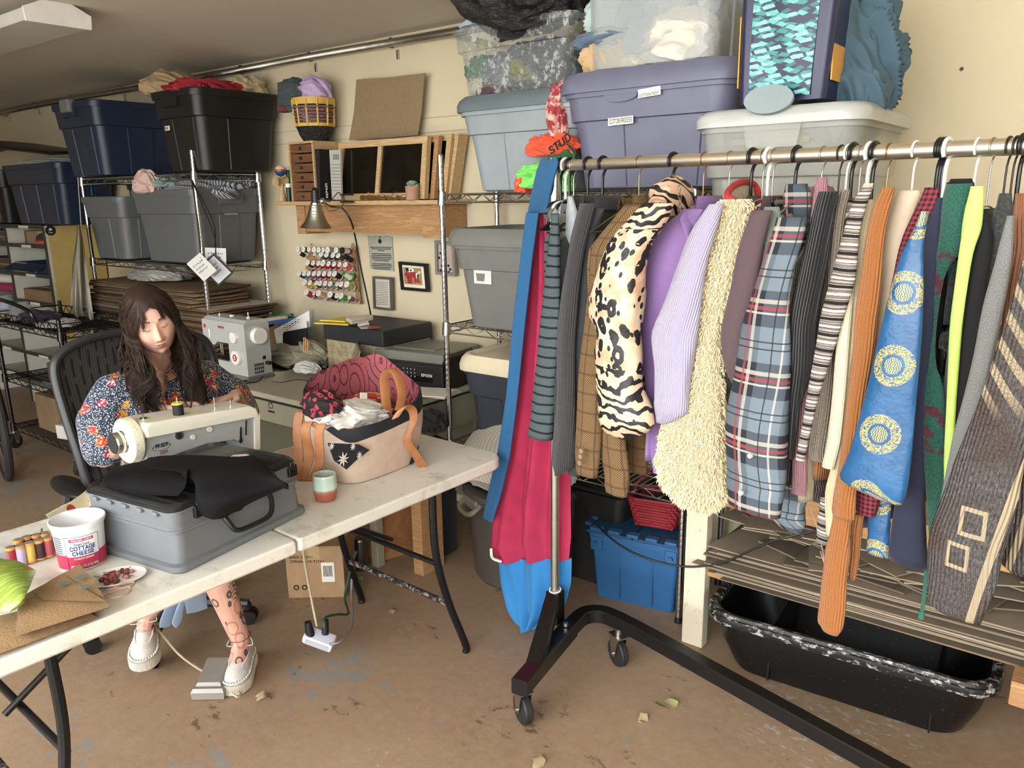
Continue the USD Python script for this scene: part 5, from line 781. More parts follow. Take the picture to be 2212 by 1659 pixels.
for px, py, h, bend in ((466, 893, .055, .0), (310, 905, .018, 0), (499, 878, .025, 0)): o = P(px, py, x=-2.31); part(pm, 'thread_post', join(cyl(o-[0, 0, .004], o+[0, 0, .003], .012, n=14), cyl(o, o+[0, 0, h], .0028, n=8)), CHROME, W=True)
so = P(387, 904, x=-2.29); ts = thing('thread_spool', 'black thread spool with yellow ends on the cream sewing machine', 'thread', so); part(ts, 'thread', cyl((0, 0, .006), (0, 0, .047), .0165), MAT('thread_black', '18181a', .6, bump=.2, bs=900.)); part(ts, 'reel_end', cyl((0, 0, 0), (0, 0, .006), .0175), MAT('reel_yellow', 'd9c02a', .4), 'yellow end'); part(ts, 'reel_end', join(cyl((0, 0, .047), (0, 0, .052), .0175), cyl((0, 0, .052), (0, 0, .056), .003)), MAT('reel_yellow', '', .4), 'yellow end'); part(pm, 'thread_post', join(cyl(so-[0, 0, .006], so-[0, 0, 0], .012), cyl(so, so+[0, 0, .068], .0022, n=6), tf(cyl((0, 0, 0), (.006, 0, 0), .010, n=14), TR(*(so+[.028, 0, -.012])))), CHROME, W=True)
# denim being sewn: through the arm, into the lap and below the table edge
DB2 = MAT('chambray', '7c93ad', .85, pat=lambda g: g.mix(g.step(g.noise(g.uv(), 500., 2, .8), .35, .65), '6f88a4', '93a8bd'), bump=.2, bs=700.)
dm = thing('denim_garment', 'pale blue denim garment under the needle of the cream sewing machine', 'garment', (-2.42, 1.36, .80))
part(dm, 'body', pillow([[P(*p, x=-2.40+.02*math.sin(i)) for i, p in enumerate(r)] for r in ([(384, 962), (420, 950), (450, 948), (480, 950), (505, 975)], [(386, 985), (415, 962), (450, 965), (480, 962), (512, 985)], [(388, 1005), (420, 985), (450, 990), (480, 980), (515, 995)], [(390, 1030), (420, 1020), (450, 1020), (480, 1010), (515, 1005)])], .012, 24, 16, .02, 3), DB2, W=True)
for i, rows_ in enumerate(([[(368, 1262), (385, 1258), (400, 1256)], [(362, 1300), (375, 1296), (395, 1290)], [(346, 1340), (360, 1338), (374, 1334)], [(345, 1356), (358, 1356), (370, 1352)]], [[(398, 1256), (405, 1256), (412, 1254)], [(388, 1300), (396, 1300), (402, 1296)], [(372, 1340), (384, 1342), (396, 1330)], [(374, 1352), (382, 1356), (394, 1340)]], [[(398, 1254), (420, 1250), (440, 1246)], [(396, 1275), (420, 1272), (443, 1270)], [(398, 1296), (422, 1296), (446, 1292)], [(404, 1326), (425, 1322), (448, 1314)]])):
    part(dm, 'cuff', pillow([[P(*p, x=-2.46+.03*i) for p in r] for r in rows_], .012, 14, 16, .008, i), DB2, W=True)
# ---------------------------------------------------------------- grey two-tier case
CSG = MAT('case_grey', '6a6e71', .42, spec=.4, var=.05); SMK = PANE('smoked_lid', '2c2c2c', .62, .12)
cs = thing('storage_case', 'grey two-tier plastic case with a smoky clear lid and black handle at the table edge', 'case', (-2.005, 1.115, .745), 9); T0 = RZ(0)
rr_ = lambda w, d, z, r=.03: np.hstack([rrect(w, d, r), np.full((28, 1), z)])
part(cs, 'lower_tier', loft([rr_(.375, .46, 0), rr_(.385, .47, .006), rr_(.385, .47, .02), rr_(.362, .448, .024), rr_(.352, .438, .10), rr_(.366, .452, .104), rr_(.366, .452, .112)]), CSG); part(cs, 'upper_tier', loft([rr_(.362, .448, .112), rr_(.352, .438, .118), rr_(.356, .442, .155), rr_(.364, .450, .157), rr_(.364, .450, .162)]), CSG)
part(cs, 'lid', loft([rr_(.360, .446, .162), rr_(.360, .446, .168), rr_(.345, .43, .178), rr_(.335, .42, .181)]), SMK, 'smoky clear lid'); part(cs, 'tray', B(.33, .41, .004, (0, 0, .163)), MAT('tray_dark', '3b3d3f', .6))
for k in range(7): part(cs, 'divider', B(.32, .004, .012, (0, -.18+.06*k, .164)), MAT('tray_dark', '', .6))
for y in (-.145, .0, .19): part(cs, 'latch', join(B(.012, .032, .034, (.183, y, .128), .003), *[B(.003, .026, .003, (.190, y, .131+.006*i)) for i in range(4)]), BLACKP); part(cs, 'latch_wire', tube([(.186, y+.008*a, z) for a, z in ((-1, .150), (-1, .172), (1, .172), (1, .150))], .0016, 5), STEEL)
part(cs, 'carry_handle', tube(smoothpath([(.182, -.075, .112), (.20, -.07, .085), (.212, -.055, .06), (.214, .0, .055), (.214, .06, .06), (.20, .085, .09), (.182, .09, .118)], 30), .0075, 8), BLACKP); part(cs, 'hinge_tab', join([B(.02, .010, .012, (x, -.226, .148), .002) for x in (-.12, -.06, 0, .06, .12)]), CSG, kind='stuff')
solo('paper_tag', plate([(482, 994), (505, 983), (532, 981), (543, 985), (540, 993), (512, 996)], .002, z=.935), MAT('tag_pink', 'cdb8b2', .7), 'pale printed paper tag on the clear lid behind the black cloth', 'tag')
BLC = MAT('black_twill', '121113', .9, spec=.15, pat=lambda g: g.mix(g.noise(g.uv(), 160., 4, .7), '0b0a0c', '151416'), bump=.25, bs=500.)
fc = thing('garment', 'folded black trousers lying over the grey case', 'garment', (-2.0, 1.10, .93))
part(fc, 'leg', pillow([[P(*p, z=z) for p in r] for r, z in (([(250, 1008), (300, 998), (350, 998), (420, 1005)], .945), ([(232, 1020), (290, 1012), (345, 1012), (410, 1020)], .968), ([(222, 1036), (280, 1028), (340, 1030), (405, 1035)], .972), ([(224, 1050), (275, 1048), (330, 1052), (400, 1052)], .958), ([(238, 1058), (280, 1064), (330, 1070), (385, 1072)], .938))], .022, 34, 20, .034, 5), BLC, W=True)
part(fc, 'leg', pillow([[P(*p, **k) for p in r] for r, k in (([(300, 998), (345, 985), (430, 983), (490, 986), (545, 986)], dict(z=.96)), ([(320, 1010), (370, 998), (440, 998), (510, 1000), (575, 1008)], dict(z=.978)), ([(380, 1020), (420, 1018), (470, 1020), (540, 1022), (600, 1032)], dict(z=.978)), ([(418, 1040), (440, 1045), (490, 1048), (560, 1044), (622, 1046)], dict(z=.965)), ([(422, 1070), (445, 1078), (490, 1078), (545, 1068), (618, 1052)], dict(z=.945)), ([(426, 1095), (445, 1105), (475, 1106), (520, 1090), (590, 1064)], dict(z=.905)), ([(430, 1112), (442, 1116), (462, 1122), (500, 1110), (540, 1082)], dict(z=.875)))], .02, 40, 28, .034, 8), BLC, W=True)
# ---------------------------------------------------------------- small things on the white table
CEL = MAT('glaze', 'a9c2b4', .15, spec=.6, pat=lambda g: g.ramp(g.addf(g.xyz(g.obj())[2], g.mul(g.noise(g.obj(), 20., 2), .004)), [(0, '9a4a3a'), (.030, 'a8523e'), (.033, 'b07a6a'), (.0385, '9c4738'), (.040, 'bcd3c6'), (.08, 'a9c5b6'), (.086, 'd6d0b8'), (1, 'd6d0b8')]))
cw = thing('cup', 'faceted ceramic cup, pale green over terracotta, on the white table', 'cup', P(704, 1078, z=.746), 12)
hx = lambda r, z, n=7: np.array([(r*math.cos(a)*(1+.02*math.cos(n*a)), r*math.sin(a)*(1+.02*math.cos(n*a)), z) for a in np.linspace(0, 2*np.pi, 43)[:-1]])
part(cw, 'bowl', loft([hx(.028, 0), hx(.0325, .004), hx(.0365, .02), hx(.0375, .045), hx(.036, .078), hx(.0345, .084), hx(.0325, .083), hx(.033, .05), hx(.03, .008), hx(.005, .006)]), CEL)
tp = thing('tub', 'white cottage cheese tub with a pink and blue label on the white table', 'tub', P(172, 1218, z=.746)+[-.0, .01, 0])
part(tp, 'body', lathe([(0, 0), (.052, 0), (.055, .004), (.061, .112), (.064, .113), (.064, .120), (.067, .121), (.067, .127), (.0645, .128), (.062, .122), (.0585, .11), (.052, .006), (0, .006)], 48), MAT('tub_white', 'e4e4e4', .3))
cyc = lambda a0, a1, z0, z1, e=.0006: sheet(np.array([[((.055+.006*z/.112+e)*math.cos(a), (.055+.006*z/.112+e)*math.sin(a), z) for a in np.linspace(a0, a1, 20)] for z in (z0, z1)]), .0006)
vw = math.atan2(-tuple(P(172, 1218, z=.746))[1], -tuple(P(172, 1218, z=.746))[0]); PNK = MAT('label_pink', 'c2274f', .4); BLI = MAT('label_blue', '24357f', .5)
part(tp, 'label_band', cyc(vw-1.9, vw+1.9, .006, .046)[:2], PNK, 'pink band'); part(tp, 'label_face', cyc(vw-.62, vw+.72, .042, .096, .0009)[:2], MAT('tub_white', '', .3))
part(tp, 'label_frame', join([cyc(a-.006, a+.006, .010, .096, .0012)[:2] for a in (vw-.62, vw+.72)]+[cyc(vw-.62, vw+.72, .0955, .0963, .0012)[:2]]), BLI)
def wrap(s, h, z, mid, w, m, nm='lettering', bold=True):
    v, f = mesh_of(meshkit.text_mesh(s, h, .0008, bold))[:2]; v = v.copy(); v[:, 0] = (v[:, 0]-v[:, 0].min())/np.ptp(v[:, 0])*w-w/2; r = .055+.006*(z+v[:, 1])/.112+.0012+v[:, 2]; a = mid+v[:, 0]/.058; part(tp, nm, (np.stack([r*np.cos(a), r*np.sin(a), z+v[:, 1]], 1), f), m)
part(tp, 'ribbon', cyc(vw-.44, vw+.50, .083, .091, .0011)[:2], PNK); wrap("TRADER JOE'S", .0045, .0848, vw+.03, .046, PAPER); wrap('Small Curd', .006, .0725, vw+.02, .034, BLI, bold=False); wrap('COTTAGE', .011, .059, vw+.05, .058, BLI); wrap('CHEESE', .011, .0455, vw+.05, .050, BLI); wrap('4% MILKFAT MINIMUM', .0045, .034, vw+.05, .046, PAPER); wrap('NET WT 32 OZ (2 LB) 907g', .006, .012, vw+.05, .066, PAPER); part(tp, 'small_print', join([cyc(vw-1.25, vw-.80, .05+.006*k, .0525+.006*k, .001)[:2] for k in range(8)]), MAT('faint_ink', '5a5c66', .6))
# clear tray of sewing threads
ac = thing('thread_tray', 'low clear acrylic tray holding upright reels of thread at the left end of the table', 'tray', (-2.225, .715, .745), -1); 
part(ac, 'wall', join(B(.003, .26, .05, (.05, 0, 0)), B(.003, .26, .05, (-.07, 0, 0)), B(.12, .003, .05, (-.01, .13, 0)), B(.12, .003, .03, (-.01, -.02, 0)), B(.12, .003, .05, (-.01, -.13, 0)), B(.12, .26, .003, (-.01, 0, 0))), PANE('acrylic', 'd9dcdc', .16, .08))
for x, y, c, nm in ((29, 1222, 'a0191f', 'scarlet'), (49, 1218, 'b7a3c9', 'lilac'), (69, 1212, 'cfb03a', 'yellow'), (89, 1206, '46232e', 'dark plum'), (108, 1200, 'b5474f', 'rose red'), (46, 1205, 'c08a7c', 'dusty pink'), (64, 1198, '53202e', 'burgundy'), (84, 1194, '3a1f2a', 'blackberry'), (103, 1190, 'a5763f', 'bronze')):
    a = P(x, y, z=.75); s = thing('thread_reel', f'{nm} reel of sewing thread with an orange cap, upright in the clear tray', 'thread', a, 0, 'reels of thread in the clear tray'); part(s, 'thread', lathe([(0, .004), (.011, .004), (.0118, .02), (.0115, .046), (0, .046)], 16), MAT('thread_'+c, c, .5, bump=.3, bs=900.)); part(s, 'cap', cyl((0, 0, .046), (0, 0, .053), .0125), MAT('cap_orange', 'c98a3e', .5), 'orange end cap'); part(s, 'cap', cyl((0, 0, .0), (0, 0, .004), .0125), MAT('cap_orange', '', .5), 'orange end cap'); part(s, 'cap_label', cyl((0, 0, .053), (0, 0, .0536), .009), MAT('cap_grey', '6f7072', .5))
for i in range(2):
    o = P(88+36*i, 1165-23*i, z=.77); es = thing('scissors', ('gold wire scissor loop standing in the clear tray', 'gold edged amber loop leaning on the white tub')[i], 'scissors', o); T = TR(0, 0, .0) @ RZ(-28) @ RX(78); part(es, 'loop', tf(tube([(.019*math.cos(t), .030*math.sin(t), 0) for t in np.linspace(0, 2*np.pi, 25)[:-1]], .0022, 6, closed=True), T), GOLD); part(es, 'inlay', tf(ext(np.array([(.018*math.cos(t), .029*math.sin(t)) for t in np.linspace(0, 2*np.pi, 25)[:-1]]), .001), T), AMB); part(es, 'blade', tf(B(.008, .07, .002, (0, -.06, 0)), T), GOLD)
def fruit(g):
    u = g.scale(g.obj(), 1.); c = 'd9cdaa'
    for i, (sc, th, col) in enumerate(((17., .24, 'b5332e'), (15., .2, 'd8b93f'), (26., .13, '3f7a4a'), (40., .1, '2f2f30'))): c = g.mix(g.step(g.voro(g.scale(u, 1., loc=(i*2.1, i*.7, 0)), sc), th+.02, th), c, col)
    return c
solo('zip_pouch', pillow([[P(*p, z=z) for p in r] for r, z in (([(100, 1112), (150, 1085), (190, 1058), (205, 1064)], .80), ([(105, 1120), (155, 1095), (195, 1075), (222, 1088)], .785), ([(112, 1135), (160, 1120), (200, 1105), (226, 1112)], .76))], .02, 20, 12, .006, 2), MAT('fruit_print', 'd9cdaa', .8, pat=fruit), 'cream cloth pouch printed with red and yellow fruit behind the white tub', 'pouch')
# plate of dried rosebuds
pp = P(252, 1252, z=.746); pl_ = thing('plate', 'small white oval plate of dried rosebuds at the table edge', 'plate', pp, 60); part(pl_, 'dish', tf(lathe([(0, 0), (.045, 0), (.058, .006), (.062, .009), (.060, .011), (.044, .004), (0, .004)], 36), np.diag([1.15, .85, 1, 1])), MAT('porcelain', 'd9d8d2', .35))
rng = random.Random(3); RB = [MAT('rosebud_%d' % i, c, .7, var=.25, vs=60) for i, c in enumerate(('8a4038', '6e2a2c', 'a8625a', '7b3d2e'))]
for i in range(34):
    a, r = rng.uniform(0, 6.28), .036*rng.random()**.6; q = pp+np.array([r*math.cos(a)*.9-.004, r*math.sin(a)*1.1, .0075+.008*rng.random()*(1-r/.04)]); b = thing('dried_rosebud', 'dried pink rosebud heaped on the small white plate', 'rosebud', q, rng.uniform(0, 360), 'dried rosebuds on the plate')
    v, f = ICO[2]; part(b, 'bud', tf((v*[.0068, .005, .005]*rng.uniform(.8, 1.25), f), RY(rng.uniform(-40, 40))), RB[i % 4])
    if i % 2 == 0: part(b, 'stem', cord([(.005, 0, 0), (.014, .001, .003), (.022, .003*rng.uniform(-1, 1), .004)], .0009, 4, 4), MAT('dry_stem', '4a3a26', .8))
for i, pts in enumerate(([(200, 1288), (245, 1272), (280, 1268), (290, 1258), (265, 1262), (215, 1282)], [(218, 1292), (255, 1290), (280, 1278), (278, 1268), (240, 1280), (205, 1298)])): solo('leather_lace', cord([P(*p, z=.762+.004*i) for p in pts], .0028, 6, 30), MAT('rawhide', 'b08f78', .6), ('upper', 'lower')[i]+' loop of pale leather lace beside the rosebud plate', 'lace')
# brown paper bags and the crisp packet
KB = MAT('kraft_paper', '9a7a52', .8, var=.1, bump=.15, bs=160.)
def paperbag(label, q, z, th, seed):
    t = thing('paper_bag', label, 'paper bag', P(*q[0], z=z)); a = [P(*p, z=z+th) for p in q]; lo = [P(*p, z=z) for p in q]
    part(t, 'back_sheet', pillow([[lo[0], lo[1]], [lo[3], lo[2]]], .003, 10, 10, .004, seed), KB, W=True); part(t, 'front_sheet', pillow([[a[0], a[1]], [(a[0]+a[3])/2+[0, 0, .008], (a[1]+a[2])/2+[0, 0, .006]], [a[3]-[0, 0, .004], a[2]-[0, 0, .004]]], .004, 14, 12, .005, seed+1), KB, W=True)
    part(t, 'gusset', join(sheet(np.array([[lo[3]*(1-k)+lo[2]*k, (lo[3]*(1-k)+lo[2]*k)*.5+(a[3]*(1-k)+a[2]*k)*.5-np.array([.025, 0, 0]), a[3]*(1-k)+a[2]*k-[0, 0, .004]] for k in np.linspace(0, 1, 8)]), .0012)), KB, W=True); return t, a
t1, a1 = paperbag('flat brown paper bag with green recycling print on top of another at the table corner', [(45, 1290), (172, 1218), (237, 1308), (32, 1372)], .768, .016, 4)
part(t1, 'fold_flap', pillow([[P(75, 1276, z=.792), P(140, 1244, z=.793)], [P(90, 1296, z=.795), P(230, 1300, z=.793)]], .002, 10, 8, .001, 3), KB, W=True); 
for i, (p, w) in enumerate((((128, 1268), .03), ((160, 1255), .04), ((175, 1275), .028))):
    T = AX(P(*p, z=.800), P(p[0]+20, p[1]-8, z=.800)-P(*p, z=.800), P(p[0]-2, p[1]-10, z=.800)-P(*p, z=.800)); part(t1, 'print', join(*[tf(B(w*(.9-.1*k), .003, .0006, (w/2, .006*k, 0)), T) for k in range(4)]), MAT('print_teal', '5d7a76', .8), W=True)
paperbag('second brown paper bag lying underneath at the very edge of the table', [(0, 1330), (120, 1300), (212, 1330), (-30, 1420)], .748, .010, 14)
def crisp(g):
    u = g.obj(); n = g.noise(u, 9., 3); c = g.mix(g.step(g.noise(g.scale(u, (60, 8, 8)), 2., 3), .45, .6), '7f9a2a', '9fb53f'); c = g.mix(g.step(g.voro(g.scale(u, 1., loc=(.02, .03, 0)), 11.), .3, .26), c, 'd9cf93'); return g.mix(g.step(g.voro(g.scale(u, 1., loc=(.5, .4, 0)), 13.), .22, .2), c, 'c8772a')
solo('crisp_packet', pillow([[P(*p, z=z) for p in r] for r, z in (([(-60, 1180), (0, 1205), (40, 1212), (78, 1232)], .83), ([(-60, 1250), (0, 1250), (30, 1265), (55, 1285)], .835), ([(-70, 1330), (-10, 1320), (10, 1320), (20, 1322)], .81))], .03, 20, 14, .012, 6), MAT('crisp_foil', '90a53a', .25, spec=.6, pat=crisp), 'shiny green crisp packet at the left edge on the paper bags', 'packet')
solo('paper_slip', plate([(585, 985), (628, 965), (645, 975), (640, 992), (600, 1000)], .002, z=.747), MAT('slip_pink', 'cfae9c', .8), 'pale pink card on the white table left of the tote bag', 'card')
# ---------------------------------------------------------------- the woman at the machine
def skinpat(g):
    p = g.pos(); c = g.mix(g.step(g.noise(p, 9., 3), .35, .7), 'c8937c', 'd3a58f'); x, y, z = g.xyz(p)
    ink = g.m('maximum', g.mul(g.lt(g.m('absolute', g.m('subtract', g.voro(g.scale(p, (1, 1, .7)), 19.), .22)), .05), 1.), g.mul(g.lt(g.voro(g.scale(p, (1, 1, .55), loc=(.3, .1, 0)), 24.), .17), 1.))
    ink = g.m('maximum', ink, g.mul(g.lt(g.m('absolute', g.m('subtract', g.frac(g.mul(g.addf(z, g.mul(g.m('absolute', g.m('subtract', y, 1.375)), .8)), 62.)), .5)), .16), g.lt(g.voro(g.scale(p, (1, 1, .5), loc=(.7, .2, .3)), 10.), .3)))
    leg = g.mul(ink, g.lt(z, .50)); d = g.add('vector_math', 'value', math_type='distance', vector1=p, vector2=(-2.57, 1.135, .865)); leaf = g.mul(g.lt(g.voro(g.scale(p, (1, .7, 1), rot=(30, 0, 0)), 42.), .36), g.lt(d, .030))
    d2 = g.add('vector_math', 'value', math_type='distance', vector1=p, vector2=(-2.54, 1.195, .895)); leaf = g.m('maximum', leaf, g.mul(g.lt(d2, .026), g.gt(g.noise(p, 60., 2), .42)))
    c = g.mix(g.mul(g.m('maximum', leg, leaf), .85), c, '2b3138'); red = g.mul(g.lt(g.m('absolute', g.m('subtract', g.voro(g.scale(p, (1, 1, .7), loc=(.11, .4, .2)), 15.), .3)), .035), g.lt(z, .45)); return g.mix(g.mul(red, .6), c, 'a3443e')
SKIN = MAT('skin', 'c39079', .5, spec=.35, sss=.12, pat=skinpat, var=0); FACE = MAT('face_skin', 'd2a08a', .48, spec=.35, sss=.15, var=.03, vs=25.)
wm = thing('person', 'long-haired woman in a floral blouse and white shoes sewing at the table', 'person', (-2.66, 1.385, 0))
def hand(w, d, n, lat, curl, S=1.):
    """joints and bones of a hand at wrist w, pointing along d, palm facing n, thumb on the lat side"""
    d, n, lat = [np.array(a, float)/np.linalg.norm(a) for a in (d, n, lat)]; J, Bn = {}, []; k0 = w+d*.082*S
    for i in range(4):
        o = (1.5-i)*.0195*S; b = k0+lat*o-d*.006*abs(i-1); J[f'm{i}'] = (w+lat*o*.65+d*.018, .0125*S); J[f'k{i}'] = (b, .0105*S); p, a = b, 0; L = (.040, .045, .042, .032)[i]
        for j in range(3):
            a += curl[j]+4*i; q = d*math.cos(math.radians(a))+n*math.sin(math.radians(a))+lat*.05*(1.5-i); q = q/np.linalg.norm(q); p = p+q*L*(1, .62, .5)[j]*S; J[f'f{i}{j}'] = (p, (.0088, .0080, .0068)[j]*S*(1, 1, .97, .88)[i]); Bn.append((f'k{i}' if j == 0 else f'f{i}{j-1}', f'f{i}{j}'))
    J['w'] = (w, .022*S); Bn += [('w', 'm0', 'm3', 'm1'), ('m0', 'm1', 'k0', 'k1'), ('m1', 'm2', 'k1', 'k2'), ('m2', 'm3', 'k2', 'k3')]
    t0 = w+d*.025*S+lat*.026*S; t1 = t0+(d*.7+lat*.55+n*.35)*.034*S; t2 = t1+(d*.9+lat*.05+n*.45)*.028*S; t3 = t2+(d*.95-lat*.15+n*.4)*.020*S
    for i, (p, r) in enumerate(((t0, .0135), (t1, .0105), (t2, .0092), (t3, .0078))): J[f't{i}'] = (p, r*S)
    Bn += [('w', 't0', 'm0'), ('t0', 't1'), ('t1', 't2'), ('t2', 't3')]; return J, Bn
def man(J, Bn, edge):
    S = {k: m3.Manifold.sphere(r, 16).translate(tuple(map(float, p))) for k, (p, r) in J.items()}
    return m3.Manifold.batch_boolean([m3.Manifold.batch_hull([S[i] for i in b]) for b in Bn], m3.OpType.Add).refine_to_length(edge)
HC = np.array([-2.505, 1.300, 1.283]); HR = RZ(-17) @ RY(17) @ RX(12); HT = TR(*HC) @ HR
J = dict(pel=((-2.72, 1.40, .60), .15), hR=((-2.70, 1.31, .56), .10), hL=((-2.70, 1.49, .56), .10), bel=((-2.69, 1.39, .75), .115), cR=((-2.655, 1.31, .93), .095), cL=((-2.655, 1.46, .93), .095), up=((-2.645, 1.385, 1.04), .075), sR=((-2.66, 1.225, 1.035), .050), sL=((-2.66, 1.555, 1.03), .050), n0=((-2.625, 1.37, 1.09), .056), n1=((-2.555, 1.325, 1.19), .047), hd=((-2.53, 1.31, 1.25), .055),
  eR=((-2.60, 1.135, .845), .040), wR=((-2.455, 1.262, .992), .024), eL=((-2.585, 1.65, .855), .040), wL=((-2.45, 1.548, .985), .024), kR=((-2.36, 1.24, .52), .062), aR=((-2.675, 1.235, .185), .034), kL=((-2.35, 1.335, .51), .062), cfL=((-2.35, 1.35, .36), .050), cfR=((-2.49, 1.24, .38), .050), aL=((-2.345, 1.405, .115), .033), fL=((-2.29, 1.345, .05), .03), fR=((-2.60, 1.18, .10), .03))
Bn = [('pel', 'hR', 'hL'), ('pel', 'bel'), ('bel', 'cR', 'cL'), ('cR', 'cL', 'up'), ('up', 'sR', 'cR'), ('up', 'sL', 'cL'), ('up', 'n0'), ('n0', 'n1'), ('n1', 'hd'), ('sR', 'eR'), ('eR', 'wR'), ('sL', 'eL'), ('eL', 'wL'), ('hR', 'kR'), ('kR', 'cfR'), ('cfR', 'aR'), ('aR', 'fR'), ('hL', 'kL'), ('kL', 'cfL'), ('cfL', 'aL'), ('aL', 'fL')]
body = man(J, Bn, .012)+man(*hand(np.array(J['wR'][0]), (.30, .80, .12), (.25, 0, -1), (.9, -.1, .25), (16, 30, 22), .98), .004)+man(*hand(np.array(J['wL'][0]), (.22, -.86, .05), (.3, 0, -1), (.85, .3, .25), (14, 26, 20), .98), .004)
v, f, _ = mesh_of(body); tmh = trimesh.Trimesh(v, f, process=True); trimesh.smoothing.filter_taubin(tmh, .5, .53, 8); 
# head: a sphere of fine triangles, sculpted
hd, hf = (lambda m: (np.array(m.vertices), np.array(m.faces)))(trimesh.creation.icosphere(6)); X, Y, Z = hd.T; aY = np.abs(Y); gs = lambda a, m, s: np.exp(-((a-m)/s)**2)
jaw = np.clip(-Z-.02, 0, 1); fr = np.clip(X, 0, 1); r = np.stack([X*.098, Y*(.0755-.026*jaw**1.2*(.4+.6*fr)), Z*np.where(Z > 0, .118, .112)], 1); r[:, 0] += np.where(X > 0, -.010*X*X, 0)+.010*jaw**2*fr
npf = np.interp(Z, [-.34, -.27, -.18, -.07, .14, .28], [0, .55, 1, .70, .30, 0]); nw = np.interp(Z, [-.33, -.18, .17], [.17, .15, .085])
r[:, 0] += .0235*npf*np.exp(-(Y/nw)**2)*(X > 0); r[:, 0] += .004*gs(aY, .15, .07)*gs(Z, -.23, .07)*(X > 0)
r[:, 0] -= .0085*gs(aY, .36, .19)*gs(Z, .17, .13)*(X > 0); r[:, 0] += .0065*gs(aY, .36, .135)*gs(Z, .145, .085)*(X > 0); r[:, 0] += .0045*gs(aY, .33, .25)*gs(Z, .33, .07)*(X > 0)
r[:, 0] += .0075*np.exp(-(Y/.23)**2)*gs(Z, -.45, .10)*(X > 0)-.0035*np.exp(-(Y/.30)**2)*gs(Z, -.455, .018)*(X > 0)+.0085*np.exp(-(Y/.2)**2)*gs(Z, -.80, .14)*(X > 0)-.004*np.exp(-(Y/.25)**2)*gs(Z, -.63, .06)*(X > 0); r[:, 0] += .004*gs(aY, .45, .2)*gs(Z, -.22, .16)*(X > 0)
hw = r @ HR[:3, :3].T+HC; hn = vnormals(hw, hf)
part(wm, 'body', join((np.array(tmh.vertices), np.array(tmh.faces)), ), SKIN, 'arms and legs with dark line tattoos', smooth=True, W=True)
def skinpatch(name, m, mat, off, lab=None):
    k = m[hf].all(1); ff = hf[k]; u, inv = np.unique(ff, return_inverse=True); part(wm, name, (hw[u]+hn[u]*off, inv.reshape(-1, 3)), mat, lab, smooth=True, W=True)
part(wm, 'head', (hw, hf), FACE, 'face looking down with a slight smile', smooth=True, W=True)
front = X > .2; ly = .265-.0*Z
skinpatch('lips', front & (aY < .28) & (Z > -.525+.115*(aY/.28)**2) & (Z < -.388+.02*gs(aY, .08, .06)-.03*(aY/.28)), MAT('lip_rose', 'a8645a', .4), .0006)
skinpatch('mouth_line', front & (aY < .27) & (np.abs(Z+.455-.055*(aY/.27)**2) < .010), MAT('mouth_shadow', '6e3a34', .6), .0009)
skinpatch('eyebrow', front & (aY > .16) & (aY < .60) & (np.abs(Z-(.325+.10*(aY-.16)-.26*np.clip(aY-.42, 0, 1)**2*4)) < .030*(1-.6*np.clip(aY-.35, 0, 1)/.25)), MAT('brow_brown', '5d4336', .8), .0006)
skinpatch('eyelash', front & (aY > .20) & (aY < .54) & (np.abs(Z-(.075+.9*(aY-.36)**2)) < .017), MAT('lash', '2a1d18', .7), .0012)
skinpatch('eyelid', front & (aY > .20) & (aY < .52) & (np.abs(Z-(.215-.6*(aY-.36)**2)) < .007), MAT('lid_crease', '9a6a58', .6), .0005)
for s in (-1, 1):
    o = tf(np.array([[-.012, s*.073, -.02]]), HT) if 0 else (np.array([-.010, s*.074, -.015]) @ HR[:3, :3].T+HC); e = ICO[4]; q = e[0]*np.array([.017, .008, .029]); q[:, 1] += s*.006*np.clip(e[0][:, 0]*-1, 0, 1); part(wm, 'ear', (q @ HR[:3, :3].T+o, e[1]), FACE, W=True, smooth=True)
o = np.array([-.004, -.081, -.05]) @ HR[:3, :3].T+HC; part(wm, 'earring', join(*[tube([o+np.array([.007*math.cos(t)+dx, 0, .008*math.sin(t)-dz]) for t in np.linspace(0, 2*np.pi, 15)[:-1]], .0013, 5, closed=True) for dx, dz in ((0, 0), (.006, -.016))]), GOLD, W=True)
part(wm, 'necklace', cord([(-2.60, 1.305, 1.135), (-2.565, 1.325, 1.105), (-2.55, 1.365, 1.092), (-2.565, 1.405, 1.105), (-2.60, 1.425, 1.13)], .0013, 5, 30), CHROME, W=True)
# floral blouse
def floral(g):
    p = g.pos(); w = g.add('vector_math', 'vector', math_type='add', vector1=p, vector2=g.add('vector_math', 'vector', math_type='scale', vector1=g.add('noise_texture', 'color', vector=p, scale=55., detail=2), scale=.018))
    c = g.mix(g.step(g.voro(p, 210.), .40, .32), '222f44', 'd0d5d8')
    for sc, loc, r0, r1, pet, mid in ((14., (1.3, .2, .5), .20, .37, 'b3202f', 'd8b23a'), (14.5, (.2, .9, 1.4), .17, .30, 'd3a01e', '8a4a1a'), (16., (2.2, 1.7, .1), .17, .34, 'a01c38', 'e6d9cf'), (18., (.7, .4, 3.1), .14, .26, '2f4f3c', '2f4f3c')):
        d = g.voro(g.scale(w, 1., loc=loc), sc, rnd=.85); e = g.step(g.addf(d, g.mul(g.noise(p, 90., 3, .7), .16)), r1, r1-.03); c = g.mix(e, c, g.mix(g.step(g.noise(p, 130., 2), .5, .62), pet, mid if pet[0] != '2' else pet)); c = g.mix(g.step(d, r0*.5, r0*.4), c, mid)
    return c
SH = MAT('floral_blouse', '26344a', .75, pat=floral, var=0, sheen=.1, bump=.1, bs=400.)
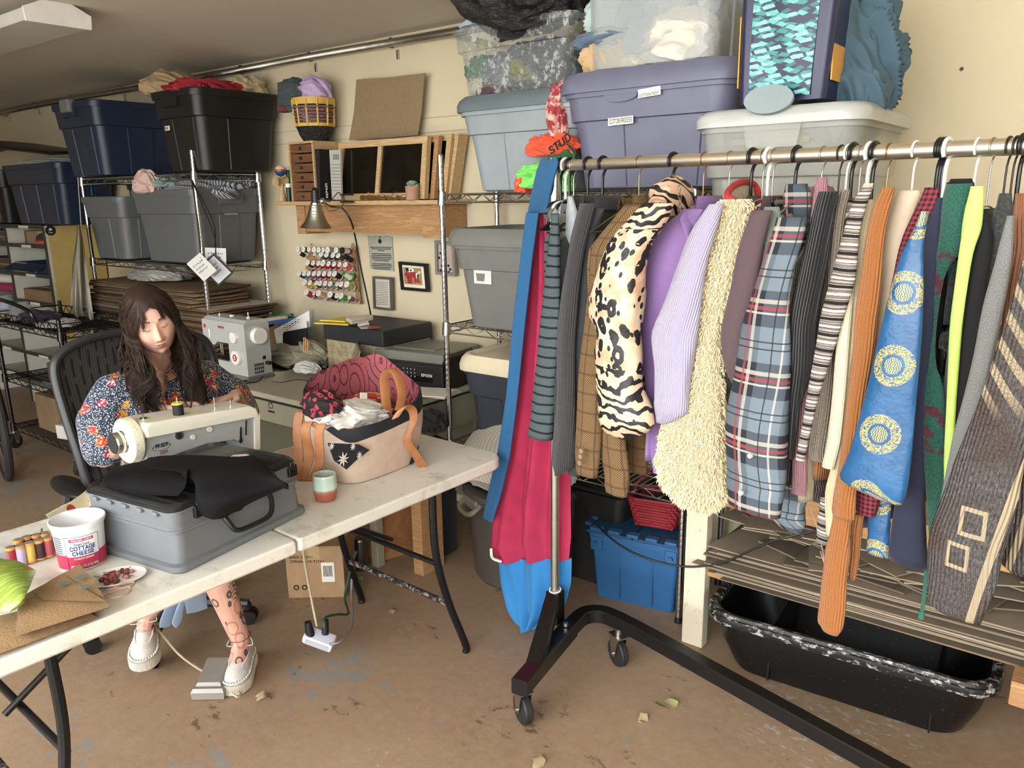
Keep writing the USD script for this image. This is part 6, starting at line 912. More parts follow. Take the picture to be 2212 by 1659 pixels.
JS = dict(b0=((-2.70, 1.39, .63), .175), bel=((-2.69, 1.39, .76), .150), cR=((-2.645, 1.305, .93), .110), cL=((-2.645, 1.47, .93), .110), up=((-2.65, 1.385, 1.035), .082), nb=((-2.655, 1.375, 1.085), .068), sR=((-2.66, 1.215, 1.03), .068), sL=((-2.66, 1.565, 1.02), .068), uR=((-2.64, 1.16, .95), .078), eR=((-2.615, 1.145, .865), .070), uL=((-2.63, 1.635, .94), .078), eL=((-2.595, 1.655, .875), .068), fL=((-2.53, 1.60, .925), .05))
BS = [('b0', 'bel'), ('bel', 'cR', 'cL'), ('cR', 'cL', 'up'), ('up', 'sR', 'cR'), ('up', 'sL', 'cL'), ('up', 'nb'), ('sR', 'uR'), ('uR', 'eR'), ('sL', 'uL'), ('uL', 'eL'), ('eL', 'fL')]
vs_, fs_, _ = mesh_of(man(JS, BS, .014)); tm = trimesh.Trimesh(vs_, fs_, process=True); trimesh.smoothing.filter_taubin(tm, .5, .53, 10); vv = np.array(tm.vertices); nn = np.array(tm.vertex_normals)
wr_ = meshkit.noise(vv*np.array([20, 20, 9]), 3)+.5*meshkit.noise(vv*np.array([44, 44, 20]), 5)-.75; vv = vv+nn*(.010*wr_)[:, None]
vcut = m3.Manifold.hull_points([tuple(map(float, q)) for q in ((-2.40, 1.34, .965), (-2.40, 1.295, 1.15), (-2.40, 1.40, 1.15), (-2.60, 1.345, 1.01), (-2.625, 1.315, 1.20), (-2.625, 1.425, 1.20), (-2.5, 1.34, .955))])
cut2 = m3.Manifold.hull_points([tuple(map(float, q)) for q in np.array([[math.cos(t)*.058-2.615, math.sin(t)*.062+1.365, z] for t in np.linspace(0, 6.28, 16)[:-1] for z in (1.075, 1.25)])])
hol = man({k: (p, r_-.007) for k, (p, r_) in JS.items()}, BS, .03); cuffR = m3.Manifold.hull_points([tuple(map(float, q)) for q in np.array([[-2.60+.09*math.cos(t), 1.14+.09*math.sin(t)*.8+.0, z] for t in np.linspace(0, 6.28, 12)[:-1] for z in (.74, .82)])])
try: shirt = m3.Manifold(m3.Mesh(np.asarray(vv, np.float32), np.asarray(tm.faces, np.uint32)))-vcut-cut2-cuffR; part(wm, 'blouse', shirt, SH, 'navy blouse dotted white with red and yellow flowers', smooth=40, W=True)
except Exception: part(wm, 'blouse', (vv, np.array(tm.faces)), SH, 'navy blouse dotted white with red and yellow flowers', smooth=True, W=True)
part(wm, 'shorts', man({k: (J[k][0], J[k][1]+.012) for k in ('pel', 'hR', 'hL', 'kR', 'kL')} | dict(mR=((-2.50, 1.27, .545), .085), mL=((-2.50, 1.42, .545), .085)), [('pel', 'hR', 'hL'), ('hR', 'mR'), ('hL', 'mL')], .03), BLC, W=True, smooth=True)
# hair
HAIR = MAT('brown_hair', '2c1e17', .5, spec=.22, pat=lambda g: g.mix(g.noise(g.scale(g.pos(), (1, 1, .25)), 60., 2), '140d09', '3c281c'), var=0); rng = np.random.default_rng(11)
sp_ = lambda ps, ph, k: np.array([k*.098*math.sin(ps)*math.cos(ph)-.006, k*.0775*math.sin(ps)*math.sin(ph), k*.118*math.cos(ps)]) @ HR[:3, :3].T+HC
cap = ~((X > .12) & (Z < .66-.42*aY)) & (Z > -.62+.0*X) & ~((X > -.1) & (Z < -.15) & (aY < .8)) & ~((X > .05) & (Z < .2))
k = cap[hf].all(1); u, inv = np.unique(hf[k], return_inverse=True); hp = part(wm, 'hair', (hw[u]+hn[u]*.008, inv.reshape(-1, 3)), HAIR, 'long loose dark brown hair with a parted fringe', smooth=True, W=True)
strands = []
for c in range(150):
    sd = 1 if c % 2 else -1; ph0 = sd*math.radians(rng.uniform(50, 178)); ps0 = math.radians(rng.uniform(4, 42)); w0, w1, L = rng.uniform(0, 6.28), rng.uniform(0, 6.28), rng.uniform(.13, .34); kk = rng.uniform(1.05, 1.15); frontal = abs(ph0) < math.radians(120); amp = rng.uniform(.010, .026)
    for s in range(24):
        ph = ph0+rng.normal(0, .05); k2 = kk+rng.normal(0, .018); Ls = L*rng.uniform(.8, 1.05); pts = [sp_(a, ph*(.35+.65*min(1, (a-ps0)/1.0)) if frontal else ph, 1.02+(k2-1.02)*min(1, (a-ps0)/.9)) for a in np.linspace(ps0+rng.normal(0, .06), 1.72, 8)]
        e = pts[-1]; out = np.array([.055 if frontal else -.03, sd*.012, 0.]); 
        for t in np.linspace(.12, 1, 11): pts.append(e+np.array([0, 0, -Ls*t])+out*np.sin(min(1, t*1.4)*1.57)+np.array([math.sin(t*8+w0), sd*math.cos(t*7+w1), 0])*amp*t*1.6+np.array([0, sd*-.012*t, 0]))
        strands.append(np.array(pts))
bang = []
for c in range(36):
    sd = -1 if c % 5 < 3 else 1; ph0 = sd*math.radians(rng.uniform(4, 40)); ph1 = sd*math.radians(rng.uniform(52, 84) if c % 9 else rng.uniform(14, 30)); pe = math.radians(rng.uniform(84, 112)) if c % 9 else math.radians(rng.uniform(66, 84))
    for s in range(24):
        a0, j = rng.normal(0, .04), rng.normal(0, .05); ps = np.linspace(math.radians(24)+rng.normal(0, .05), pe*rng.uniform(.93, 1.03), 13); q = (ps-ps[0])/(ps[-1]-ps[0]); bang.append(np.array([sp_(a, (ph0+a0)*(1-t**.75)+(ph1+j)*t**.75, 1.04+.045*math.sin(t*2.8)+.015*t) for a, t in zip(ps, q)]))
def curves(parent, name, ss, w0, m=None, o=(-2.66, 1.385, 0)):
    cv = UsdGeom.BasisCurves.Define(stage, uniq(parent, name)); pts = np.vstack(ss)-np.array(o); cv.CreatePointsAttr(Vt.Vec3fArray.FromNumpy(pts.astype(np.float32))); cv.CreateCurveVertexCountsAttr(Vt.IntArray([len(a) for a in ss])); cv.CreateTypeAttr('linear'); cv.CreateWidthsAttr(Vt.FloatArray.FromNumpy(np.concatenate([w0*np.interp(np.linspace(0, 1, len(a)), [0, .7, 1], [1, .9, .25]) for a in ss]).astype(np.float32))); cv.SetWidthsInterpolation('vertex')
    from pxr import UsdShade; UsdShade.MaterialBindingAPI.Apply(cv.GetPrim()).Bind(m or HAIR); tag(cv.GetPrim(), kind='stuff')
curves(hp, 'strand', strands, .0021); curves(hp, 'fringe', bang, .0017)
# shoes
SHW = MAT('white_leather', 'cfcac4', .5, var=.1, vs=40.); SOL = MAT('sole_cream', 'c2b7a6', .7)
def shoe(toe, heel, lift):
    toe, heel = np.array(toe), np.array(heel); dx = toe-heel; Lh = np.linalg.norm(dx); T = AX(heel, dx, np.cross((0, 0, 1), dx)); S_ = lambda xs: [np.hstack([np.full((20, 1), x*Lh), np.array([(w*math.cos(t)*(1 if abs(math.cos(t)) > .3 else 1), z0+h*max(math.sin(t), -.12)) for t in np.linspace(0, 2*np.pi, 21)[:-1]])]) for x, w, z0, h in xs]
    u = part(wm, 'shoe', tf(loft(S_([(-.01, .012, .035, .03), (.03, .030, .035, .062), (.14, .034, .035, .075), (.30, .036, .035, .072), (.48, .041, .035, .060), (.66, .046, .035, .046), (.82, .044, .035, .036), (.94, .032, .035, .026), (1.0, .012, .035, .012)])), T), SHW, 'white leather shoe with a thick ridged sole', W=True, smooth=True)
    o = [(x*Lh, s*w) for s in (1, -1) for x, w in (((-.02, .01), (.0, .026), (.1, .036), (.3, .039), (.5, .044), (.68, .049), (.84, .047), (.96, .034), (1.02, .012)) if s > 0 else ((1.02, .012), (.96, .034), (.84, .047), (.68, .049), (.5, .044), (.3, .039), (.1, .036), (.0, .026), (-.02, .01)))]
    part(u, 'sole', tf(ext(o, .036), T), SOL, 'cream ridged sole', W=True); rp = smoothpath(np.array(o+[o[0]]), 90)[:, :2]; part(u, 'welt', tf(join([cyl((p[0]*1.0, p[1]*1.02, .003), (p[0], p[1]*1.02, .038), .0032, n=5) for p in rp[::1]]), T), SOL, W=True, kind='stuff'); part(u, 'weave', tf(tube([(p[0]*.985+.002, p[1]*.95, .044+.006*(i % 2)) for i, p in enumerate(rp)], .0035, 5), T), SHW, W=True)
    part(u, 'apron_seam', tf(tube([(x*Lh, y, z) for x, y, z in ((.42, .030, .085), (.58, .030, .078), (.72, .022, .070), (.78, 0, .069), (.72, -.022, .070), (.58, -.030, .078), (.42, -.030, .085))], .003, 6), T), SHW, W=True)
    part(u, 'lace', tf(join(*[cord([(x*Lh, -.026, z-.008), (x*Lh+.012, 0, z+.003), (x*Lh+.004, .026, z-.008)], .0022, 5, 8) for x, z in ((.34, .105), (.42, .099), (.50, .091))], *[cord([(.36*Lh, 0, .108), (.30*Lh, s*.03, .128), (.40*Lh, s*.045, .112), (.40*Lh, s*.012, .108)], .0022, 5, 14) for s in (-1, 1)]), T), MAT('lace_white', 'b5ada2', .7), W=True)
shoe((-2.238, 1.288, .002), (-2.385, 1.452, .002), 0); shoe((-2.548, 1.140, .055), (-2.72, 1.262, .085), 0)
part(wm, 'anklet', tf(tube([(.037*math.cos(t), .037*math.sin(t), .004*math.sin(t)) for t in np.linspace(0, 2*np.pi, 25)[:-1]], .0018, 5, closed=True), TR(-2.345, 1.402, .135)), MAT('anklet', '8b4a44', .6), W=True)
# ---------------------------------------------------------------- on the floor by her feet
fp = thing('foot_pedal', 'grey metal sewing machine foot pedal on the floor in front of her shoe', 'pedal', (-2.325, 1.275, 0), -52)
PM = MAT('pedal_metal', '8f8b82', .4, .3); part(fp, 'base', hull([(x*sx, y*sy, z) for x in (-1, 1) for y in (-1, 1) for sx, sy, z in ((.068, .055, .004), (.070, .057, .03), (.062, .050, .042))]), PM); part(fp, 'treadle', tf(hull([(x*sx, y*sy, z) for x in (-1, 1) for y in (-1, 1) for sx, sy, z in ((.062, .042, 0), (.064, .044, .012), (.055, .038, .02))]), TR(-.012, 0, .05) @ RY(14)), PM); part(fp, 'screw', join([cyl((-.03+.02*i, -.056, .02), (-.03+.02*i, -.058, .02), .004, n=8) for i in range(4)]), STEEL)
CC = MAT('cream_cable', 'b9ac8c', .5); solo('pedal_cable', cord([P(318, 1338, y=1.25), P(345, 1365, y=1.25), P(385, 1412, y=1.26)+[0, 0, 0], P(425, 1442, z=.02), P(462, 1462, z=.06)], .004, 6, 30), CC, 'cream cable hanging from the table down to the foot pedal', 'cable'); solo('pedal_cable', cord([P(500, 1497, z=.03), P(512, 1505, z=.02), P(519, 1500, z=.015), P(508, 1490, z=.012)], .004, 6, 16), CC, 'short cream loop of cable at the end of the foot pedal', 'cable')
pb = thing('power_block', 'white power strip block hanging on its cord under the table', 'power strip', P(690, 1380, y=1.62), 35); part(pb, 'block', tf(B(.115, .06, .04, (0, 0, -.02), .008), RY(22) @ RX(20)), MAT('block_white', 'c9cbe0', .35)); part(pb, 'plug', join(cyl((-.03, -.01, .02), (-.035, -.01, .075), .018, .012), cyl((.02, .01, .015), (.025, .015, .07), .014, .010)), BLACKP); part(pb, 'socket_face', tf(B(.09, .002, .025, (0, -.031, -.012)), RY(22) @ RX(20)), MAT('block_grey', 'a9aab5', .4))
p0_ = P(684, 1352, y=1.62); solo('hanging_cable', cord([P(654, 1186, y=1.5), P(660, 1225, y=1.54), P(672, 1290, y=1.6), p0_], .0045, 6, 30), CC, 'cream cable hanging from the middle of the table to the power block', 'cable')
solo('green_cable', cord([P(700, 1357, y=1.62), P(702, 1335, y=1.64), P(730, 1327, y=1.72), P(752, 1325, y=1.80), P(745, 1290, y=1.88), P(757, 1230, y=1.93), P(770, 1190, y=1.95)], .005, 6, 40), MAT('cable_green', '234a38', .5), 'dark green extension cable looping up along the table leg', 'cable'); solo('grey_cable', cord([P(712, 1392, y=1.60), P(735, 1385, y=1.64), P(757, 1360, y=1.74), P(762, 1320, y=1.84), P(759, 1270, y=1.93), P(765, 1200, y=1.95)], .005, 6, 40), MAT('cable_grey', '8b8a88', .5), 'light grey cable running from the power block up the table leg', 'cable')
LEAF = MAT('leaf_green', '6f7d3a', .6, var=.2); 
for i, (p, c, lab) in enumerate((((762, 1340, .1), LEAF, 'green leaf caught on the cables by the table leg'), ((1438, 1520, 0), MAT('leaf_yellow', '8f8c55', .7, var=.25), 'large yellow green dry leaf on the floor beside the long rack foot'), ((1388, 1552, 0), MAT('leaf_tan', 'a3906a', .8, var=.3), 'small crumpled tan leaf below the yellow green leaf'), ((1163, 1648, 0), MAT('leaf_tan', '', .8), 'crumpled tan leaf at the bottom edge of the floor'), ((1918, 1546, 0), LEAF, 'small green leaf scrap on the floor near the black trough'), ((567, 1505, 0), MAT('leaf_tan', '', .8), 'dry curled leaf on the floor right of the foot pedal'), ((846, 1322, 0), MAT('leaf_brown', '7d6a4a', .8, var=.3), 'little brown leaf on the floor between the table leg and the carton'), ((777, 1253, 0), LEAF, 'small green leaf behind the near table leg'))):
    q = P(p[0], p[1], z=p[2]+.006) if p[2] == 0 else P(p[0], p[1], y=1.88); s = (.028, .036, .022, .028, .016, .026, .018, .02)[i]; a = np.array([[(s*(2*u_-1)*1.2, s*math.sin(math.pi*u_)**.8*(2*w_-1)*.7*(1+.25*math.sin(11*u_)), .008*math.sin(5*u_+2*w_+i)) for w_ in np.linspace(0, 1, 6)] for u_ in np.linspace(0.02, .98, 12)]); m = sheet(a, .0008); solo('leaf', tf(m, TR(*q) @ RZ(40*i)), c, lab, 'leaf')
bx = thing('cardboard_box', 'kraft cardboard box with a white barcode label under the table', 'box', (-2.64, 2.02, 0), 38)
part(bx, 'body', B(.245, .30, .235, r=.003), CARD); part(bx, 'flap', B(.243, .147, .003, (0, .075, .235)), CARD); part(bx, 'flap', B(.243, .147, .003, (0, -.075, .235)), CARD); part(bx, 'tape', join(B(.05, .302, .001, (0, 0, .2385)), B(.05, .001, .06, (0, -.1506, .178))), MAT('brown_tape', '', .3))
k = part(bx, 'shipping_label', tf(B(.055, .09, .0012), AX((.055, -.151, .12), (1, 0, 0), (0, .0, 1))), PAPER, 'white shipping label'); part(k, 'barcode', tf(join([B(.0025, .05, .0006, (-.018+.005*i, .005, .0012)) for i in range(8)]), AX((.055, -.151, .12), (1, 0, 0), (0, 0, 1))), INK)
part(bx, 'print', join(*[tf(text(s, .011, TR(0, 0, 0), .0006), AX((-.105, -.1508, .185-.02*i), (1, 0, 0), (0, 0, 1))) for i, s in enumerate(('MADE IN MIC.', 'CORONA, CA 91767'))], *[tf(ext(Point(0, 0).buffer(.012).difference(Point(0, 0).buffer(.007)), .0006), AX((-.085+.035*i, -.1508, .05), (1, 0, 0), (0, 0, 1))) for i in range(2)]), INK)
# ---------------------------------------------------------------- tote bag on the table
CAN = MAT('bag_canvas', 'c9ae98', .85, pat=lambda g: g.mix(g.step(g.noise(g.pos(), 11., 4, .6), .35, .7), 'c4a791', 'd3bda8'), bump=.25, bs=400.); BKC = MAT('bag_black_canvas', '1f2226', .8, bump=.2, bs=400.); TAN = MAT('tan_leather', 'a5672f', .5, spec=.4, pat=lambda g: g.mix(g.step(g.noise(g.pos(), 16., 4, .6), .3, .7), '95582a', 'b0733c'), bump=.1)
def paisley(g):
    u = g.uv(); d = g.voro(g.scale(u, (1., .7, 1)), 13.); c = g.mix(g.lt(g.m('absolute', g.m('subtract', g.frac(g.mul(d, 4.5)), .5)), .10), '9c4a52', '5c2430'); return g.mix(g.step(g.voro(u, 60.), .2, .12), c, '6b2c36')
bg = thing('tote_bag', 'large canvas tote with tan leather straps, stuffed with clothes, on the white table', 'bag', (-2.0, 1.76, .745))
A_ = np.linspace(0, 2*np.pi, 49)[:-1]; sq = lambda a, p=.55: (np.sign(math.cos(a))*abs(math.cos(a))**p, np.sign(math.sin(a))*abs(math.sin(a))**p)
def bring(t, k=1.):
    o = []
    for a in A_:
        cx, cy = sq(a); zr = .205+.06*cy*.5+.02-.105*cx*.5 if 1 else 0; w = .105+.045*math.sin(t*1.9); d = .165+.03*math.sin(t*2.2); o.append((-2.005+cx*w*k-.02*t, 1.76+cy*d*k+.012*t, .747+zr*1.22*t+.006*math.sin(5*a+4*t)*t))
    return np.array(o)
part(bg, 'body', loft([bring(t) for t in (0, .05, .2, .4, .6, .80)], cap=False), CAN, 'cream canvas body', W=True); part(bg, 'bottom', loft([bring(0), bring(.001, .9)]), BKC, W=True); part(bg, 'band', loft([bring(t, 1.004) for t in (.795, .9, 1.0)]+[bring(1., .985)], cap=False), BKC, 'black canvas band', W=True)
m = loft([bring(t, .975) for t in (1.005, .8, .5, .2)], cap=False, uv=True); part(bg, 'lining', m, MAT('paisley_lining', '9c4a52', .8, pat=paisley), 'dusty red paisley lining', W=True)
part(bg, 'pocket_patch', plate([(708, 957), (775, 960), (798, 972), (768, 995), (748, 1014), (722, 995)], .004, x=-1.862), MAT('patch_navy', '25262f', .8), 'navy patch with white flowers', W=True)
fl = unary_union([Polygon([(0, 0), (.010*math.cos(a-.3), .010*math.sin(a-.3)), (.024*math.cos(a), .024*math.sin(a)), (.010*math.cos(a+.3), .010*math.sin(a+.3))]) for a in np.linspace(0, 2*np.pi, 9)[:-1]]); part(bg, 'flower_print', join(*[ext(fl, .002, AX(P(px, py, x=-1.858), (0, 1, 0), (0, 0, 1)) @ np.diag([s, s, 1, 1])) for px, py, s in ((741, 992, 1.), (762, 965, .5), (716, 964, .5), (776, 984, .55))]), PAPER, W=True)
ip = [i for i in range(48) if -.15 < A_[i]-1.0*0 < 1.25]; part(bg, 'corner_patch', sheet(np.array([bring(t, 1.008)[[i for i in range(3, 12)]] for t in (0, .06, .13, .2)]), .003), MAT('patch_navy', '', .8), W=True)
def strap(pts, w, up): 
    q = smoothpath(np.array(pts), 40); u = np.array(up)*w/2; return sheet(np.array([[p-u, p, p+u] for p in q]), .0045)
for pts, up in (([P(838, 905, x=-1.93), P(833, 860, x=-1.95), P(830, 815, x=-1.97), P(842, 797, x=-1.98), P(858, 812, x=-1.95), P(868, 850, x=-1.93), P(862, 885, x=-1.9)], (.3, .9, 0)), ([P(852, 905, x=-1.87), P(872, 880, x=-1.85), P(890, 885, x=-1.85), P(893, 910, x=-1.85), P(880, 950, x=-1.86), P(900, 985, x=-1.85), P(916, 1012, x=-1.85)], (.6, .5, .3)), ([P(692, 925, x=-2.0), P(668, 912, x=-2.03), P(660, 935, x=-2.03), P(668, 985, x=-2.03), P(656, 1030, x=-2.03), P(672, 1036, x=-1.99), P(690, 1000, x=-1.96), P(688, 940, x=-1.96), P(695, 915, x=-1.96)], (.75, .4, 0)), ([P(670, 905, x=-2.12), P(650, 890, x=-2.14), P(642, 930, x=-2.14), P(646, 990, x=-2.12), P(645, 1035, x=-2.10), P(655, 1040, x=-2.08)], (.75, .4, 0))): part(bg, 'strap', strap(pts, .036, up), TAN, 'tan leather strap', W=True)
def netfn(g): d = g.voro(g.pos(), 75., 'distance', 'distance_to_edge'); return g.step(d, .12, .08)
g = G(); ns = g.add('mix_closure', 'closure', fac=netfn(g), closure1=g.add('transparent_bsdf', 'BSDF', color=(1, 1, 1)), closure2=g.add('diffuse_bsdf', 'BSDF', color=lin('c9c1b0'))); LOOKS['netting'] = usdkit.material(stage, '/World/Looks/netting', g.n, g.l, surface=ns)
part(bg, 'net_side', pillow([[P(*p, y=1.585) for p in r] for r in ([(675, 945), (690, 960), (706, 975)], [(683, 985), (702, 992), (720, 1000)], [(690, 1015), (708, 1018), (728, 1022)])], .006, 10, 10), LOOKS['netting'], 'string net pocket', W=True)
WTC = fab('white_tee', 'cfccc4'); bundle('garment', 'white tee shirt with blue print spilling out of the tote bag', 'garment', P(765, 890, x=-2.0)+[0, 0, -.01], (.085, .13, .045), MAT('white_print_tee', 'cfcbc2', .8, pat=lambda g: g.mix(g.mul(g.step(g.noise(g.pos(), 45., 4, .7), .56, .6), g.step(g.noise(g.pos(), 9., 2), .48, .54)), 'd2cfc6', '6f7896'), bump=.2, bs=400.), 95, .35, 2.2)
bundle('garment', 'black cloth with red leaf embroidery in the left of the tote bag', 'garment', P(695, 878, x=-2.06), (.075, .055, .055), MAT('red_leaf_black', '1d1518', .8, pat=lambda g: g.mix(g.lt(g.m('absolute', g.m('subtract', g.voro(g.scale(g.pos(), (1, 1, .6)), 48.), .33)), .12), '1b1416', 'a8283c'), bump=.2), 96, .25, 1.8); bundle('garment', 'red and orange cloth showing at the back of the tote bag', 'garment', P(790, 862, x=-2.06), (.05, .07, .02), MAT('red_orange', 'a32d26', .8, pat=lambda g: g.mix(g.step(g.noise(g.pos(), 22., 3), .5, .56), 'a02a26', 'd98a4a')), 97, .3, n=4); solo('garment_label', plate([(778, 848), (793, 848), (793, 862), (778, 862)], .002, x=-2.0), PAPER, 'white care label standing up from the clothes in the tote bag', 'label')
# ---------------------------------------------------------------- clothes rack
RA = np.array([-1.457, 2.117, 1.757]); RD = np.array([.970, -.243, -.009]); RD /= np.linalg.norm(RD); ET = np.array([.970, -.243, 0]); ET /= np.linalg.norm(ET); EU = np.array([-ET[1]*-1, -ET[0], 0]); EU = np.array([-.243, -.970, 0])/np.linalg.norm([.243, .970])
def onu(px, py, u):
    """the point seen at a pixel on the upright plane that runs along the rail, u in front of it"""
    r = ray(px, py); return EYE+r*(((RA+EU*u-EYE)@EU)/(r@EU))
def railt(px): return float((onu(px, 350-.038*(px-1500), 0)-RA)@ET)
rk = thing('clothes_rack', 'heavy black steel clothes rack on casters with a chrome rail full of garments', 'clothes rack', (-1.457, 2.117, 0)); RB0 = RA-RD*.0
part(rk, 'rail', cyl(RA-RD*.02, RA+RD*2.1, .0165, n=20), MAT('rail_nickel', 'd8d0c0', .38, 1., var=.05), W=True)
part(rk, 'post', join(cyl((-1.457, 2.117, .24), (-1.457, 2.117, 1.10), .0155, n=16), cyl((-1.457, 2.117, 1.08), (-1.457, 2.117, 1.76), .0185, n=16), cyl((-1.457, 2.117, 1.40), (-1.457, 2.117, 1.44), .021, n=16), cyl((-1.457, 2.117, 1.735), (-1.457, 2.117, 1.78), .022, n=16)), CHROME, W=True)
def bar(pts, w, h, z): 
    p = np.array(pts, float); t = np.gradient(p, axis=0); t /= np.linalg.norm(t, axis=1, keepdims=True); s = np.stack([-t[:, 1], t[:, 0]], 1); R = []
    for q, n_ in zip(p, s): R.append([(*(q+n_*a*w/2), z+b) for a, b in ((-1, .004), (-.85, 0), (.85, 0), (1, .004), (1, h-.004), (.85, h), (-.85, h), (-1, h-.004))])
    return loft(R)
zb = .135; fb = [P(1128, 1478, z=zb+.025)[:2], P(1185, 1408, z=zb+.025)[:2], P(1232, 1356, z=zb+.025)[:2], P(1262, 1330, z=zb+.025)[:2], P(1300, 1327, z=zb+.025)[:2], P(1345, 1345, z=zb+.025)[:2], P(1420, 1385, z=zb+.025)[:2], P(1930, 1668, z=zb+.025)[:2]]
cv = smoothpath([np.array([*q, 0]) for q in fb[1:7]], 36)[:, :2]; ex = fb[7]+(fb[7]-fb[6])/np.linalg.norm(fb[7]-fb[6])*.5
part(rk, 'base_beam', bar(np.vstack([cv, np.linspace(fb[6], ex, 8)[1:]]), .05, .05, zb), BLACKM, W=True)
a0, a1 = fb[0], fb[2]; dd = (a1-a0)/np.linalg.norm(a1-a0); part(rk, 'base_sleeve', bar(np.linspace(a0-dd*.02, a1+dd*.0, 6), .056, .056, zb-.003), BLACKM, W=True)
sk = np.array([-1.457, 2.117]); sk2 = a0+dd*np.linalg.norm(a1-a0)*.62; part(rk, 'socket', bar(np.array([[0, 0], [.001, 0]])+0, .05, .05, 0) if 0 else hull([(*(np.array([-1.457, 2.117])+np.array([e*.024, g_*.024])), z) for e in (-1, 1) for g_ in (-1, 1) for z in (zb+.03, .285)]), BLACKM, W=True)
nn_ = np.array([-dd[1], dd[0]])*.024; b0_ = a0+dd*.07; part(rk, 'brace', hull([(*(np.array([-1.457, 2.117])+s*nn_-dd*k), z) for s in (-1, 1) for k, z in ((.02, .285), (.02, .23))]+[(*(b0_+s*nn_+dd*k), zb+.05) for s in (-1, 1) for k in (0, .06)]), BLACKM, W=True)
q = P(1222, 1352, z=zb+.056); part(rk, 'bolt', cyl(q, q+[0, 0, .012], .009, n=6), STEEL, W=True); part(rk, 'cable_tie', tube([(-1.457+.02*math.cos(t), 2.117+.02*math.sin(t), .29+.004*math.sin(t)) for t in np.linspace(0, 2*np.pi, 17)[:-1]], .003, 5, closed=True), WHITEP, W=True)
for c, rz in (((-1.348, 1.775, 0), 62), ((-1.262, 2.236, 0), 62), ((.12, 1.92, 0), 40)): caster(rk, c, .052, STEEL, zb-.012, rz, w=.028)
# ---------------------------------------------------------------- garments
def rib(f, amp=1.): return lambda g: g.m('sine', g.mul(g.xyz(g.uv())[0], f))
def KN(name, a, b=None, f=700., rough=.9, bump=.5, n=420., amt=1.): return MAT(name, a, rough, pat=(lambda g: g.mix(g.mul(g.step(g.noise(g.uv(), n, 3, .8), .36, .66), amt), a, b or a)), bfn=rib(f), bump=bump, bd=.004, sheen=.15, var=.05)
def stripe(name, a, b, per, w, kn=None): return MAT(name, a, .85, pat=lambda g: g.mix(g.lt(g.frac(g.mul(g.addf(g.xyz(g.uv())[1], g.mul(g.noise(g.uv(), 12., 2), .01)), 1/per)), w), g.mix(g.step(g.noise(g.uv(), 300., 3, .8), .35, .65), a, kn or a), b), bump=.2, bs=600.)
def striped2(g):
    l = g.addf(g.xyz(g.uv())[1], g.mul(g.noise(g.uv(), 9., 2), .012)); c = g.mix(g.step(g.m('sine', g.mul(l, 900.)), -.2, .2), 'a2968a', '6f665f'); c = g.mix(g.lt(g.frac(g.mul(l, 62.)), .32), c, 'c9c0b4'); c = g.mix(g.lt(g.frac(g.mul(l, 31.)), .17), c, '17151a'); return g.mix(g.lt(g.frac(g.addf(g.mul(l, 124.), .4)), .13), c, '2a272a')
def tweed(g): 
    x, y, z = g.xyz(g.uv()); a = g.gt(g.m('sine', g.mul(x, 900.)), 0.); b = g.gt(g.m('sine', g.mul(y, 900.)), 0.); c = g.mix(g.m('absolute', g.m('subtract', a, b)), '4e3820', '8a6a3e'); c = g.mix(g.mul(g.lt(g.frac(g.mul(x, 22.)), .12), .55), c, '33240f'); return g.mix(g.mul(g.lt(g.frac(g.mul(y, 18.)), .12), .5), c, '3a2913')
def leopard(g):
    u = g.uv(); w = g.scale(u, (1, .62, 1)); d = g.voro(w, 29., rnd=.9); n = g.noise(u, 60., 3, .6); sp = g.mul(g.lt(g.m('absolute', g.m('subtract', g.addf(d, g.mul(n, .22)), .42)), .14), g.gt(g.noise(g.scale(u, 1., loc=(3, 1, 0)), 40., 2), .33)); s2 = g.lt(g.addf(g.voro(g.scale(u, (1, .7, 1), loc=(.3, .8, 0)), 42.), g.mul(n, .2)), .35)
    base = g.mix(g.step(g.noise(u, 15., 3), .42, .58), 'd9c4a0', 'c69a77'); lep = g.mix(g.m('maximum', sp, s2), base, '1c191b')
    x, y, z = g.xyz(u); zw = g.m('sine', g.addf(g.mul(y, 190.), g.addf(g.mul(g.noise(u, 11., 2), 26.), g.mul(g.noise(u, 34., 2), 5.)))); zeb = g.mix(g.step(zw, .1, .25), g.mix(.5, 'd9c4a0', 'd0a785'), '1c191b'); z1 = g.m('maximum', g.lt(y, .085), g.gt(y, .455)); return g.mix(z1, lep, zeb)
def plaid(g):
    x, y, z = g.xyz(g.uv()); c = g.mix(g.lt(g.frac(g.mul(x, 7.)), .5), '5f6d7a', '29303e'); c = g.mix(.55, c, g.mix(g.lt(g.frac(g.mul(y, 6.6)), .5), '6b7a82', '0e1119'))
    for ax, f, o, w, col, k in ((y, 6.6, .12, .06, 'b9ae9f', .6), (y, 6.6, .22, .05, '8c3438', .8), (y, 6.6, .30, .03, 'c9c0b2', .55), (x, 7., .10, .06, 'b9ae9f', .55), (x, 7., .2, .05, '8c3438', .7), (x, 7., .62, .03, 'c9c0b2', .5), (y, 6.6, .7, .02, '171a22', .8), (x, 7., .78, .02, '171a22', .8), (y, 6.6, .8, .02, '171a22', .8)): c = g.mix(g.mul(g.lt(g.frac(g.addf(g.mul(ax, f), 1-o)), w), k), c, col)
    return c
def gingham(g):
    x, y, z = g.xyz(g.uv()); a = g.lt(g.frac(g.mul(x, 105.)), .5); b = g.lt(g.frac(g.mul(y, 105.)), .5); return g.mix(g.mul(g.addf(a, b), .5), '8e1f35', '151016')
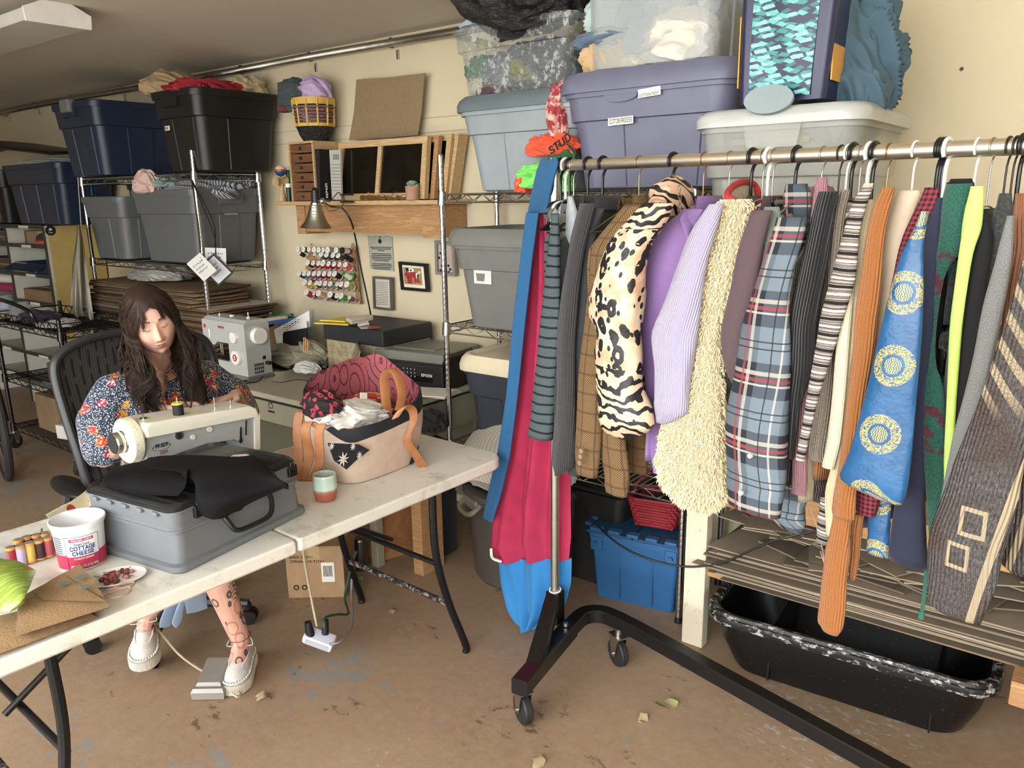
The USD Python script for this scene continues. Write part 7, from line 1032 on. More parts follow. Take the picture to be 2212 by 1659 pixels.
def medal(g):
    x, y, z = g.xyz(g.uv()); y2 = g.m('subtract', g.frac(g.mul(g.addf(y, .055), 7.7)), .5); y2 = g.mul(y2, .13); r = g.m('sqrt', g.addf(g.mul(x, x), g.mul(y2, y2))); v = g.noise(g.uv(), 95., 3, .6); ring = g.mul(g.lt(g.m('absolute', g.m('subtract', r, .0295)), .0085), g.gt(g.m('sine', g.addf(g.mul(v, 42.), g.mul(r, 600.))), -.25))
    inn = g.mul(g.lt(r, .0155), g.gt(g.m('sine', g.addf(g.mul(g.m('absolute', x), 1500.), g.mul(g.m('sine', g.mul(y2, 700.)), 1.6))), -.1)); return g.mix(g.m('maximum', ring, inn), g.mix(g.step(g.noise(g.uv(), 14., 2), .35, .65), '0d4a78', '13588a'), 'b8a047')
def sqm(cx, cy, hw, hh, w, u):
    q = onu(cx, cy, u); t0, z0 = float(q@ET), q[2]; return t0, z0, hw, hh, w
def cardi(g):
    p = g.pos(); x, y, z = g.xyz(p); t = g.addf(g.mul(x, float(ET[0])), g.mul(y, float(ET[1]))); c = g.mix(g.step(g.noise(g.scale(g.uv(), (1, .35, 1)), 330., 4, .8), .36, .66), '262323', '6a6461'); c = g.mix(g.step(g.noise(g.uv(), 6., 3), .46, .6), c, g.mix(g.step(g.noise(g.uv(), 260., 3, .8), .4, .62), '2c2421', '5a4a42'))
    up = g.step(z, 1.31, 1.36); dg = g.lt(g.frac(g.addf(g.mul(t, 26.), g.mul(z, 20.))), .42); c = g.mix(g.mul(up, g.mul(dg, .75)), c, g.mix(g.step(g.noise(g.uv(), 300., 2), .4, .6), '8c7a58', 'b7a888'))
    for cx, cy, hw, hh in ((2116, 1122, .021, .026), (2082, 1192, .0185, .024)):
        t0, z0, a, b, w = sqm(cx, cy, hw, hh, .007, .33); e = g.m('maximum', g.m('divide', g.m('absolute', g.m('subtract', t, t0)), a), g.m('divide', g.m('absolute', g.m('subtract', z, z0)), b)); c = g.mix(g.mul(g.lt(e, 1.), g.gt(e, .70)), c, 'a39273')
    q = onu(2165, 1160, .33); return g.mix(g.lt(g.m('absolute', g.m('subtract', g.addf(t, g.mul(z, -.16)), float(q@ET)-.16*q[2])), .006), c, 'a08f72')
def vestp(g): z = g.xyz(g.uv()); l = z[1]; b = g.lt(g.m('absolute', g.m('subtract', g.frac(g.mul(l, 3.4)), .52)), .15); return g.mix(g.mul(b, g.step(g.noise(g.uv(), 38., 2), .5, .54)), g.mix(g.step(g.noise(g.uv(), 260., 3, .8), .35, .65), '17483c', '236354'), '572833')
SHERPA = MAT('sherpa_fleece', 'c9b48c', .95, pat=lambda g: g.mix(g.step(g.noise(g.scale(g.uv(), (1, .55, 1)), 120., 4, .7), .35, .62), 'dcc28c', 'f8e6b8'), bfn=lambda g: g.noise(g.scale(g.uv(), (1, .5, 1)), 130., 4, .7, 1.5), bump=1., bd=.02, sheen=.3)
MM = dict(tee=stripe('striped_tee', '3b474b', '121316', .030, .22, '4a575a'), gbr=fab('taupe_tee', '5b544b', '6d655a', 'heather'), sat=fab('silver_satin', '8b9194', rough=.4), cck=KN('charcoal_cardigan', '2b292b', '403d40', 900.), dht=fab('dark_heather', '232427', '3a3b3e', 'heather'), bl=MAT('brown_tweed', '6b5233', .9, pat=tweed, bump=.3, bs=500.), leo=MAT('leopard_print', 'd9c4a0', .45, pat=leopard, bump=.2, bs=60.), pur=fab('purple_linen', '7d5c94', '8a6aa1', 'heather'), lav=KN('lavender_waffle', '9d97b3', 'aaa3bb', 1100.), she=SHERPA, mau=fab('mauve_cotton', '513d42', '5b464b', 'heather'), sag=KN('sage_knit', '6d7c70', '7d8b7f', 1200.), pla=MAT('blue_plaid', '6f8494', .85, pat=plaid, bump=.2, bs=600.), pin=KN('pink_rib', 'b87781', 'c68892', 1400., bump=.9), blk=KN('black_rib', '0f0f12', '1b1b1f', 1000., bump=.8), oat=KN('oatmeal_knit', '7d6f5f', 'a3947f', 1300., bump=.8, n=260.), stp=MAT('striped_knit', 'a2968a', .9, pat=striped2, bump=.4, bs=500.), cr1=KN('cream_knit', 'c2b391', 'cdbf9e', 1500., bump=.3), cr2=KN('ecru_knit', 'b5a680', 'c0b18c', 1500., bump=.3), dbr=KN('dark_brown_knit', '2a201c', '362a25', 1100., bump=.8), mus=KN('mustard_rib', '95561a', 'a8661e', 1100., bump=.6), bei=fab('beige_silk', 'b09c82', rough=.5), gin=MAT('red_gingham', '8e1f35', .85, pat=gingham, bump=.2, bs=600.), med=MAT('blue_satin', '1f7fae', .35, spec=.5, pat=medal, bump=.15, bs=60.), nav=fab('navy_fleece', '1c2136', '252a40', 'heather'), ves=MAT('green_fleece', '1d5346', .95, pat=vestp, bump=.6, bs=250., sheen=.2), neo=fab('neon_yellow', 'aedb4e', 'bce860', 'heather'), bt=fab('jet_black_cloth', '0d0d0f'), fuz=KN('fuzzy_charcoal', '282a29', '454846', 300., n=150.), gry=fab('grey_melange', '5f605e', '7c7d7a', 'heather'), rus=KN('rust_rib', '92522a', 'a06034', 1000., bump=.9), car=MAT('patterned_cardigan', '4a4644', .95, pat=cardi, bfn=rib(900.), bump=.6, bd=.004, var=0))
def sleeve(rows, u, th=.55, amp=.0, seed=0, n=22, m=26, u2=None, fold=.26):
    """a hanging sleeve or panel: rows of (y, left, right) seen on the plane u in front of the rail become a closed tube of cloth"""
    R = np.array(rows, float); k = np.linspace(0, len(R)-1, m); rr = np.stack([np.interp(k, np.arange(len(R)), R[:, j]) for j in range(3)], 1)
    if 8 < m < 40: 
        for j in range(3): rr[1:-1, j] = (rr[:-2, j]+2*rr[1:-1, j]+rr[2:, j])/4
    rings = []; g = -np.pi/2+np.arange(n)*2*np.pi/n; ue = u if u2 is None else u2
    for i, (y, a, b) in enumerate(rr):
        uu = u+(ue-u)*i/(m-1); A, C = onu(a, y, uu), onu(b, y, uu); c = (A+C)/2; w = max(np.linalg.norm(C-A)/2, .004); h = min(max(w*th, .008), .075)
        f = 1+fold*(meshkit.noise(np.stack([np.cos(g)*1.6+seed*3.1, np.sin(g)*1.6, np.full(n, i*.16)], 1), seed)-.5)+amp*(meshkit.noise(np.stack([np.cos(g)*6+seed, np.sin(g)*6, np.full(n, i*.9)], 1), seed+3)-.5)+.16*(meshkit.noise(np.stack([np.cos(g)*3.4+seed, np.sin(g)*3.4, np.full(n, i*.33*26/m)], 1), seed+7)-.5)
        rings.append(c+((w*np.cos(g))[:, None]*ET+(h*np.sin(g))[:, None]*EU)*f[:, None]+np.array([0, 0, .004*(meshkit.noise(np.array([[i*.3, seed, 0]]))[0]-.5)]))
    return loft(np.array(rings), uv=True)
def slab(t, ztop, zhem, us=.20, th=.022, seed=0, lean=0.):
    """the body of a garment on its hanger, seen edge on"""
    o = RA+RD*t; rings = []; g = -np.pi/2+np.arange(24)*2*np.pi/24
    for z, hu, ht in ((ztop, .045, .5), (ztop-.03, .075, .7), (ztop-.07, us*.72, .8), (ztop-.115, us*.97, .9), (ztop-.16, us, 1.), (ztop-.3, us*.98, 1.05), ((ztop+zhem)/2-.08, us*1.0, 1.1), (zhem+.02, us*1.03, 1.15), (zhem, us*1.03, 1.1)):
        c = np.array([*(o+ET*lean*(ztop-z))[:2], z]); f = 1+.3*(meshkit.noise(np.stack([np.cos(g)*3+seed, np.sin(g)*3, np.full(24, z*3)], 1), seed)-.5); rings.append(c+(th*ht*np.cos(g)*f)[:, None]*ET+(hu*np.sign(np.sin(g))*np.abs(np.sin(g))**.7)[:, None]*EU)
    return loft(np.array(rings), uv=True)
def collar(t, z, r=.055, h=.035, w=.028, open_=.7):
    o = RA+RD*t; a = np.linspace(open_, 2*np.pi-open_, 18); rows_ = []
    for k, (rr, zz) in enumerate(((1., 0.), (1.12, h*.6), (1.2, h), (1.35, h*.5), (1.42, -.005))): rows_.append([np.array([*(o+EU*(-r*rr*np.cos(x)*-1)*1.0+ET*(w*rr*np.sin(x)))[:2], z+zz]) for x in a])
    return sheet(np.array(rows_), .003)
HC_ = {'bp': (MAT('hanger_black', '121213', .3), .0042), 'wp': (MAT('hanger_white', 'd5d4cf', .35), .0042), 'wire': (STEEL, .0017), 'gold': (MAT('hanger_brass', '9a8248', .35, .9), .0017), 'ww': (MAT('hanger_coated_white', 'd8d6d2', .4), .0024), 'dark': (MAT('hanger_dark_wire', '3b3833', .4, .7), .0020), 'cop': (MAT('hanger_copper', 'a8745c', .3, .9), .0018)}; HN = {'bp': 'black plastic', 'wp': 'white plastic', 'wire': 'thin steel wire', 'gold': 'brass wire', 'ww': 'white coated wire', 'dark': 'dark wire', 'cop': 'copper wire'}
def hanger(px, kind, label, drop=.10, tw=True):
    t = railt(px); o = RA+RD*t; m, r = HC_[kind]; h = thing('clothes_hanger', f'{HN[kind]} hanger {label}', 'hanger', o-[0, 0, drop+.1]); R = .0165+r
    hk = [o+EU*R*math.cos(a)+np.array([0, 0, R*math.sin(a)]) for a in np.linspace(-.7, math.pi*.95, 14)]; hk = hk+[hk[-1]*.5+(o+[0, 0, -.02])*.5+ET*.0-EU*.008, o+[0, 0, -.035]+EU*.0, o+[0, 0, -drop]]; part(h, 'hook', tube(smoothpath(hk, 48), r, 8), m, W=True)
    hs = .06 if px < 1250 else .19; e = [o+EU*s*hs+np.array([0, 0, -drop-.075]) for s in (-1, 1)]; n_ = o+[0, 0, -drop]; part(h, 'shoulder_bar', join(tube(smoothpath([e[0], n_-EU*.05-[0, 0, .012], n_, n_+EU*.05-[0, 0, .012], e[1]], 24), r*1.15, 8)), m, W=True); part(h, 'cross_bar', cyl(e[0], e[1], r), m, W=True); return t
GA = {}
def garment(name, label, cat, m, px, rows=(), u=.2, hem=1.0, kind='wire', top=.115, th=.55, us=.19, col=False, extra=(), amp=.0, body=True, slb=.02, hl=None, seed=None, fold=.26, hang=True):
    seed = seed if seed is not None else int(px) % 97; t = railt(px); o = RA+RD*t; g = thing(name, label, cat, (o[0], o[1], hem)); m = MM[m] if isinstance(m, str) else m
    if len(rows): hem = max(hem, onu((rows[-1][1]+rows[-1][2])/2, rows[-1][0], u)[2]+.03)
    if body: part(g, 'body', slab(t, o[2]-top, hem, us, slb, seed), m, W=True)
    if len(rows): part(g, 'sleeve', sleeve(rows, u, th, amp, seed, fold=fold, n=26 if amp else 22, m=40 if amp or m is MM['leo'] else 30), m, W=True)
    for nm, rs, uu, mm, lb in extra: part(g, nm, sleeve(rs, uu, .5, amp, seed+1), MM.get(mm, None) or LOOKS[mm], lb, W=True)
    if col: part(g, 'collar', collar(t, o[2]-top-.012), m, W=True)
    if hang: hanger(px, kind, hl or 'holding the '+label.split(',')[0].split(' with ')[0], top-.005)
    return g
# blue and crimson apron over the left end of the rail
AB, ACR = fab('apron_blue', '125380', '185d8c', 'heather'), MAT('apron_crimson', 'a8123f', .85, pat=lambda g: g.mix(g.step(g.noise(g.uv(), 6., 3), .35, .65), '9c1140', 'b21746'), bump=.2, bs=500.)
AB2 = fab('apron_hem_blue', '0f6fae', '147bb8', 'heather'); ap = thing('apron', 'crimson apron with bright blue straps and hem hung over the left end of the rail', 'apron', (-1.5, 2.16, .25)); ua = -.05
def foldsheet(rows, u, nf, am, t_=.004, n=40, m=22, ph=0.):
    R = np.array(rows, float); k = np.linspace(0, len(R)-1, m); rr = np.stack([np.interp(k, np.arange(len(R)), R[:, j]) for j in range(5)], 1); return sheet(np.array([[onu(a+(b-a)*s, ya+(yb-ya)*s, u)+EU*am*(.4+.6*i/m)*(math.sin(nf*s*6.28+ph+.6*math.sin(i*.2))+.4*math.sin(2.3*nf*s*6.28+1)) for s in np.linspace(0, 1, n)] for i, (ya, a, yb, b, _) in enumerate(rr)])[:, ::-1], t_)
part(ap, 'panel', foldsheet([(455, 1162, 455, 1186, 0), (540, 1150, 545, 1200, 0), (700, 1134, 700, 1222, 0), (850, 1118, 850, 1226, 0), (1000, 1096, 1000, 1226, 0), (1090, 1074, 1090, 1228, 0), (1185, 1064, 1160, 1233, 0), (1215, 1082, 1208, 1232, 0)], ua, 2.6, .035), ACR, W=True, label='crimson panel')
part(ap, 'hem', foldsheet([(1212, 1080, 1206, 1233, 0), (1260, 1090, 1260, 1228, 0), (1310, 1105, 1305, 1215, 0), (1340, 1120, 1330, 1198, 0), (1362, 1138, 1352, 1170, 0)], ua, 2.6, .035, .005), AB2, W=True, label='bright blue hem')
part(ap, 'side_binding', foldsheet([(460, 1138, 460, 1164, 0), (560, 1126, 560, 1150, 0), (700, 1110, 700, 1134, 0), (860, 1096, 860, 1118, 0), (980, 1076, 985, 1102, 0), (1060, 1056, 1068, 1084, 0), (1118, 1044, 1128, 1066, 0)], ua+.05, .5, .006, .005), AB, W=True, label='blue edge binding')
part(ap, 'strap', sheet(patch([[onu(1200, 338, .02), onu(1188, 345, .022), onu(1172, 338, .0)], [onu(1205, 352, .04), onu(1188, 362, .035), onu(1160, 372, .02)], [onu(1192, 405, .03), onu(1176, 412, .025), onu(1150, 415, .0)], [onu(1180, 460, -.0), onu(1165, 460, -.02), onu(1140, 462, -.03)]], 12, 18), .006), AB, W=True, label='blue shoulder strap'); part(ap, 'pocket_trim', cord([onu(1061, 1185, ua+.04), onu(1064, 1205, ua+.05), onu(1082, 1213, ua+.05)], .006, 6, 12), PAPER, W=True, label='white pocket piping')
garment('tee_shirt', 'grey tee shirt with narrow black stripes, first garment at the left of the rail', 'shirt', 'tee', 1212, [(462, 1192, 1206), (533, 1187, 1208), (620, 1177, 1208), (725, 1168, 1205), (834, 1159, 1197), (900, 1150, 1192), (944, 1145, 1189)], .19, 1.05, 'bp', us=.07)
garment('tee_shirt', 'taupe tee shirt squeezed in behind the striped one', 'shirt', 'gbr', 1222, [(460, 1206, 1222), (560, 1204, 1224), (700, 1206, 1226), (820, 1204, 1220), (900, 1196, 1214)], .15, 1.1, 'wp', us=.07)
garment('camisole', 'pale silver satin camisole hanging by its straps', 'top', 'sat', 1231, [(424, 1228, 1236), (470, 1222, 1248), (505, 1221, 1244), (532, 1221, 1232)], .14, 1.15, 'bp', us=.07, slb=.012)
hanger(1240, 'wire', 'with a twisted neck between the satin camisole and the charcoal cardigan')
garment('cardigan', 'charcoal ribbed cardigan with a pointed front', 'cardigan', 'cck', 1271, [(440, 1255, 1285), (520, 1234, 1264), (620, 1216, 1250), (720, 1207, 1240), (850, 1205, 1240), (950, 1199, 1243), (1000, 1197, 1238), (1026, 1200, 1206)], .19, .95, 'bp', col=True, us=.12)
garment('tee_shirt', 'dark heathered tee shirt with a round neck', 'shirt', 'dht', 1303, [(450, 1274, 1306), (500, 1256, 1286), (560, 1250, 1278), (700, 1244, 1268), (900, 1232, 1256), (1026, 1228, 1250)], .16, .95, 'bp', col=True)
g_ = garment('blazer', 'brown tweed blazer with three cuff buttons', 'jacket', 'bl', 1382, [(440, 1352, 1402), (480, 1322, 1385), (540, 1284, 1342), (600, 1276, 1325), (700, 1266, 1308), (800, 1257, 1302), (900, 1250, 1299), (980, 1245, 1293), (1024, 1247, 1288)], .20, .92, 'gold', us=.20, col=True, extra=[('sleeve', [(880, 1298, 1345), (960, 1302, 1352), (1030, 1308, 1357), (1067, 1312, 1352)], .17, 'bl', None), ('front_panel', [(800, 1340, 1395), (950, 1356, 1402), (1020, 1360, 1394)], .06, 'bl', None)])
for y in (974, 986, 1000): q = onu(1256-(y-974)*.12, y, .245); part(g_, 'button', cyl(q-EU*.004, q+EU*.003, .0075, n=14), MAT('horn_button', '8a7350', .35), W=True)
LEO = [(436, 1398, 1456), (470, 1365, 1440), (520, 1320, 1402), (575, 1298, 1388), (640, 1281, 1385), (690, 1281, 1380), (722, 1294, 1380), (760, 1290, 1383), (810, 1298, 1384), (830, 1296, 1384), (870, 1298, 1400), (905, 1300, 1406), (925, 1306, 1392), (940, 1318, 1368)]
g_ = garment('puffer_jacket', 'puffy leopard and zebra print jacket, sleeve bulging towards the room', 'jacket', 'leo', 1455, LEO, .27, 1.0, 'bp', th=.62, us=.21, slb=.045, fold=.2); part(g_, 'hood', heap(onu(1452, 428, .05), (.045, .09, .055), 6, .2, 1.6, 0, 4), MAT('zebra_print', 'd9c4a0', .45, pat=lambda g: g.mix(g.step(g.m('sine', g.addf(g.mul(g.xyz(g.uv())[1], 230.), g.mul(g.noise(g.uv(), 13., 2), 24.))), .1, .25), 'd0a785', '1c191b')), 'zebra striped hood', W=True); part(g_, 'cuff', sleeve([(928, 1312, 1380), (946, 1326, 1352)], .265, .5), BKC, 'black cuff', W=True); q = onu(1468, 405, .12); part(g_, 'zip_chain', join([tf(tube([(.004*math.cos(a), 0, .006*math.sin(a)) for a in np.linspace(0, 2*np.pi, 9)[:-1]], .0012, 4, closed=True), TR(*(q+[.001*i, 0, -.011*i])) @ RZ(90*(i % 2))) for i in range(7)]), CHROME, W=True)
g_ = garment('shirt', 'purple linen shirt with a pointed collar', 'shirt', 'pur', 1522, [(452, 1478, 1520), (500, 1424, 1500), (545, 1390, 1482), (650, 1385, 1458), (750, 1386, 1442), (850, 1395, 1440), (950, 1402, 1440), (1023, 1412, 1430)], .18, .97, 'cop', th=.4, col=True); part(g_, 'collar_point', pillow([[onu(1482, 452, .20), onu(1520, 448, .14)], [onu(1470, 470, .21), onu(1490, 500, .20)], [onu(1468, 478, .21), onu(1486, 530, .205)]], .004, 8, 10), MM['pur'], W=True)
garment('sweater', 'pale lavender waffle knit sweater with a hanging cuff', 'sweater', 'lav', 1578, [(440, 1532, 1562), (500, 1490, 1546), (560, 1472, 1530), (650, 1440, 1512), (720, 1412, 1500), (760, 1414, 1496), (800, 1420, 1490), (862, 1418, 1485), (885, 1415, 1482), (913, 1417, 1438)], .245, 1.02, 'wire', th=.5)
g_ = garment('fleece_jacket', 'cream sherpa fleece jacket with red neck binding', 'jacket', 'she', 1626, [(436, 1556, 1622), (500, 1540, 1612), (600, 1512, 1590), (700, 1487, 1560), (800, 1476, 1556), (880, 1456, 1562), (960, 1430, 1568), (1010, 1426, 1570), (1060, 1440, 1560), (1085, 1462, 1540), (1096, 1486, 1520)], .20, .98, 'bp', th=.45, us=.2, slb=.05, amp=.12)
sm_ = sleeve([(436, 1556, 1622), (500, 1540, 1612), (600, 1512, 1590), (700, 1487, 1560), (800, 1476, 1556), (880, 1456, 1562), (960, 1430, 1568), (1010, 1426, 1570), (1060, 1440, 1560), (1085, 1462, 1540), (1096, 1486, 1520)], .20, .45, .12, 1626 % 97, n=26, m=40)
tq = trimesh.Trimesh(sm_[0], sm_[1], process=False); sq_, fi_ = trimesh.sample.sample_surface(tq, 9000, seed=5); nq_ = tq.face_normals[fi_]; jq_ = np.random.default_rng(4).normal(0, .35, nq_.shape)
curves(g_, 'pile', [np.array([a-b*.002, a+b*.006+np.array([0, 0, -.002]), a+(b+c)*.007+np.array([0, 0, -.008])]) for a, b, c in zip(sq_, nq_, jq_)], .0026, SHERPA, BASE[g_][:3, 3]*-1)
nk = [onu(x, y, u) for x, y, u in ((1628, 457, .12), (1600, 440, .15), (1572, 425, .16), (1580, 405, .10), (1605, 393, .02), (1630, 400, -.04), (1640, 425, -.03), (1644, 448, .0))]; part(g_, 'neck_binding', cord(nk, .008, 8, 40), MAT('red_binding', 'b5202a', .7), 'red neck binding', W=True); part(g_, 'collar', pillow([[q+[0, 0, -.004] for q in nk], [q*.96+onu(1612, 440, .06)*.04+np.array([0, 0, -.05]) for q in nk], [q+np.array([0, 0, -.11]) for q in nk]], .014, 30, 10, .006, 2), SHERPA, W=True)
garment('shirt', 'mauve brown cotton shirt beside the sherpa jacket', 'shirt', 'mau', 1662, [(455, 1625, 1668), (520, 1602, 1648), (620, 1581, 1632), (720, 1560, 1622), (780, 1563, 1614), (815, 1574, 1606), (832, 1582, 1598)], .23, .95, 'wp', col=True)
hanger(1651, 'wire', 'with a twisted neck left of the white one')
garment('sweater', 'sage green fine knit sweater', 'sweater', 'sag', 1673, [(446, 1652, 1682), (500, 1632, 1692), (560, 1622, 1690), (640, 1617, 1680), (720, 1614, 1668), (900, 1610, 1655)], .20, 1.0, 'wire')
PLD = [(470, 1680, 1742), (520, 1665, 1735), (580, 1645, 1716), (640, 1625, 1706), (700, 1609, 1702), (786, 1595, 1700), (870, 1578, 1699), (953, 1568, 1698), (1010, 1574, 1696), (1045, 1582, 1690), (1060, 1578, 1686), (1100, 1577, 1684)]
g_ = garment('shirt', 'blue plaid flannel shirt with a buttoned cuff', 'shirt', 'pla', 1722, PLD, .27, .78, 'bp', th=.45, col=True, extra=[('shirt_tail', [(1000, 1640, 1738), (1070, 1640, 1738), (1110, 1644, 1736), (1145, 1690, 1734)], .12, 'pla', None), ('hood', [(398, 1700, 1742), (420, 1690, 1752), (450, 1690, 1752), (500, 1700, 1745), (560, 1712, 1740), (585, 1716, 1732)], .10, 'pla', None)])
for p in ((1600, 1065), (1620, 985)): q = onu(*p, .318); part(g_, 'button', cyl(q-EU*.004, q+EU*.002, .0055, n=14), MAT('pearl_button', 'c9c0aa', .25), W=True)
garment('sweater', 'dusty pink ribbed sweater', 'sweater', 'pin', 1779, [(384, 1766, 1786), (420, 1757, 1788), (500, 1746, 1770), (600, 1732, 1754), (720, 1726, 1750), (850, 1722, 1750), (960, 1714, 1744), (1066, 1710, 1741)], .205, .90, 'wire', top=.07)
garment('cardigan', 'black ribbed cardigan beside the plaid shirt', 'cardigan', 'blk', 1817, [(414, 1770, 1812), (450, 1760, 1802), (550, 1736, 1792), (650, 1714, 1772), (720, 1702, 1766), (780, 1701, 1757), (830, 1702, 1742), (880, 1702, 1727), (990, 1700, 1714)], .24, .85, 'dark')
garment('sweater', 'oatmeal speckled knit sweater', 'sweater', 'oat', 1833, [(408, 1818, 1836), (450, 1806, 1828), (550, 1792, 1818), (650, 1786, 1812), (760, 1776, 1800), (890, 1760, 1794), (980, 1747, 1785), (997, 1752, 1781)], .215, .95, 'ww')
hanger(1844, 'bp', 'leaning between the oatmeal and the striped knit')
g_ = garment('sweater', 'long knit with black, white and taupe stripes', 'sweater', 'stp', 1862, [(402, 1866, 1886), (430, 1842, 1874), (500, 1824, 1856), (600, 1796, 1848), (680, 1772, 1822), (730, 1768, 1808), (847, 1746, 1770), (930, 1732, 1752), (994, 1720, 1738)], .265, .88, 'wire', extra=[('sleeve', [(1075, 1774, 1794), (1120, 1768, 1794), (1174, 1763, 1792)], .2, 'stp', None)])
garment('sweater', 'cream fine knit sweater, left of two nearly alike', 'sweater', 'cr1', 1879, [(395, 1868, 1886), (440, 1848, 1872), (500, 1833, 1858), (600, 1823, 1844), (700, 1811, 1838), (850, 1799, 1828), (950, 1788, 1818), (1012, 1776, 1802)], .25, .9, 'wp')
garment('sweater', 'ecru fine knit sweater, right of two nearly alike', 'sweater', 'cr2', 1890, [(430, 1872, 1888), (500, 1854, 1880), (600, 1842, 1866), (700, 1836, 1862), (850, 1820, 1846), (1000, 1800, 1818), (1062, 1783, 1810), (1155, 1786, 1800)], .235, .9, 'bp')
garment('sweater', 'dark brown rib cuff hanging below the oatmeal knit', 'sweater', 'dbr', 1850, [(960, 1748, 1776), (1040, 1752, 1790), (1084, 1754, 1795)], .15, 1.0, hang=False)
garment('cardigan', 'mustard ribbed cardigan with its belt hanging down to the trough', 'cardigan', 'mus', 1922, [(404, 1906, 1932), (440, 1886, 1924), (500, 1873, 1912), (600, 1860, 1904), (680, 1848, 1896), (756, 1842, 1888), (862, 1830, 1864), (1014, 1813, 1852), (1105, 1796, 1848), (1117, 1800, 1845)], .265, .75, 'gold', extra=[('belt', [(1109, 1802, 1836), (1180, 1790, 1836), (1250, 1779, 1828), (1300, 1773, 1824), (1352, 1768, 1816), (1366, 1776, 1810)], .24, 'mus', None), ('belt', [(1112, 1842, 1866), (1180, 1838, 1858), (1251, 1834, 1848)], .2, 'mus', None)])
garment('blouse', 'beige silky blouse with a rolled shoulder', 'shirt', 'bei', 1978, [(408, 1945, 1988), (425, 1932, 1986), (460, 1920, 1974), (520, 1908, 1952), (600, 1898, 1936), (700, 1890, 1916), (800, 1880, 1900), (900, 1870, 1885)], .225, .95, 'ww')
garment('shirt', 'red and black gingham shirt', 'shirt', 'gin', 2030, [(405, 1998, 2030), (450, 1980, 2020), (500, 1956, 1996), (550, 1938, 1976), (620, 1922, 1950), (720, 1905, 1930), (850, 1880, 1910), (1000, 1856, 1905), (1060, 1852, 1905), (1110, 1850, 1890)], .225, .92, 'bp')
garment('jacket', 'bright blue satin jacket with gold medallions', 'jacket', 'med', 2036, [(455, 1990, 2005), (505, 1972, 1998), (540, 1950, 1992), (580, 1936, 1994), (680, 1906, 1994), (800, 1883, 1984), (900, 1861, 1971), (1000, 1836, 1961), (1050, 1818, 1955), (1070, 1850, 1952), (1086, 1895, 1948)], .31, .82, 'bp', th=.4, extra=[('front_panel', [(1060, 1884, 1924), (1130, 1878, 1922), (1197, 1872, 1919)], .2, 'med', None)])
garment('jacket', 'dark navy fleece jacket', 'jacket', 'nav', 2041, [(428, 2006, 2038), (500, 1996, 2032), (600, 1992, 2022), (700, 1990, 2018), (800, 1980, 2006), (900, 1966, 2002), (1050, 1942, 1998), (1150, 1928, 2002), (1217, 1922, 2004)], .22, .72, 'bp')
garment('fleece_vest', 'green patterned fleece vest with a black collar', 'vest', 'ves', 2047, [(398, 2046, 2100), (440, 2036, 2096), (500, 2026, 2086), (545, 2018, 2080), (580, 2014, 2040), (700, 2000, 2022), (790, 1990, 2018), (830, 1988, 2042), (950, 1990, 2044), (1100, 2004, 2042), (1190, 2010, 2036)], .215, .75, 'wp', extra=[('collar', [(384, 2058, 2096), (396, 2044, 2104), (404, 2050, 2104)], .2, 'bt', 'black collar'), ('front_panel', [(560, 2036, 2080), (700, 2034, 2072), (840, 2030, 2062)], .15, 'ves', None)])
garment('sweater', 'neon yellow sweater beside the green vest', 'sweater', 'neo', 2113, [(400, 2098, 2124), (450, 2086, 2124), (500, 2078, 2118), (550, 2072, 2100), (700, 2052, 2078), (850, 2046, 2066), (1000, 2040, 2058), (1040, 2040, 2052)], .235, .8, 'ww')
garment('sweater', 'plain black top sloping off its hanger', 'top', 'bt', 2145, [(452, 2108, 2134), (520, 2104, 2144), (600, 2094, 2134), (700, 2078, 2120), (850, 2056, 2094), (1000, 2040, 2068)], .22, .85, 'wire')
garment('sweater', 'fuzzy charcoal sweater near the right edge', 'sweater', 'fuz', 2180, [(420, 2160, 2186), (470, 2142, 2190), (540, 2132, 2176), (640, 2110, 2154), (800, 2080, 2124)], .2, .85, 'dark', amp=.08)
garment('cardigan', 'grey melange cardigan, long front edge hanging', 'cardigan', 'gry', 2195, [(465, 2178, 2192), (550, 2152, 2188), (650, 2124, 2172), (750, 2108, 2150), (850, 2084, 2126), (932, 2062, 2106), (1050, 2038, 2068), (1166, 2014, 2034)], .285, .75, 'dark')
garment('sweater', 'rust orange ribbed sweater at the right edge', 'sweater', 'rus', 2209, [(415, 2192, 2222), (520, 2186, 2226), (650, 2172, 2206), (800, 2150, 2190)], .25, .85, 'bp')
garment('cardigan', 'long dark patterned wool cardigan with two tan squares', 'cardigan', 'car', 2246, [(560, 2206, 2280), (620, 2192, 2268), (700, 2172, 2254), (862, 2118, 2228), (1014, 2062, 2208), (1100, 2036, 2192), (1166, 2018, 2180), (1230, 2012, 2162), (1262, 2008, 2150), (1318, 2006, 2124), (1332, 2030, 2116)], .335, .72, 'ww', th=.4, extra=[('front_panel', [(1000, 2190, 2260), (1120, 2176, 2258), (1230, 2166, 2250), (1240, 2180, 2240)], .22, 'car', None)])
q = onu(2000, 1190, .16); solo('drawcord', join(cord([onu(2003, 1195, .16), onu(1999, 1260, .16), onu(1992, 1320, .16)], .004, 6, 16), lathe([(0, -.012), (.007, -.012), (.005, .004), (0, .006)], 8, c=tuple(onu(1991, 1324, .16)))), MAT('cord_green', '1f5a48', .7), 'dark green drawcord with a knot hanging below the fleece vest', 'cord')
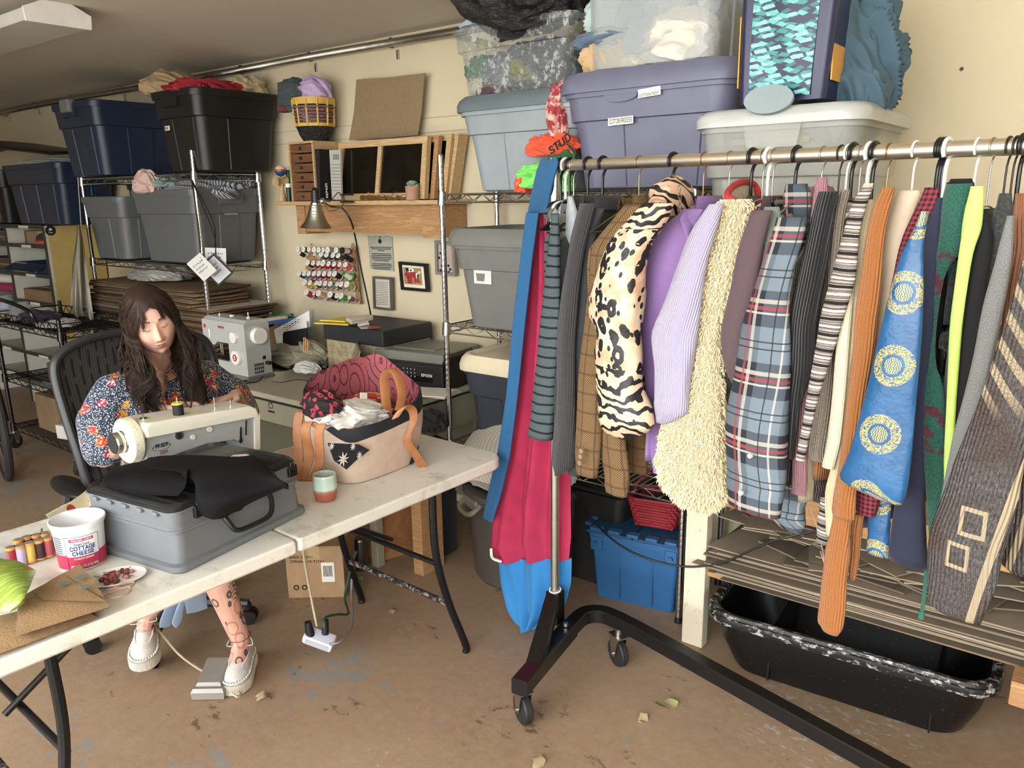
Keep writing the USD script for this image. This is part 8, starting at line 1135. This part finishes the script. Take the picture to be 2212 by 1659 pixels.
# ---------------------------------------------------------------- workbench, cardboard offcuts and trough at the lower right
CW = MAT('chipped_cream_paint', 'cfc4a6', .55, pat=lambda g: g.mix(g.step(g.noise(g.obj(), 42., 5, .75), .63, .67), 'cfc4a8', '8d8468'), bump=.1); PLY = MAT('bench_plywood', 'b0844c', .55, pat=woodgrain('b5884e', '9a6f3a', (4, 30, 30)), bump=.15)
wb = thing('workbench', 'workbench with a chipped cream leg and a plywood apron, behind the hanging clothes', 'table', (-.25, 2.78, 0))
part(wb, 'leg', B(.083, .05, .66, (-1.102, 2.535, 0), .004), CW, 'chipped cream painted leg', W=True); part(wb, 'leg', B(.083, .05, .66, (-1.102, 3.0, 0), .004), CW, W=True)
for y in (2.535, 3.0): part(wb, 'leg', B(.083, .05, .66, (.66, y, 0), .004), CW, W=True)
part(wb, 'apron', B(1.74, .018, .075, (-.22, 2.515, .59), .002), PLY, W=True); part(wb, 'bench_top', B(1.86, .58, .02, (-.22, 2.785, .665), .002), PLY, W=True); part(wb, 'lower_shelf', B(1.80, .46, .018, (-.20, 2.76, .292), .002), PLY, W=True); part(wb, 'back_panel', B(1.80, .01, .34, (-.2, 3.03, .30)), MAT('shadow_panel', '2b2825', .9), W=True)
solo('wood_block', B(.30, .09, .075, (.06, 2.42, .255), .003), PINE, 'short pine block resting at the right end of the black trough', 'block')
CS = [MAT('board_scrap_%d' % i, c, .85, var=.1) for i, c in enumerate(('8c7c66', '7b6c58', '9a8a73', '6d5f4c'))]; rng = random.Random(21); z = .3115; i = 0
while z < .555:
    th = rng.choice((.004, .0045, .006)); low = z < .43; hh = max(0., (z-.43)/.12)
    w = rng.uniform(1.45, 1.62) if low else rng.uniform(.22, .42); d = rng.uniform(.38, .44) if low else rng.uniform(.16, .30)
    cx = -.26+rng.uniform(-.03, .03) if low else rng.choice((-.90, -.82, -.70, -.55, -.36, -.12, .1))+rng.uniform(-.06, .06)*(1-hh)
    if not low and z > .50: cx = rng.uniform(-.88, -.62)
    cy = 2.515+d/2+(rng.uniform(-.045, .01) if low else rng.uniform(0, .07)); q = [(-w/2, -d/2), (w/2*rng.uniform(.85, 1), -d/2+rng.uniform(0, .02)), (w/2, d/2), (-w/2*rng.uniform(.8, 1), d/2)]
    for k in range(1 if low else 3):
        xx = cx if k == 0 else rng.uniform(-.85, .35); m = ext(q, th); solo('cardboard_offcut', tf(m, TR(xx, cy, z+.0005*k) @ RZ(rng.uniform(-1.2, 1.2) if low else rng.uniform(-28, 28)) @ RX(0 if low else rng.uniform(-1.5, 1.))), CS[rng.randrange(4)], f'long flat cardboard offcut, {ordinal(i)} from the bottom of the workbench shelf stack' if low else 'small cardboard offcut strewn on top of the stack under the workbench', 'cardboard', 'long cardboard offcuts on the workbench shelf' if low else 'small cardboard offcuts on the workbench shelf')
    z += th+(.0025 if low else .005); i += 1
cr = thing('corrugated_piece', 'bare corrugated cardboard piece with its flutes showing, leaning at the left of the offcuts', 'cardboard', (-.83, 2.60, .53)); part(cr, 'backing', B(.16, .15, .003), CB2); part(cr, 'flute', join([cyl((-.075+.0125*k, -.075, .005), (-.075+.0125*k, .075, .005), .0048, n=6) for k in range(13)]), CB2)
for (pts, lab) in (([(1605, 1110), (1660, 1100), (1790, 1140), (1690, 1160)], 'dark grey board offcut lying highest under the plaid shirt'), ([(1840, 1210), (1880, 1195), (1990, 1240), (1880, 1240)], 'dark brown board offcut in the middle of the pile behind the mustard belt')): solo('cardboard_offcut', plate(pts, .004, z=.535 if pts[0][0] < 1700 else .47), CS[3], lab, 'cardboard')
# black trough
tr = thing('trough', 'long black plastic mixing trough with a plaster splashed rim under the workbench', 'trough', (-.575, 2.64, 0), 3.5)
TRM = MAT('trough_black', '111112', .35, spec=.45, pat=lambda g: g.mix(g.step(g.noise(g.obj(), 90., 4, .75), .66, .70), '0f0f10', '8d8b86')); TRR = MAT('trough_rim_splashed', '222', .5, pat=lambda g: g.mix(g.step(g.noise(g.scale(g.obj(), (.5, 1, 1)), 55., 5, .75), .53, .62), '151515', 'a8a59d'))
rg = lambda w, d, z, r=.10: np.hstack([rrect(w, d, r, 8), np.full((36, 1), z)])
part(tr, 'basin', loft([rg(.70, .30, 0), rg(.74, .34, .012), rg(.82, .41, .12), rg(.855, .435, .225), rg(.845, .425, .225), rg(.81, .40, .12), rg(.73, .33, .02), rg(.6, .25, .018)]), TRM); part(tr, 'rim', loft([rg(.86, .44, .205), rg(.90, .475, .205), rg(.905, .48, .222), rg(.90, .475, .232), rg(.905, .48, .240), rg(.895, .47, .250), rg(.86, .435, .248), rg(.84, .42, .235)], cap=False, wrap=True), TRR, 'splashed rim')
for x in (-.22, .28): part(tr, 'divider_rib', B(.006, .39, .19, (x, 0, .02)), TRM)
# blue crate with a hinged lid and the red basket on it
BLT = MAT('crate_blue', '1f5c8e', .45, spec=.4, var=.06); cr = thing('lidded_crate', 'bright blue crate with a hinged interlocking lid on the floor behind the rack post', 'crate', (-1.455, 2.83, 0), 9)
part(cr, 'body', loft([np.hstack([rrect(w, d, .015), np.full((28, 1), z)]) for w, d, z in ((.33, .36, 0), (.335, .365, .01), (.375, .40, .27), (.395, .42, .275), (.395, .42, .30), (.38, .405, .30), (.36, .385, .27), (.32, .35, .012), (.1, .1, .01))]), BLT)
for s in (-1, 1): part(cr, 'lid_flap', B(.20, .44, .012, (s*.102, 0, .302), .002), MAT('crate_lid_blue', '1a4a70', .5, var=.1))
part(cr, 'lid_tooth', join([B(.05, .035, .014, (-.16+.08*k, -.205, .314), .003) for k in range(5)]+[B(.03, .035, .014, (-.21, -.16+.064*k, .312), .003) for k in range(6)]), BLT, kind='stuff')
for x in (-.16, .16): part(cr, 'corner_hinge', join(B(.05, .012, .06, (x, -.208, .225), .003), tf(cyl((0, 0, 0), (0, 0, .012), .01, n=10), TR(x, -.213, .255) @ RX(90))), BLT)
for x in (-.06, .08): part(cr, 'rib', B(.006, .006, .24, (x, -.196, .02), .002), BLT)
RED = MAT('red_wicker', '8f1620', .5, var=.15, bump=.2, bs=200.); q = np.array([-1.40, 2.79, .326]); rbk = thing('wicker_basket', 'small red wicker basket with a hooped handle on the blue crate', 'basket', q, 12)
wv = []
for k in range(9):
    w, d, z = .165+.006*k, .125+.005*k, .008+.013*k; r_ = rrect(w, d, .03, 5); L = len(r_); wv.append(tube([(x*(1+.025*(1 if (j+k) % 2 else -1)), y*(1+.03*(1 if (j+k) % 2 else -1)), z) for j, (x, y) in enumerate(r_)], .0062, 5, closed=True))
part(rbk, 'weave', join(wv), RED); part(rbk, 'base', B(.16, .12, .008), RED); r_ = rrect(.172, .13, .03, 3); part(rbk, 'stake', join([cyl((x*.96, y*.96, 0), (x*1.24, y*1.24, .118), .003, n=5) for x, y in r_]), RED, kind='stuff')
part(rbk, 'rim', tube([(x, y, .122+.002*(j % 2)) for j, (x, y) in enumerate(rrect(.218, .17, .04, 8))], .008, 6, closed=True), RED); part(rbk, 'handle', join(*[tube([(-.0+.098*math.cos(a), .006*math.cos(9*a+p_), .118+.105*math.sin(a)) for a in np.linspace(0, math.pi, 28)], .0055, 6) for p_ in (0, math.pi)]), RED)
bundle('cloth', 'black cloth inside the red wicker basket', 'cloth', q+[0, 0, .085], (.07, .055, .03), fab('black_cloth', ''), 131, .3, n=4)
# bins and blanket under the second shelving
bn = thing('waste_bin', 'round dark grey brown waste bin with moulded handles beside the folding table', 'bin', (-1.985, 2.63, 0)); BNM = MAT('bin_taupe', '46413a', .45, var=.05)
part(bn, 'body', lathe([(0, 0), (.21, 0), (.222, .02), (.245, .42), (.238, .42), (.215, .02), (0, .02)], 40), BNM); part(bn, 'rim', lathe([(.24, .39), (.262, .39), (.268, .41), (.262, .43), (.24, .43)], 40), BNM)
for a in (-112, 60): part(bn, 'handle', tf(join(cord([(.235, -.065, .40), (.285, -.055, .36), (.29, 0, .345), (.285, .055, .36), (.235, .065, .40)], .012, 8, 20), B(.03, .12, .05, (.255, 0, .36), .01)), RZ(a)), MAT('bin_handle', '6b6252', .5))
WQ = MAT('white_quilt', 'bdb7a8', .9, pat=lambda g: g.mix(g.gt(g.frac(g.mul(g.xyz(g.uv())[0], 42.)), .55), 'b8b2a2', 'cbc6b8'), bump=.3, bs=300.)
solo('quilt', pillow([[P(*p, y=y) for p in r] for r, y in (([(1020, 935), (1055, 915), (1090, 905), (1130, 915)], 2.60), ([(985, 985), (1030, 960), (1080, 945), (1130, 955)], 2.52), ([(970, 1020), (1030, 1000), (1080, 995), (1130, 1000)], 2.44), ([(985, 1030), (1030, 1040), (1080, 1062), (1120, 1060)], 2.42))], .03, 24, 14, .01, 3), WQ, 'white ribbed quilt heaped on the dark waste bin at the table end', 'quilt'); bundle('towel', 'folded grey white towel under the quilt on the waste bin', 'towel', (-2.03, 2.56, .455), (.18, .15, .04), fab('grey_towel', '9d9a92', 'aeaaa0', 'heather'), 133, .25)
db = thing('storage_bin', 'big near-black plastic bin on the floor between the waste bin and the blue crate', 'bin', (-1.70, 2.86, 0)); part(db, 'body', loft([np.hstack([rrect(w, d, .04), np.full((28, 1), z)]) for w, d, z in ((.30, .30, 0), (.31, .31, .01), (.36, .33, .42), (.345, .315, .42), (.29, .28, .02), (.1, .1, .015))]), MAT('bin_black', '202020', .5)); part(db, 'rim', loft([np.hstack([rrect(w, d, .045), np.full((28, 1), z)]) for w, d, z in ((.36, .33, .40), (.385, .355, .40), (.39, .36, .43), (.36, .33, .43))], cap=False, wrap=True), MAT('bin_black', '', .5)); part(db, 'lid', B(.38, .35, .02, (0, 0, .43), .008), MAT('bin_black', '', .5))
bundle('cloth', 'white cloth with a dark stripe poking out behind the rack post', 'cloth', P(1223, 1035, y=2.42), (.03, .05, .045), fab('white_cloth', ''), 135, .3, n=4)
solo('black_cable', cord([P(1236, 1050, y=2.58), P(1255, 1085, y=2.53), P(1300, 1145, y=2.48), P(1370, 1195, y=2.46), P(1470, 1223, y=2.46), P(1560, 1215, y=2.46), P(1640, 1180, y=2.46), P(1700, 1160, y=2.46), P(1790, 1142, y=2.50)], .0042, 6, 60), BLACKP, 'long black cable sagging from behind the rack across the cream workbench leg', 'cable')
solo('thread', join(cord([P(1752, 1040, y=2.0), P(1748, 1090, y=2.0), P(1760, 1125, y=2.0), P(1775, 1180, y=2.0), P(1780, 1215, y=2.0), P(1772, 1190, y=2.0)], .0011, 4, 30)), MAT('pink_thread', 'c79c94', .7), 'loose pink thread dangling below the pink ribbed sweater', 'thread')
